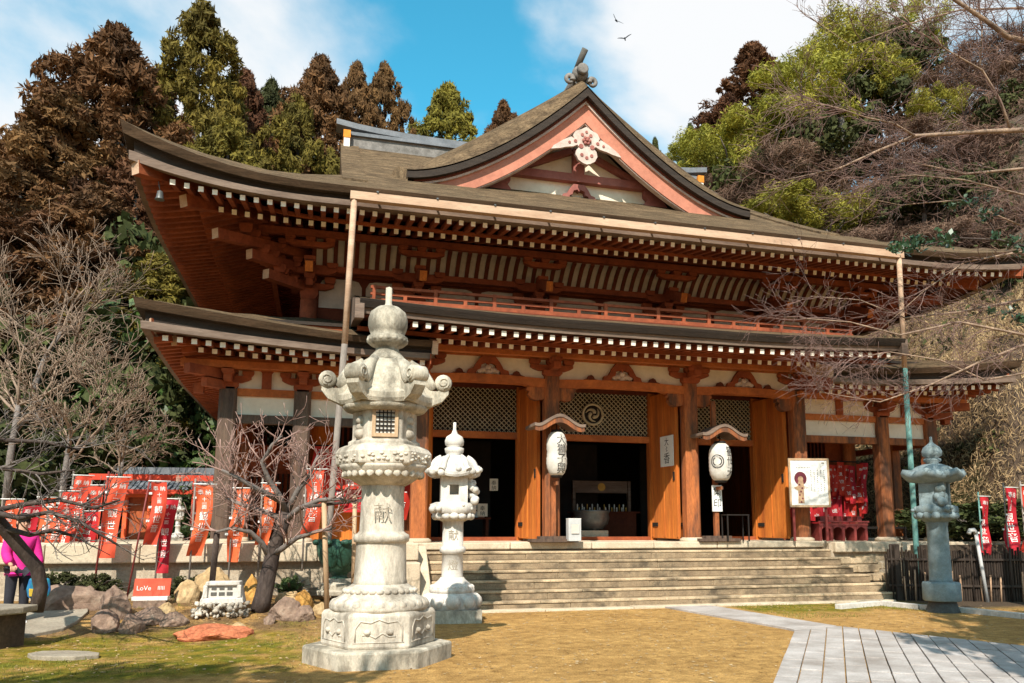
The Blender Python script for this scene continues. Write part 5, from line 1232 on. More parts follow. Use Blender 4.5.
for px, ya, lab, W in [(980, 497, 'red banner nearest the grey green lantern, left of the others beyond the fence', .30), (1005, 488, 'widest red banner beyond the fence, second from the right edge', .42), (1022, 486, 'red banner cut by the right edge of the photo', .40)]:
    Y = 15.6; a = at(px, ya, Y=Y); make_banner('banner', lab, W, a.z - at(px, 555, Y=Y).z, int(px), 'flag_red', a.z, 0, G2, loc=(a.x, Y, 0), rz=R(8), pmat='copper_green' if px < 1000 else 'grey_pole')
# red cloths with white writing hung in rows under the porch
def hung_cloths(name, label, x0, x1, Y, ztop, H, n, seed, group):
    t_ = thing(name, label, 'banners', ((x0 + x1) / 2, Y, ztop), 0, group); q = random.Random(seed)
    mb = MB(); mb.tube([(x0 - (x0 + x1) / 2 - .1, 0, .02), (x1 - (x0 + x1) / 2 + .1, 0, .02)], .02, 6); mb.build('rail', 'black_wood', t_)
    for r in range(2):
        for i in range(n):
            W = (x1 - x0) / n * 1.25; pt = banner_mesh(W, H * (.62 if r == 0 else .95) * q.uniform(.82, 1.1), seed + i * 3 + r, amp=.06); cx = x0 - (x0 + x1) / 2 + (x1 - x0) * (i + .5 * r) / n; zz = -q.uniform(0, .12) if r == 0 else -.05 - q.uniform(0, .1); cx += q.uniform(-.05, .05); yy = -.10 if r == 0 else 0.02
            mb = MB(); mb.grid([[tuple(Vector(pt(a / 4, b_ / 10)) + Vector((cx, yy, zz))) for a in range(5)] for b_ in range(11)]); c = mb.build('cloth', 'flag_red', t_)
            mb = MB()
            for k, ch in enumerate(['奉納', '十', '一', '面'] if i % 2 else ['南無', '観', '世', '音']):
                v = .14 + .22 * k
                write(mb, ch, W * (.3 if k == 0 else .5), lambda a, b_: tuple(Vector(pt(.5 + a / W, v - b_ / (H * (.62 if r == 0 else .95)), -.006)) + Vector((cx, yy, zz))))
            mb.build('lettering', 'white_paint', c)
    return t_
hung_cloths('hung_banners', 'rows of dark red votive cloths with white writing hung under the right porch bay', 12.15, 14.75, 19.25, 3.50, 1.65, 13, 3, 'red votive cloths under the porch')
hung_cloths('hung_banners', 'bright red votive cloths with white writing under the left porch behind the tallest lantern', -.2, 1.9, 19.2, 3.55, 1.5, 6, 90, 'red votive cloths under the porch')
tag(MB().box(1.0, 1.5, 18.6, 18.7, FL, FL + .5).build('white_notice_board', 'white_paint'), 'low white notice board under the left porch beside the red cloths', 'board')
mb = MB(); mb.lathe([(.0, 0), (.09, .02), (.10, .3), (.05, .36), (0, .37)], 12); o = thing('fire_extinguisher', 'small red canister on the orange wall between the two pale lanterns', 'extinguisher', (1.72, 18.3, 2.15)); mb.build('tank', 'flag_red', o); mb = MB(); mb.box(-.03, .03, -.06, .03, .36, .43); mb.build('handle', 'black_wood', o)
# ------------------------------------------------------------------ rocks and small garden things
def rock(name, label, px, py, Y, w_, d_, h_, mname, seed, rz=0, group=None, sub=4, flat=0.0, cat='rock'):
    a = at(px, py, Y=Y); gz_ = ground_h(a.x, Y); q = random.Random(seed)
    bm = bmesh.new(); bmesh.ops.create_icosphere(bm, subdivisions=sub, radius=1.0)
    dirs = [(Vector((q.uniform(-1, 1), q.uniform(-1, 1), q.uniform(-.4, 1))).normalized(), q.uniform(.62, .9)) for _ in range(16)]
    for v in bm.verts:
        p = v.co.copy()
        for n_, dd in dirs:
            e = p.dot(n_) - dd
            if e > 0: p -= n_ * e * .92
        p += p.normalized() * (.06 * math.sin(9 * p.x + seed) * math.sin(8 * p.y + 2 * seed) * math.sin(7 * p.z) + .022 * math.sin(31 * p.x + 17 * p.z) * math.sin(27 * p.y + 23 * p.z))
        v.co = (p.x * w_ / 2 / .85, p.y * d_ / 2 / .85, max(p.z, -.35) * h_ / .85 * .78)
    me = bpy.data.meshes.new(name); bm.to_mesh(me); bm.free(); me.materials.append(M[mname])
    me.polygons.foreach_set('use_smooth', [False] * len(me.polygons))
    o = bpy.data.objects.new(name, me); col.objects.link(o); o.location = (a.x, Y, gz_ + h_ * .18); o.rotation_euler = (0, 0, rz)
    return tag(o, label, cat, group)
GR = 'rocks along the foot of the platform'
rocks = [(117, 590, 14.9, .70, .5, .55, 'rock_brown', 'brown squarish boulder standing highest in the rock group left of the red sign'), (106, 607, 14.2, .62, .5, .34, 'rock_brown', 'low brown rock at the front of the rock group left of the red sign'),
         (133, 608, 14.1, .5, .4, .30, 'rock_brown', 'mauve grey rounded rock at the right front of the rock group'), (150, 600, 14.5, .7, .45, .28, 'rock_brown', 'long low rock just below the red sign'),
         (174, 604, 14.4, .6, .4, .26, 'rock_brown', 'low brown rock left of the white carved stone'), (212, 578, 16.0, .95, .45, .62, 'rock_tan', 'pointed tan rock behind the white carved stone'),
         (252, 587, 15.6, .55, .4, .55, 'rock_orange', 'orange rock half hidden behind the plum trunk'), (304, 600, 15.3, .45, .4, .36, 'rock_orange', 'bright ochre boulder right of the plum trunk'),
         (285, 607, 14.6, .75, .45, .38, 'rock_brown', 'dark brown rock at the right foot of the plum trunk'), (303, 611, 14.5, .55, .4, .28, 'rock_brown', 'small brown rock in front of the ochre boulder'), (322, 608, 14.9, .4, .3, .25, 'rock_tan', 'small tan rock against the base of the tallest lantern'),
         (290, 595, 15.4, .6, .35, .35, 'rock_tan', 'pale cracked rock behind the dark brown rock'), (236, 604, 14.8, .5, .35, .2, 'rock_tan', 'flat tan stone at the right foot of the white carved stone'), (73, 580, 15.6, 1.9, .6, .5, 'rock_brown', 'long flat brown stone slab like a bench behind the dark leaning trunk'), (186, 588, 15.7, .6, .4, .4, 'rock_tan', 'tan boulder at the wall foot between the red sign and the white carved stone'), (92, 584, 15.6, .5, .4, .42, 'rock_brown', 'brown boulder just left of the tallest boulder'), (168, 596, 14.9, .42, .3, .22, 'rock_tan', 'small pale stone right of the red sign'), (270, 611, 14.3, .3, .25, .16, 'rock_brown', 'fist sized dark stone before the plum trunk'), (238, 614, 14.0, .34, .3, .14, 'rock_tan', 'small flat stone right of the red stone mound')]
for i, (px, py, Y, w_, d_, h_, mm, lab) in enumerate(rocks): rock('rock', lab, px, py, Y, w_ * .72, d_ * .9, h_ * .82, mm, 100 + i, rz=R((i * 53) % 60 - 30), group=GR)
rock('rubble_mound', 'low mound of bright red orange crushed stone on the moss', 211, 618, 13.6, 1.15, .6, .20, 'rubble_red', 7, cat='rubble')
# stone bench at the left edge
p = at(3, 600, Y=12.9); t_ = thing('stone_bench', 'dark flat stone bench left of the stepping stones', 'bench', (p.x - .1, 12.9, 0), R(-25)); mb = MB(); mb.prism([(-.9, -.35), (.36, -.42), (.46, .0), (.34, .4), (-.9, .45)], (0, 0, .50), (1, 0, 0), (0, 1, 0), (0, 0, .09)); mb.build('seat_slab', 'flagstone', t_, bev=.02)
for x in (-.55, .16):
    mb = MB(); mb.box(x - .10, x + .10, -.2, .3, -.02, .50); mb.build('leg', 'soil', t_, bev=.02)
# white carved stone with a pierced front on rubble
t_ = thing('carved_stone', 'whitish carved stone block with pierced openings left of the plum tree', 'carved stone', (at(222, 600, Y=14.7).x, 14.7, ground_h(at(222, 600, Y=14.7).x, 14.7)), R(-3)); t_.scale = (.70, .8, .78)
mb = MB(); mb.prism([(-.50, .26), (.50, .26), (.38, .72), (-.38, .72)], (0, .0, 0), (1, 0, 0), (0, 0, 1), (0, .4, 0)); mb.prism([(-.50, .26), (.50, .26), (.47, .38), (-.47, .38)], (0, -.06, 0), (1, 0, 0), (0, 0, 1), (0, .05, 0)); mb.prism([(-.40, .64), (.40, .64), (.37, .73), (-.37, .73)], (0, -.06, 0), (1, 0, 0), (0, 0, 1), (0, .05, 0))
for x in (-.40, .36): mb.box(x - .03, x + .07, -.06, 0, .38, .65)
mb.build('block', 'granite_white', t_, bev=.02)
mb = MB()
for x in (-.2, -.02, .16): mb.box(x - .06, x + .07, -.012, -.003, .43, .50); mb.box(x - .05, x + .06, -.012, -.003, .55, .60)
mb.build('pierced_opening', 'carved', t_)
mb = MB(); rq = random.Random(12)
for k in range(120): mb.ball((rq.uniform(-.6, .6), rq.uniform(-.26, .15), rq.uniform(0, .27)), (rq.uniform(.03, .085), rq.uniform(.03, .085), rq.uniform(.025, .06)), 5, 4, 0, Matrix.Rotation(rq.uniform(0, 3), 3, 'X') @ Matrix.Rotation(rq.uniform(0, 3), 3, 'Z'))
mb.build('rubble_foot', 'granite', t_)
# red sign
a = at(152, 582, Y=15.4); t_ = thing('garden_sign', 'small tilted red sign with white lettering on a white base, among the rocks', 'sign', (a.x, 15.4, ground_h(a.x, 15.4) + .10), R(-4)); t_.scale = (.86, .86, .86); MB().box(-.3, .3, -.1, .12, -.2, .0).build('plinth', 'rock_brown', t_)
mb = MB(); mb.prism([(-.34, .08), (.34, .08), (.36, .42), (-.32, .42)], (0, 0, 0), (1, 0, 0), (0, 0, 1), (0, .035, 0)); mb.build('board', 'sign_red', t_); mb = MB(); mb.box(-.33, .33, -.1, .14, 0, .07); mb.build('base', 'white_paint', t_)
mb = MB(); write(mb, 'LoVe', .13, lambda a, b_: (a - .14, -.006, .235 + b_)); write(mb, 'IIIII', .11, lambda a, b_: (a + .18, -.006, .235 + b_)); mb.build('lettering', 'white_paint', t_)
# green bronze lotus basin
a = at(339, 585, Y=16.0); t_ = thing('bronze_lotus_basin', 'dark green bronze lotus shaped basin on a tiered stone foot, behind the tallest lantern', 'basin', (a.x, 16.05, .42))
mb = MB(); mb.lathe([(.42, 0), (.44, .08), (.36, .1), (.36, .2), (.30, .22), (.26, .3)], 8, ph=R(22), sm=False); mb.build('stone_foot', 'granite_mossy', t_, bev=.01)
mb = MB(); mb.lathe([(.2, .28), (.14, .34), (.16, .4), (.28, .46), (.33, .6), (.33, .8), (.30, .82), (.28, .62), (0, .5)], 24)
for k in range(8):
    q = 2 * math.pi * k / 8 + .2; rot = Matrix.Rotation(q, 3, 'Z') @ Matrix.Rotation(.3, 3, 'Y'); mb.ball((.36 * math.cos(q), .36 * math.sin(q), .74), (.05, .17, .26), 10, 8, 0, rot)
    mb.ball((.47 * math.cos(q), .47 * math.sin(q), .98), (.06, .12, .06), 8, 6, 0, Matrix.Rotation(q, 3, 'Z') @ Matrix.Rotation(.9, 3, 'Y'))
mb.build('bowl', 'bronze_green', t_)
tag(MB().box(-.15, .15, -.12, .12, 0, .55).build('stone_post', 'wall_stone', loc=(at(262, 560, Y=16.2).x + .75, 16.3, .3), bev=.02), 'short squared stone post at the wall foot between plum tree and green basin', 'post')

# ------------------------------------------------------------------ small shrine far left
a = at(166, 540, Y=24.6); t_ = thing('small_shrine', 'small far shrine with a grey tiled roof and red posts behind the banners', 'shrine', (a.x, 25.2, FL), R(-6)); t_.scale = (.66, .66, .60)
mb = MB(); mb.box(-1.5, 1.5, -.9, .9, 0, 2.0); mb.build('wall', 'red_wood', t_); mb = MB(); mb.box(-.5, .5, -.93, -.9, 0, 1.5); mb.build('door', 'black_wood', t_)
mb = MB()
for x in (-1.55, -.6, .6, 1.55): mb.box(x - .08, x + .08, -1.1, -.94, 0, 2.05)
mb.box(-1.9, 1.9, -1.12, -.92, 1.95, 2.12); mb.build('post', 'flag_orange', t_)
mb = MB()
for sg in (-1, 1):
    q = [(0, 3.15), (.5, 2.75), (1.0, 2.45), (1.6, 2.2), (1.6, 2.1), (1.0, 2.33), (.5, 2.6), (0, 2.95)]
    mb.prism([(sg * y, z) for y, z in q], (-2.2, 0, 0), (0, 1, 0), (0, 0, 1), (4.4, 0, 0))
for k in range(23): 
    x = -2.15 + k * .195; mb.tube([(x, -1.6, 2.22), (x, -1.0, 2.47), (x, -.5, 2.77), (x, 0, 3.17)], .04, 5)
rf = mb.build('roof', 'slate', t_); mb = MB(); mb.box(-2.3, 2.3, -.13, .13, 3.1, 3.42); mb.build('ridge', 'slate', rf)
a = at(148, 540, Y=23.2); t_ = thing('small_gate', 'far red wooden gate beam before the grey roofed shrine', 'gate', (a.x, 23.2, FL)); t_.scale = (.75, .75, .78); mb = MB(); mb.box(-2.0, 2.0, -.08, .08, 2.0, 2.2); mb.box(-1.7, 1.7, -.06, .06, 1.55, 1.7); mb.build('beam', 'flag_orange', t_)
for sx_ in (-1.4, 1.4): mb = MB(); mb.lathe([(.09, 0), (.08, 2.0)], 10, (sx_, 0, 0)); mb.build('post', 'flag_orange', t_)

# ------------------------------------------------------------------ branches and bare trees
def grow(mb, p, d, ln, r, depth, q, mi=0, wig=.25, up=.05, kids=(2, 4), shrink=.68, spread=.75, seg=4, minr=.006, sides=5):
    pts = [Vector(p)]; rad = [r]; d = Vector(d).normalized()
    for i in range(seg):
        d = (d + Vector((q.uniform(-wig, wig), q.uniform(-wig, wig), q.uniform(-wig, wig) + up))).normalized()
        pts.append(pts[-1] + d * ln / seg); rad.append(max(minr, r * (1 - .5 * (i + 1) / seg)))
    mb.tube(pts, rad, sides if depth > 1 else 3, mi)
    if depth <= 0: return
    for k in range(q.randint(*kids)):
        f = q.uniform(.3, 1.0); i = min(seg - 1, int(f * seg)); b_ = pts[i].lerp(pts[i + 1], f * seg - i)
        ax = Vector((q.uniform(-1, 1), q.uniform(-1, 1), q.uniform(-1, 1))).cross(d)
        if ax.length < .01: continue
        nd_ = (d + ax.normalized() * q.uniform(.5, 1.1) * spread / .75).normalized()
        grow(mb, b_, nd_, ln * shrink * q.uniform(.75, 1.15), max(minr, rad[i] * .6), depth - 1, q, mi, wig, up, kids, shrink, spread, max(3, seg - 1), minr, sides)

def path_branch(mb, pts, r0, r1, mi=0, n=8): mb.tube(pts, [r0 + (r1 - r0) * i / (len(pts) - 1) for i in range(len(pts))], n, mi)
def along(pts, f):
    k = f * (len(pts) - 1); i = min(len(pts) - 2, int(k)); return Vector(pts[i]).lerp(Vector(pts[i + 1]), k - i), (Vector(pts[i + 1]) - Vector(pts[i])).normalized()

# gnarled plum tree by the platform
q = random.Random(31)
PY = 15.0
def pp(x, y, Y=PY): return at(x, y, Y=Y)
plum = thing('plum_tree', 'gnarled bare plum tree with reddish twigs leaning before the dark columns', 'tree', pp(262, 606))
mb = MB(); tr = [pp(259, 612), pp(263, 598), pp(268, 575), pp(273, 553), pp(281, 530, 14.95), pp(287, 512, 14.9)]
path_branch(mb, [v - plum.location for v in tr], .17, .10, n=10); mb.build('trunk', 'bark_dark', plum)
mains = [[pp(287, 514, 14.9), pp(279, 495, 14.7), pp(268, 478, 14.6), pp(262, 462, 14.5), pp(272, 445, 14.4), pp(281, 436, 14.3)], [pp(284, 522, 14.9), pp(300, 508, 14.6), pp(320, 500, 14.4), pp(340, 499, 14.2), pp(356, 503, 14.1)],
         [pp(272, 555), pp(283, 548, 14.8), pp(297, 538, 14.6), pp(318, 531, 14.4), pp(335, 528, 14.2)], [pp(271, 560), pp(262, 543, 14.9), pp(250, 532, 14.7), pp(232, 528, 14.6), pp(216, 532, 14.5)],
         [pp(284, 520, 14.9), pp(266, 512, 15.1), pp(245, 506, 15.2), pp(225, 498, 15.2)], [pp(287, 512, 14.9), pp(298, 490, 14.8), pp(310, 474, 14.8), pp(318, 455, 14.8)], [pp(279, 500, 14.8), pp(255, 488, 14.6), pp(238, 478, 14.5), pp(222, 470, 14.4)]]
mb = MB()
for m_ in mains:
    path_branch(mb, [v - plum.location for v in m_], .06, .02, n=7)
mb.build('limbs', 'bark_grey', plum)
mb = MB()
for m_ in mains:
    for k in range(9):
        p, d = along(m_, q.uniform(.25, 1)); nd_ = (d * .5 + Vector((q.uniform(-1, 1), q.uniform(-.6, .6), q.uniform(-.1, 1)))).normalized()
        grow(mb, p - plum.location, nd_, q.uniform(.4, .8), .017, 2, q, wig=.3, up=.08, kids=(2, 4), seg=4, minr=.005)
mb.build('twigs', 'twig_red', plum)
# bamboo props of the plum tree
t_ = thing('bamboo_prop', 'pale bamboo post propping the plum tree, close to the tallest lantern', 'prop', pp(327, 612, 14.5), 0, 'props of the plum tree'); mb = MB(); mb.tube([pp(327, 614, 14.5) - t_.location, pp(324, 500, 14.4) - t_.location], .045, 8); mb.build('pole', 'bamboo_pole', t_); mb = MB(); mb.tube([pp(304, 507, 14.4) - t_.location, pp(364, 500, 14.45) - t_.location], .03, 8); mb.build('cross_bar', 'bark_dark', t_)
t_ = thing('bamboo_prop', 'second bamboo post half hidden behind the tallest lantern', 'prop', pp(353, 600, 15.2), 0, 'props of the plum tree'); mb = MB(); mb.tube([pp(353, 602, 15.2) - t_.location, pp(355, 495, 15.2) - t_.location], .04, 8); mb.build('pole', 'bamboo_pole', t_)
t_ = thing('wooden_prop', 'dark wooden stake propping the low left plum branch', 'prop', pp(213, 590, 15.2), 0, 'props of the plum tree'); mb = MB(); mb.tube([pp(211, 594, 15.2) - t_.location, pp(217, 533, 14.6) - t_.location], .05, 8); mb.build('pole', 'bark_dark', t_)

# leaning dark tree at the left edge
t_ = thing('bare_tree', 'dark leaning bare tree at the left edge with branches spreading over the banners', 'tree', at(38, 602, Y=13.2)); q = random.Random(77); B = t_.location
def lp_(x, y, Y): return at(x, y, Y=Y) - B
mb = MB(); path_branch(mb, [lp_(36, 612, 13.2), lp_(41, 588, 13.2), lp_(37, 568, 13.1), lp_(22, 550, 13.0), lp_(4, 528, 12.8), lp_(-20, 500, 12.6), lp_(-60, 440, 12.4)], .095, .085, n=10); mb.build('trunk', 'bark_dark', t_)
ml = [[lp_(-10, 512, 12.7), lp_(20, 505, 12.6), lp_(60, 500, 12.5), lp_(95, 508, 12.4), lp_(120, 500, 12.3)], [lp_(-10, 512, 12.7), lp_(20, 518, 12.3), lp_(50, 512, 12.2), lp_(80, 522, 12.0), lp_(118, 545, 11.9)], [lp_(-40, 470, 12.5), lp_(0, 468, 12.4), lp_(40, 474, 12.3), lp_(75, 470, 12.2)], [lp_(4, 528, 12.8), lp_(30, 535, 12.6), lp_(55, 530, 12.5), lp_(80, 538, 12.4)], [lp_(-50, 455, 12.5), lp_(0, 440, 12.4), lp_(45, 442, 12.3), lp_(80, 450, 12.2)]]
mb = MB()
for m_ in ml: path_branch(mb, m_, .045, .014, n=6)
mb.build('limbs', 'bark_dark', t_)
mb = MB()
for m_ in ml:
    for k in range(9):
        p, d = along(m_, q.uniform(.15, 1)); grow(mb, p, (d * .8 + Vector((q.uniform(-.7, .7), q.uniform(-.6, .6), q.uniform(-.6, .8)))).normalized(), q.uniform(.3, .7), .011, 2, q, kids=(2, 3), minr=.0042)
mb.build('twigs', 'bark_grey', t_)

# bare grey shrubs and trees behind the banners on the left
def bare_tree(label, px, py, Y, H, r, seed, group, mname='twig_pale', depth=5, lean=0, kids=(3, 4)):
    a = at(px, py, Y=Y); q = random.Random(seed); t_ = thing('bare_tree', label, 'tree', (a.x, Y, a.z), 0, group)
    mb = MB(); tp = [Vector((0, 0, -.8)), Vector((lean * .1, 0, H * .12)), Vector((lean * .4, .1, H * .25)), Vector((lean, .2, H * .38))]; path_branch(mb, tp, r, r * .6, n=8); mb.build('trunk', 'bark_grey', t_)
    mb = MB()
    for k in range(7):
        p, d = along(tp, q.uniform(.5, 1)); grow(mb, p, Vector((q.uniform(-1, 1), q.uniform(-.8, .8), q.uniform(.3, 1.1))), H * .30 * q.uniform(.8, 1.2), r * .42, depth - 1, q, wig=.25, up=.06, kids=kids, shrink=.70, seg=4, minr=.008)
    mb.build('crown', mname, t_); return t_
G4 = 'bare trees behind the left banners'
bare_tree('pale twiggy bare tree above the middle of the far left banners', 62, 500, 20.0, 3.9, .08, 1, G4, depth=5, kids=(2, 4))
bare_tree('pale bare tree with an arching trunk above the far left banners', 8, 480, 23.0, 5.2, .10, 2, G4, depth=5, kids=(2, 4))
bare_tree('tall slender pale bare tree before the brown cedars at the left edge', 28, 420, 27.0, 7.4, .11, 5, G4, depth=4, lean=.6, kids=(3, 5))
bare_tree('low tangled bare shrub behind the shrine banners', 118, 500, 22.5, 3.2, .07, 8, G4, depth=5, kids=(2, 4))

# ------------------------------------------------------------------ leafy crowns
def leaf_mesh(name, clumps, per, size, mname, seed, aspect=.6, jitter=.9, flat=1.0, shell=.55):
    """clumps: array of (x,y,z,r); every leaf is a small quad set roughly facing outward"""
    g = np.random.default_rng(seed); C_ = np.array(clumps, float); n = len(C_) * per
    c = np.repeat(C_, per, 0); d = g.normal(size=(n, 3)); d /= np.linalg.norm(d, axis=1)[:, None]
    rr_ = shell + (1 - shell) * g.random(n) ** .6
    pos = c[:, :3] + d * (c[:, 3] * rr_)[:, None] * np.array([1, 1, flat])
    nrm_ = d + g.normal(size=(n, 3)) * jitter * .6; nrm_ /= np.linalg.norm(nrm_, axis=1)[:, None]
    t_ = np.cross(nrm_, g.normal(size=(n, 3))); t_ /= np.linalg.norm(t_, axis=1)[:, None]; b_ = np.cross(nrm_, t_)
    s_ = size * (.4 + 1.3 * g.random(n) ** 2.0)[:, None]
    v = np.stack([pos - t_ * s_ - b_ * s_ * aspect * .3, pos - b_ * s_ * aspect, pos + t_ * s_ + b_ * s_ * aspect * .2, pos + b_ * s_ * aspect], 1).reshape(-1, 3)
    me = bpy.data.meshes.new(name); me.vertices.add(4 * n); me.vertices.foreach_set('co', v.ravel()); me.loops.add(4 * n); me.loops.foreach_set('vertex_index', np.arange(4 * n, dtype=np.int32))
    me.polygons.add(n); me.polygons.foreach_set('loop_start', np.arange(0, 4 * n, 4, dtype=np.int32)); me.polygons.foreach_set('loop_total', np.full(n, 4, dtype=np.int32)); me.update(calc_edges=True)
    me.materials.append(M[mname]); return me
def cedar_clumps(seed, H, R0, top=.0, gap=.25, n=150, base=.18):
    q = random.Random(seed); o = []
    for i in range(n):
        f = base + (1 - base) * (q.random() ** .8); a = q.uniform(0, 6.283)
        rm = R0 * (1 - ((f - base) / (1 - base)) ** 3.4) * (1 + .22 * math.sin(3 * a + seed) + .2 * math.sin(f * 23 + seed * 2 + a)) + .1
        rad = rm * (q.random() ** .45); r = (.20 + .26 * (1 - f)) * q.uniform(.6, 1.6) * (R0 / 3.0)
        o.append((rad * math.cos(a), rad * math.sin(a), H * f - .12 * rad, r))
    o.append((0, 0, H * .985, .22 * R0 / 3)); o.append((.05, 0, H * .95, .32 * R0 / 3)); return o
def round_clumps(seed, R0, H, n=70, flat=.8):
    q = random.Random(seed); o = []
    for i in range(n):
        d = Vector((q.gauss(0, 1), q.gauss(0, 1), q.gauss(0, 1))).normalized(); k = q.uniform(.45, 1.0)
        o.append((d.x * R0 * k, d.y * R0 * k, H * .55 + d.z * H * .45 * k, R0 * q.uniform(.14, .30)))
    return o
CROWN = {}
for k, (sd, mm) in enumerate([(1, 'cedar_brown'), (2, 'cedar_brown'), (3, 'cedar_olive'), (4, 'cedar_green')]):
    CROWN[k] = leaf_mesh('crown', cedar_clumps(sd, 20, 4.2, n=430, base=.35), 140, .17, mm, sd, aspect=.26, flat=.8, jitter=1.5, shell=.3)
CROWN['leaf'] = leaf_mesh('crown', round_clumps(5, 3.2, 5.5, 95), 110, .16, 'leaf_green', 5, aspect=.6, flat=.7)
CROWN['leaf2'] = leaf_mesh('crown', round_clumps(6, 3.2, 5.5, 80), 110, .17, 'cedar_green', 6, aspect=.6, flat=.7)
def bamboo_clumps(seed):
    q = random.Random(seed); o = []
    for i in range(38):
        a = q.uniform(0, 6.28); r = 2.7 * q.random() ** .5; o.append((r * math.cos(a), r * math.sin(a), 2 + 4.2 * q.random() ** .7 * (1 - .12 * r), q.uniform(.45, .9)))
    return o
CROWN['bamboo'] = leaf_mesh('crown', bamboo_clumps(7), 460, .13, 'bamboo_leaf', 7, aspect=.22, flat=1.2, shell=.2)
CROWN['brown'] = leaf_mesh('crown', round_clumps(9, 3.0, 4.5, 90), 260, .20, 'brush_brown', 9, aspect=.07, flat=.8, shell=.2)
tm = MB(); tm.tube([(0, 0, -2), (.1, 0, 4), (0, .1, 10), (0, 0, 19.3)], [.42, .36, .25, .05], 8); TRUNK = tm
tq = random.Random(5)
for k in range(26):
    z = 4 + 14 * k / 26; a = k * 2.4; L_ = 3.6 * (1 - z / 21); tm.tube([(0, 0, z), (L_ * .5 * math.cos(a), L_ * .5 * math.sin(a), z + .1), (L_ * math.cos(a), L_ * math.sin(a), z - .25)], [.09, .06, .02], 5)
tm2 = MB(); tm2.tube([(0, 0, -1), (.1, 0, 1.2), (0, .1, 3.4)], [.2, .16, .06], 7)
for k in range(9): a = k * 2.4; tm2.tube([(0, 0, 1 + .2 * k), (1.0 * math.cos(a), 1.0 * math.sin(a), 2.2 + .25 * k), (1.9 * math.cos(a), 1.9 * math.sin(a), 2.6 + .25 * k)], [.08, .05, .02], 5)
_tr = {}
def tree(name, label, px, ytop, Y, kind, sxy, tall=20.0, group=None, rz=0.0, cat='tree', H=None, zbase=None):
    """stand a tree on the hill so that its top has the height surveyed at depth Y"""
    p = at(px, ytop, Y=Y); zb = hill_h(p.x, Y) if zbase is None else zbase; zb = max(zb, 0) if zbase is None else zb
    h_ = p.z - zb; h_ = max(h_, 2.0) if H is None else H; zb = p.z - h_
    t_ = thing(name, label, cat, (p.x, Y, zb), rz, group)
    c = bpy.data.objects.new('crown', CROWN[kind]); col.objects.link(c); c.parent = t_; c.scale = (sxy, sxy, h_ / tall)
    key = 'a' if isinstance(kind, int) else 'b'
    if key not in _tr: _tr[key] = (TRUNK if key == 'a' else tm2).build('trunk', 'bark_grey'); tr_ = _tr[key]
    else: tr_ = _tr[key].copy(); col.objects.link(tr_)
    tr_.parent = t_; tr_.scale = (max(.4, sxy), max(.4, sxy), h_ / tall)
    return t_
GC = 'cedars on the slope behind the hall'
for px, yt, Y, k, s_, lab in [
    (118, 30, 44, 0, 1.25, 'broad rust brown cedar, the tallest tree at far left'), (203, 6, 47, 2, 1.05, 'tallest olive green cedar with bare gaps, right of the broad rust brown cedar'), (64, 92, 42, 1, 1.25, 'rust brown cedar on the left shoulder of the broad one'),
    (22, 150, 40, 1, 1.2, 'rust brown cedar at the left edge of the photo'), (160, 74, 50, 1, 1.0, 'rust brown cedar between the broad cedar and the olive one'), (246, 74, 52, 0, .8, 'narrow brown cedar just right of the tall olive cedar'), (272, 84, 58, 3, .9, 'dark green cedar glimpsed between two brown ones'),
    (322, 60, 50, 0, 1.05, 'wide rust brown cedar above the left end of the main ridge'), (358, 66, 54, 0, .75, 'brown cedar leaning on the wide one above the ridge end'), (385, 66, 58, 1, .8, 'slim dark brown cedar left of the gap of sky'), (300, 98, 47, 2, .85, 'olive cedar low behind the upper roof'),
    (448, 84, 64, 2, 1.15, 'isolated dark green cedar standing clear against the sky'), (503, 104, 70, 0, 1.0, 'small brown green cedar tip left of the front gable'), (230, 120, 41, 2, .95, 'yellowish cedar directly over the left roof corner'), (140, 160, 37, 1, 1.0, 'brown cedar behind the left roof corner'),
    (98, 190, 34, 0, 1.0, 'rust brown cedar low over the bare trees'), (45, 215, 33, 1, 1.0, 'rust brown cedar low at the left edge'), (190, 205, 38, 3, .9, 'dark green cedar beneath the left eave'), (158, 255, 32, 2, .75, 'olive green small cedar under the lower left eave'), (752, 46, 66, 0, 1.5, 'rust brown cedar rising right of the gable slope'), (728, 96, 60, 0, 1.2, 'brown cedar lower left of the one right of the gable'), (655, 140, 74, 3, .5, 'small dark tree top peeping over the right gable slope'), (690, 126, 72, 3, .55, 'feathery dark tree against the sky right of the gable')]:
    tree('cedar_tree', lab, px, yt, Y, k, s_, group=GC, rz=px * .37)
GL = 'broadleaf evergreens on the left'
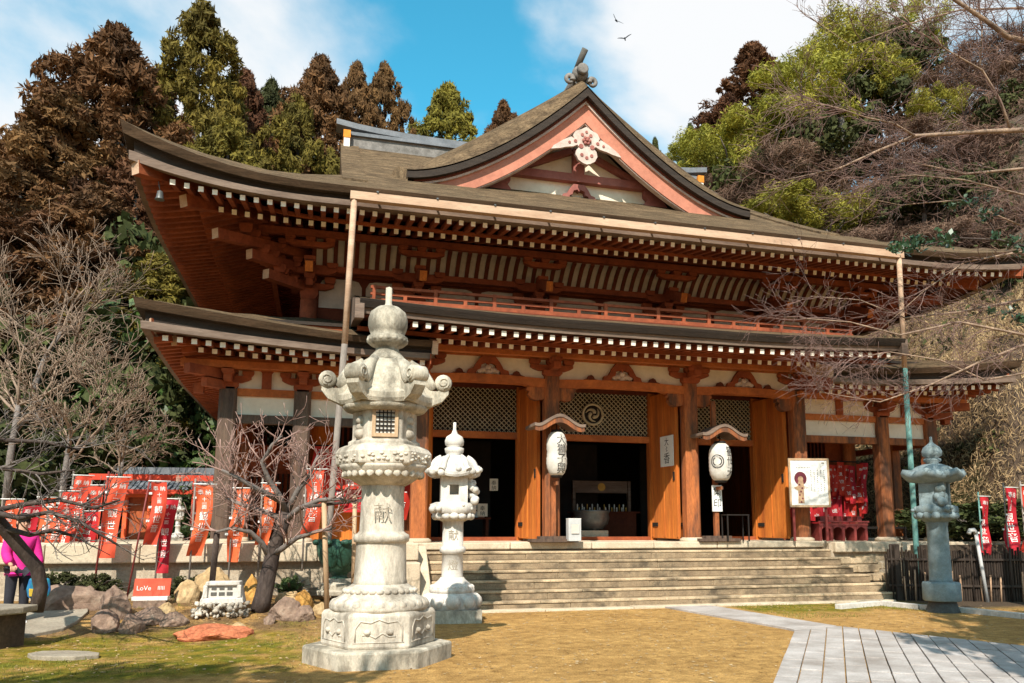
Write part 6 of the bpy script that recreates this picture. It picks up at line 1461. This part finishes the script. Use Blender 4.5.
for px, yt, Y, k, s_, lab, H in [(150, 318, 32, 'leaf', 1.2, 'dense dark green broadleaf tree below the lower left eave', 8), (112, 372, 31, 'leaf', .9, 'dark green bush left of the dense broadleaf tree', 5.5), (192, 388, 30, 'leaf', .9, 'dark green bush against the corner column', 5.2), (175, 270, 33, 'leaf2', 1.1, 'dark green bushy tree between the two left eaves', 9),
                          (105, 300, 31, 'leaf2', 1.1, 'dark bushy tree behind the pale bare trees', 8), (30, 330, 30, 'leaf2', 1.2, 'dark evergreen at the left edge behind bare twigs', 8), (75, 395, 28, 'leaf2', .9, 'shadowed evergreen above the far left banners', 4), (200, 485, 24, 'leaf', .35, 'small green shrub left of the corner column base', 1.9), (290, 575, 15.9, 'leaf', .07, 'tiny dark green plant at the foot of the stone wall', .45), (2, 455, 26, 'leaf2', 1.0, 'dark evergreen low at the left edge', 5), (-30, 250, 34, 'leaf2', 1.6, 'dark evergreen mass beyond the left edge', 9), (60, 570, 16.2, 'leaf2', .16, 'low dark shrub at the wall foot left of the boulders', .9), (98, 572, 16.3, 'leaf2', .11, 'small shrub under the tall orange banner at the wall foot', .6), (188, 574, 16.25, 'leaf2', .13, 'small shrub at the wall foot right of the red sign', .7), (240, 300, 30, 'leaf2', 1.0, 'dark evergreen glimpsed between the eaves', 7), (165, 225, 36, 'leaf2', 1.2, 'dark evergreen beneath the upper left eave corner', 8)]:
    tree('evergreen_bush', lab, px, yt, Y, k, s_, tall=5.5, group=GL, H=H, rz=px * .5)
GB = 'yellow green bamboo on the right slope'
for px, yt, Y, s_, lab, H in [(835, 35, 50, 1.5, 'bright yellow green bamboo clump highest on the right slope', 9), (800, 62, 48, 1.4, 'yellow green bamboo clump below the highest one', 8), (730, 118, 52, 1.4, 'yellow green bamboo clump right of the brown cedar', 8), (700, 132, 56, 1.1, 'small bamboo clump right of the gable slope', 6), (790, 190, 44, 1.3, 'lime green bamboo just above the right end of the main eave', 5), (825, 196, 43, 1.2, 'lime green bamboo at the right of the lime clump above the eave', 5), (850, 12, 56, 1.5, 'yellow green bamboo at the top of the right slope', 9), (905, 2, 60, 1.5, 'pale bamboo at the top right corner', 9)]:
    tree('bamboo_clump', lab, px, yt, Y, 'bamboo', s_, tall=6.2, group=GB, H=H, rz=px * .7, cat='bamboo')
GD = 'dark undergrowth on the right slope'
for px, yt, Y, k, s_, lab, H in [(770, 150, 50, 'leaf2', 1.3, 'dark shrub below the bamboo on the right slope', 7), (820, 120, 48, 'leaf2', 1.3, 'dark evergreen shrub beside the upper bamboo', 7), (850, 70, 52, 'leaf2', 1.4, 'dark evergreen at the upper right behind the branches', 8), (740, 170, 50, 'brown', 1.4, 'brown shrub just above the right eave', 6), (790, 130, 47, 'brown', 1.3, 'brown shrub among the dark evergreens', 6), (700, 165, 54, 'brown', 1.1, 'brown shrub low by the gable foot', 5), (860, 170, 44, 'brown', 1.4, 'brown bush above the right end of the eave', 6), (905, 120, 44, 'brown', 1.5, 'brown bush in the middle of the right slope', 5), (960, 60, 46, 'brown', 1.6, 'brown bush high on the right slope', 6), (1000, 150, 36, 'brown', 1.3, 'brown bush at the right edge of the slope', 5), (945, 180, 38, 'brown', 1.2, 'brown bush low on the right slope', 4), (1005, 20, 46, 'brown', 1.6, 'brown bush at the top right corner', 6), (965, 500, 18.2, 'leaf2', .55, 'dark shrub in the shade at the foot of the dry bank', 1.3), (1012, 497, 17.8, 'leaf2', .4, 'dark shrub behind the red banners on the right', 1.4), (1015, 420, 20.5, 'leaf2', .5, 'dark green shrub at the right edge of the bank', 2), (880, 60, 50, 'bamboo', 1.0, 'olive shrub on the right slope', 5),
    (950, 215, 30, 'brown', 1.0, 'brown bush just above the right eave end', 3.2), (1005, 195, 27, 'brown', .9, 'brown bush at the right edge above the camellia branch', 3), (920, 170, 36, 'leaf2', .8, 'dark green shrub amid brown brush on the right slope', 3.5), (985, 120, 38, 'brown', 1.4, 'wide brown bush in the upper middle of the right slope', 5), (1010, 90, 42, 'leaf2', .9, 'dark green shrub high at the right edge', 4), (935, 95, 44, 'bamboo', .8, 'small olive bamboo amid the brown brush', 4), (880, 215, 38, 'brown', 1.1, 'brown bush touching the right eave end', 4), (1020, 240, 24, 'leaf2', .6, 'dark green shrub behind the camellia branch', 2.4), (900, 30, 52, 'leaf2', 1.1, 'dark evergreen between the bamboo and the brown bushes at the top', 6), (975, 170, 33, 'leaf2', .6, 'small dark green shrub on the bare part of the right slope', 2.5)]:
    tree('shrub', lab, px, yt, Y, k, s_, tall=5.5, group=GD, H=H, rz=px * .9, cat='shrub')
q = random.Random(51); bt = thing('bare_tree', 'fine twigged leafless tree on the skyline at the top right', 'tree', at(832, 60, Y=56)); mb = MB(); path_branch(mb, [(0, 0, -5), (0, 0, 0), (.2, 0, 2.5)], .16, .1, n=6); mb.build('trunk', 'bark_grey', bt)
mb = MB()
for k in range(9): grow(mb, (0, 0, .3 + .25 * k), Vector((q.uniform(-1, 1), q.uniform(-1, 1), q.uniform(.6, 1.4))), 2.0, .05, 3, q, kids=(3, 4), minr=.018)
mb.build('crown', 'twig_pale', bt)

# dry brush that covers the bank (nobody could count it)
g = np.random.default_rng(77)
def scatter(name, n, xr, yr, size, mname, aspect, droop, seed, dmin=0, lift=.1):
    g = np.random.default_rng(seed); x = g.uniform(*xr, n); y = g.uniform(*yr, n); z = np.array([hill_h(a, b_) for a, b_ in zip(x, y)])
    k = z > dmin; x, y, z = x[k], y[k], z[k]; n = len(x); pos = np.stack([x, y, z + g.uniform(0, lift, n)], 1)
    e = .15; gx = np.array([hill_h(a + e, b_) for a, b_ in zip(x, y)]) - z; gy = np.array([hill_h(a, b_ + e) for a, b_ in zip(x, y)]) - z
    nm = np.stack([-gx / e, -gy / e, np.ones(n)], 1); nm /= np.linalg.norm(nm, axis=1)[:, None]
    pos += nm * g.uniform(0, lift * 2.5, n)[:, None]
    t_ = np.tile(np.array([0, 0, -1.0]), (n, 1)) * droop + g.normal(size=(n, 3)) * (1 - droop * .5) ; t_ /= np.linalg.norm(t_, axis=1)[:, None]
    nn = nm + g.normal(size=(n, 3)) * .6; b_ = np.cross(nn, t_); b_ /= np.linalg.norm(b_, axis=1)[:, None] + 1e-6
    s_ = size * (.5 + g.random(n))[:, None]
    v = np.stack([pos - t_ * s_, pos - b_ * s_ * aspect, pos + t_ * s_, pos + b_ * s_ * aspect], 1).reshape(-1, 3)
    me = bpy.data.meshes.new(name); me.vertices.add(4 * n); me.vertices.foreach_set('co', v.ravel()); me.loops.add(4 * n); me.loops.foreach_set('vertex_index', np.arange(4 * n, dtype=np.int32)); me.polygons.add(n); me.polygons.foreach_set('loop_start', np.arange(0, 4 * n, 4, dtype=np.int32)); me.polygons.foreach_set('loop_total', np.full(n, 4, dtype=np.int32)); me.update(calc_edges=True); me.materials.append(M[mname])
    o = bpy.data.objects.new(name, me); col.objects.link(o); o['kind'] = 'stuff'; return o
o = scatter('dry_grass', 210000, (18.4, 25), (16.5, 40), .10, 'straw', .09, .75, 1, .15); tag(o, 'dry straw coloured grass hanging down the steep bank', 'dry grass')
o = scatter('brushwood', 110000, (20, 52), (24, 62), .26, 'brush_brown', .05, .1, 2, 4, .5); tag(o, 'tangled brown brushwood covering the right slope', 'brushwood')
o = scatter('low_scrub', 9000, (19, 50), (22, 62), .14, 'cedar_green', .5, .2, 3, 3, .4); tag(o, 'green low scrub dotted over the right slope', 'scrub')
o = scatter('leaf_litter', 16000, (-60, 20), (40, 75), .4, 'cedar_brown', .4, .2, 4, .3, .5); tag(o, 'brown undergrowth on the wooded slope behind the hall', 'undergrowth')
# fallen leaves and pebbles on the earth
gl = np.random.default_rng(3); mb = MB(); nx_ = 0
rq = random.Random(90)
for k in range(5200):
    x = rq.uniform(-6, 14); y = rq.uniform(7.6, 16.2)
    if 7.0 < x < 8.6 and y > 11.5: continue
    s_ = rq.uniform(.008, .034); a = rq.uniform(0, 6.28); z = ground_h(x, y) + .006; c, s2 = math.cos(a) * s_, math.sin(a) * s_; tl = rq.uniform(.0, .012)
    mb.add([(x - c, y - s2, z), (x + s2 * .6, y - c * .6, z + tl), (x + c, y + s2, z + tl * .5), (x - s2 * .6, y + c * .6, z)], [(0, 1, 2, 3)], 0 if k % 3 else 1)
gb = MB()
for k in range(9000):
    x = rq.uniform(-6, 1.2) if k % 3 else rq.uniform(8.6, 12.5); y = rq.uniform(10.2, 16) if k % 3 else rq.uniform(13.4, 16)
    if math.sin(x * 2.1 + 1) + math.sin(y * 2.7 + x) + rq.uniform(-.8, .8) < .2: continue
    z = ground_h(x, y); a = rq.uniform(0, 6.28); h_ = rq.uniform(.015, .05); w_ = .006
    gb.add([(x - w_ * math.cos(a), y - w_ * math.sin(a), z), (x + w_ * math.cos(a), y + w_ * math.sin(a), z), (x + rq.uniform(-.02, .02), y + rq.uniform(-.02, .02), z + h_)], [(0, 1, 2)])
mat('moss_blade', (.20, .19, .03), (.11, .12, .02), scale=2, fine=.3)
og = gb.build('short_grass', 'moss_blade'); og['kind'] = 'stuff'; tag(og, 'short mossy grass in patches on the lawn', 'grass')
o = mb.build('fallen_leaves', ['rock_tan', 'straw']); o['kind'] = 'stuff'; tag(o, 'scattered pale fallen leaves and grit on the bare earth', 'leaves')

# ------------------------------------------------------------------ cherry tree whose branches reach in from the right
q = random.Random(9)
ch = thing('cherry_tree', 'bare cherry tree outside the right edge whose branches reach across the right of the photo', 'tree', (13.6, 10.6, 0)); B = ch.location
mb = MB(); path_branch(mb, [(0, 0, -.3), (.1, 0, 1.5), (0, .2, 3.0), (-.2, .2, 5.0), (-.1, .3, 7.5), (0, .3, 9.5)], .32, .14, n=12); mb.build('trunk', 'bark_grey', ch)
def cb(*p): return [at(x, y, Y=Y) - B for x, y, Y in p]
lim = [(cb((1120, 135, 11), (1024, 130, 11.2), (975, 132, 11.3), (915, 136, 11.5), (880, 150, 11.8), (840, 168, 12), (780, 181, 12.2)), .075, .014), (cb((915, 136, 11.5), (893, 123, 11.3), (868, 118, 11.2), (838, 108, 11.2), (800, 100, 11.2)), .03, .008),
       (cb((1120, 60, 11), (1030, 42, 10.8), (1008, 37, 10.8), (985, 20, 10.8), (955, 0, 10.8), (930, -20, 10.8)), .085, .045), (cb((1120, 160, 12), (1030, 168, 12), (965, 174, 12), (930, 166, 12.2), (890, 158, 12.4)), .05, .012),
       (cb((1010, 128, 11.2), (1000, 100, 11.2), (982, 70, 11.1), (950, 52, 11), (920, 32, 11), (890, 5, 11)), .038, .01), (cb((980, 66, 11.1), (982, 30, 11.1), (978, 0, 11.2)), .025, .012),
       (cb((1120, 330, 12), (1024, 335, 12.2), (960, 322, 12.4), (900, 335, 12.6), (850, 322, 12.8), (800, 318, 13)), .045, .009), (cb((1120, 300, 13), (1020, 300, 13), (960, 312, 13), (905, 318, 13.1), (860, 300, 13.2), (810, 296, 13.3)), .04, .008),
       (cb((1120, 370, 11.6), (1024, 345, 11.8), (980, 362, 12), (930, 385, 12.2), (880, 402, 12.4), (820, 392, 12.6)), .045, .009), (cb((1120, 260, 12.4), (1030, 250, 12.4), (965, 262, 12.5), (925, 290, 12.6), (880, 330, 12.8)), .035, .008),
       (cb((1120, 210, 11.5), (1024, 195, 11.5), (965, 180, 11.6), (915, 175, 11.8), (880, 178, 12)), .035, .008), (cb((1120, 200, 12.8), (1020, 225, 12.8), (960, 200, 12.8), (900, 205, 13), (850, 195, 13.1)), .03, .007), (cb((1120, 20, 11.5), (1020, 8, 11.6), (960, 10, 11.8), (905, 25, 12), (850, 45, 12.2), (800, 10, 12.4)), .035, .008),
       (cb((1120, 410, 11.6), (1030, 372, 11.8), (985, 380, 12), (940, 360, 12.2), (890, 352, 12.5), (840, 360, 12.7)), .035, .007)]
mb = MB()
for p, a, b_ in lim: path_branch(mb, p, a * .78, b_ * .6, n=7)
mb.build('limbs', 'branch_tan', ch)
mb = MB()
for p, a, b_ in lim:
    for k in range(19):
        f = q.uniform(.05, 1); o_, d = along(p, f); grow(mb, o_, (d + Vector((q.uniform(-.5, .3), q.uniform(-.7, .7), q.uniform(-.7, .7)))).normalized(), q.uniform(.5, 1.1), .010, 2, q, wig=.3, up=0, kids=(3, 5), seg=4, minr=.0032)
mb.build('twigs', 'twig_dark', ch)
# camellia branch with leaves
cm_ = thing('camellia_branch', 'leafy dark green evergreen branch hanging in at the right above the eave', 'branch', (12.6, 11.6, 5.0)); B = cm_.location
pb = [at(x, y, Y=Y) - B for x, y, Y in ((1120, 300, 11.6), (1040, 250, 11.8), (1000, 240, 11.9), (960, 238, 12), (920, 246, 12.1), (895, 250, 12.2))]; pb2 = [at(x, y, Y=Y) - B for x, y, Y in ((1120, 330, 11.6), (1030, 318, 11.6), (1010, 312, 11.7), (985, 318, 11.8))]; pb3 = [at(x, y, Y=Y) - B for x, y, Y in ((1000, 240, 11.9), (985, 215, 12), (960, 208, 12), (1000, 190, 11.9))]
mb = MB(); path_branch(mb, pb, .03, .008, n=6); path_branch(mb, pb2, .02, .006, n=6); path_branch(mb, pb3, .014, .006, n=6); mb.build('limbs', 'bark_dark', cm_)
cl = []
for p, n_, rr0 in ((pb, 26, .18), (pb2, 9, .13), (pb3, 8, .16)):
    for k in range(n_): o_, d = along(p, q.uniform(.2, 1)); cl.append((o_.x + q.uniform(-.1, .1), o_.y + q.uniform(-.2, .2), o_.z + q.uniform(-.06, .12), rr0 * q.uniform(.6, 1.2)))
mat('camellia_leaf', (.05, .11, .05), (.02, .05, .022), scale=2, rough=.35, fine=.3, spec=.6, trans=.1)
c = bpy.data.objects.new('leaves', leaf_mesh('leaves', cl, 26, .05, 'camellia_leaf', 4, aspect=.55, shell=.1)); col.objects.link(c); c.parent = cm_

# ------------------------------------------------------------------ bamboo fence at right
fn = thing('bamboo_fence', 'dark stake fence of uneven bamboo behind the right kerb', 'fence', (14.5, 15.4, 0)); B = fn.location; q = random.Random(14)
fa, fb_ = Vector((12.95, 16.35, 0)), Vector((17.6, 14.2, 0))
mb = MB(); n_ = 95
for k in range(n_):
    p = fa.lerp(fb_, k / n_) - B; h_ = q.uniform(1.05, 1.25); mb.beam((p.x, p.y, -.05), (p.x + q.uniform(-.02, .02), p.y, h_), .042, .03)
mb.build('palings', 'fence_dark', fn)
for k in range(24):
    p = fa.lerp(fb_, (k + .5) / 24 + q.uniform(-.01, .01)) - B; mb = MB(); hh = q.uniform(.55, .75) if k % 4 else q.uniform(1.2, 1.4); mb.tube([(p.x, p.y - .06, -.05), (p.x + q.uniform(-.03, .03), p.y - .07, hh)], .02, 6); mb.build('bamboo_stake', 'fence_pale' if k % 4 else 'fence_dark', fn)
mb = MB()
for z in (.35, .95): mb.beam(fa - B + Vector((0, -.05, z)), fb_ - B + Vector((0, -.05, z)), .04, .05)
mb.build('rail', 'fence_dark', fn)
a = at(978, 560, Y=15.3); t_ = thing('white_pole', 'leaning pale post in front of the right fence, with a hooked top', 'post', (a.x, 15.3, 0)); mb = MB(); mb.tube([(.18, 0, 0), (0, 0, 1.55)], .04, 8); mb.build('shaft', 'grey_box', t_); mb = MB(); mb.tube([(0, 0, 1.55), (-.05, 0, 1.63), (-.16, 0, 1.62), (-.2, 0, 1.54)], .05, 8); mb.build('hook', 'grey_box', t_)
mb = MB(); mb.box(13.1, 13.25, 16.2, 16.4, 0, 1.3); tag(mb.build('gate_post', 'fence_dark', bev=.01), 'dark square wooden post at the left end of the stake fence', 'post')
t_ = tag(MB().box(14.6, 19.0, 17.2, 18.4, -.1, 1.25).build('retaining_wall', 'soil'), 'shaded earth retaining wall behind the stake fence', 'wall')

# ------------------------------------------------------------------ birds
for i, (px, py, rz, lab) in enumerate([(616, 21, .4, 'upper black bird flying against the clouds'), (625, 39, -.5, 'lower black bird flying against the clouds')]):
    a = at(px, py, Y=58); t_ = thing('bird', lab, 'bird', a, rz, 'birds in the sky'); t_.rotation_euler = (R(50), R(20 - 30 * i), rz)
    vs_ = [(0, .32, 0), (0, .22, .03), (0, 0, .05), (0, -.25, .02), (0, -.42, 0)]
    mb = MB(); mb.tube(vs_, [.02, .06, .08, .05, .02], 8); mb.grid([[(-.06, -.5, 0), (.06, -.5, 0)], [(-.03, -.3, .01), (.03, -.3, .01)]])
    for sg in (-1, 1):
        mb.prism([(0, .12), (.25, .2), (.48, .1), (.62, -.12), (.42, -.08), (.2, -.1), (0, -.14)], (0, 0, .04), (sg, 0, .35), (0, 1, 0), (0, 0, .012))
    mb.build('body', 'bird_black', t_)

# ------------------------------------------------------------------ person in a pink jacket at the left edge
pz = at(20, 560, Y=14.6); px0 = pz.x; pb_ = Vector((px0, 14.6, ground_h(px0, 14.6)))
pe = thing('person', 'person in a bright pink jacket and dark trousers standing behind the dark leaning trunk', 'person', pb_, R(35))
def skin_body(name, joints, edges, mname, root=0, parent=None):
    me = bpy.data.meshes.new(name); me.from_pydata([j[0] for j in joints], edges, []); o = bpy.data.objects.new(name, me); col.objects.link(o); o.parent = parent
    md = o.modifiers.new('skin', 'SKIN'); md.use_smooth_shade = True
    for i, j in enumerate(joints):
        sv = me.skin_vertices[0].data[i]; sv.radius = (j[1], j[2] if len(j) > 2 else j[1]); sv.use_root = (i == root)
    sd = o.modifiers.new('sub', 'SUBSURF'); sd.levels = 1; sd.render_levels = 2
    # turn the modifiers into plain mesh so that the figure is one fixed surface
    dg = bpy.context.evaluated_depsgraph_get(); dg.update(); m2 = bpy.data.meshes.new_from_object(o.evaluated_get(dg)); o.modifiers.clear(); o.data = m2; m2.materials.clear(); m2.materials.append(M[mname])
    m2.polygons.foreach_set('use_smooth', [True] * len(m2.polygons)); return o
J = [((0, 0, .92), .13, .10), ((0, 0, 1.15), .12, .09), ((0, 0, 1.36), .14, .085), ((0, 0, 1.46), .055), ((0, -.01, 1.54), .075, .085), ((0, -.015, 1.63), .075, .095), ((0, 0, 1.70), .045, .05),
     ((-.17, 0, 1.38), .055), ((-.22, -.02, 1.12), .042), ((-.18, -.16, .95), .032), ((-.16, -.21, .92), .03), ((.17, 0, 1.38), .055), ((.23, -.02, 1.12), .042), ((.25, -.12, .92), .032), ((.25, -.15, .86), .03),
     ((-.09, 0, .84), .085), ((-.10, -.01, .48), .06), ((-.10, .02, .10), .042), ((-.10, -.12, .04), .04), ((.09, 0, .84), .085), ((.10, -.02, .48), .06), ((.11, .01, .10), .042), ((.11, -.13, .04), .04)]
Ed = [(0, 1), (1, 2), (2, 3), (3, 4), (4, 5), (5, 6), (2, 7), (7, 8), (8, 9), (9, 10), (2, 11), (11, 12), (12, 13), (13, 14), (0, 15), (15, 16), (16, 17), (17, 18), (0, 19), (19, 20), (20, 21), (21, 22)]
body = skin_body('body', J, Ed, 'skin', 0, pe)
def grow_r(idx, add): return [(J[i][0], J[i][1] + add, (J[i][2] if len(J[i]) > 2 else J[i][1]) + add) for i in idx]
jk = skin_body('jacket', [((0, 0, .80), .19, .15)] + grow_r([0, 1, 2, 7, 8, 9, 11, 12, 13], .035), [(0, 1), (1, 2), (2, 3), (3, 4), (4, 5), (5, 6), (3, 7), (7, 8), (8, 9)], 'pink_cloth', 1, pe)
tr_ = skin_body('trousers', grow_r([0, 15, 16, 17, 19, 20, 21], .022), [(0, 1), (1, 2), (2, 3), (0, 4), (4, 5), (5, 6)], 'dark_cloth', 0, pe)
mb = MB(); mb.ball((0, .012, 1.645), (.098, .115, .105), 14, 9); mb.ball((0, .06, 1.57), (.09, .07, .10), 12, 8); mb.build('hair', 'hair', pe)
mb = MB()
for sg in (-1, 1):
    mb.ball((sg * .033, -.098, 1.60), (.013, .008, .009), 8, 5, 1); mb.ball((sg * .085, .0, 1.59), (.014, .022, .032), 8, 5, 0)
mb.ball((0, -.112, 1.565), (.014, .02, .024), 8, 6, 0); mb.ball((0, -.10, 1.525), (.026, .008, .007), 8, 5, 2); mb.build('face_features', ['skin', 'hair', 'pink_paint'], body)
mb = MB()
for sg, hx_ in ((-1, (-.16, -.22, .90)), (1, (.25, -.16, .84))):
    for k in range(4):
        x = hx_[0] + (k - 1.5) * .018; mb.tube([(x, hx_[1], hx_[2] + .02), (x, hx_[1] - .02, hx_[2] - .035 - .006 * (k in (1, 2))), (x, hx_[1] - .012, hx_[2] - .065)], [.010, .009, .007], 6)
    mb.tube([(hx_[0] - sg * .03, hx_[1], hx_[2] + .03), (hx_[0] - sg * .05, hx_[1] - .02, hx_[2] - .0), (hx_[0] - sg * .04, hx_[1] - .03, hx_[2] - .03)], [.011, .010, .008], 6)
mb.build('fingers', 'skin', body)
mb = MB()
for sg in (-1, 1): mb.ball((sg * .105, -.06, .045), (.05, .13, .05), 10, 6)
mb.build('shoe', 'white_paint', pe)
bg_ = thing('cloth_bag', 'teal and yellow cloth bag at the side of the person in the pink jacket', 'bag', pb_ + Vector((.30, -.02, .42)), R(20)); mb = MB(); mb.prism([(-.13, 0), (.14, .01), (.17, .12), (.14, .30), (-.13, .31), (-.16, .14)], (0, -.06, 0), (1, 0, 0), (0, 0, 1), (0, .12, 0)); mb.build('pouch', 'teal_cloth', bg_, bev=.03); mb = MB(); mb.prism([(-.12, .03), (.05, .02), (.10, .12), (-.13, .15)], (0, -.068, 0), (1, 0, 0), (0, 0, 1), (0, .02, 0)); mb.build('patch', 'yellow_cloth', bg_, bev=.005); mb = MB(); mb.tube([(-.08, 0, .32), (-.05, 0, .44), (.05, 0, .44), (.08, 0, .32)], .012, 6); mb.build('handle', 'dark_cloth', bg_)

# evergreen trees that stand behind the viewer and throw the shade on the near ground
for i, (x, y, s_, H, lab) in enumerate([(-4.9, 1.6, .85, 9.2, 'broad evergreen tree that shades the lower left ground'), (-6.6, .4, .85, 10.5, 'tall evergreen tree that shades the near ground'), (-8.0, 1.0, 1.0, 9.0, 'evergreen tree that shades the stone bench'), (7.6, .9, .85, 14.4, 'tall evergreen tree that shades the right kerb')]):
    t_ = thing('evergreen_tree', lab, 'tree', (x, y, 0), i, 'evergreens behind the viewer'); c = bpy.data.objects.new('crown', CROWN['leaf']); col.objects.link(c); c.parent = t_; c.scale = (s_, s_, H / 5.5); tr_ = _tr['b'].copy(); col.objects.link(tr_); tr_.parent = t_; tr_.scale = (s_, s_, H / 5.5)
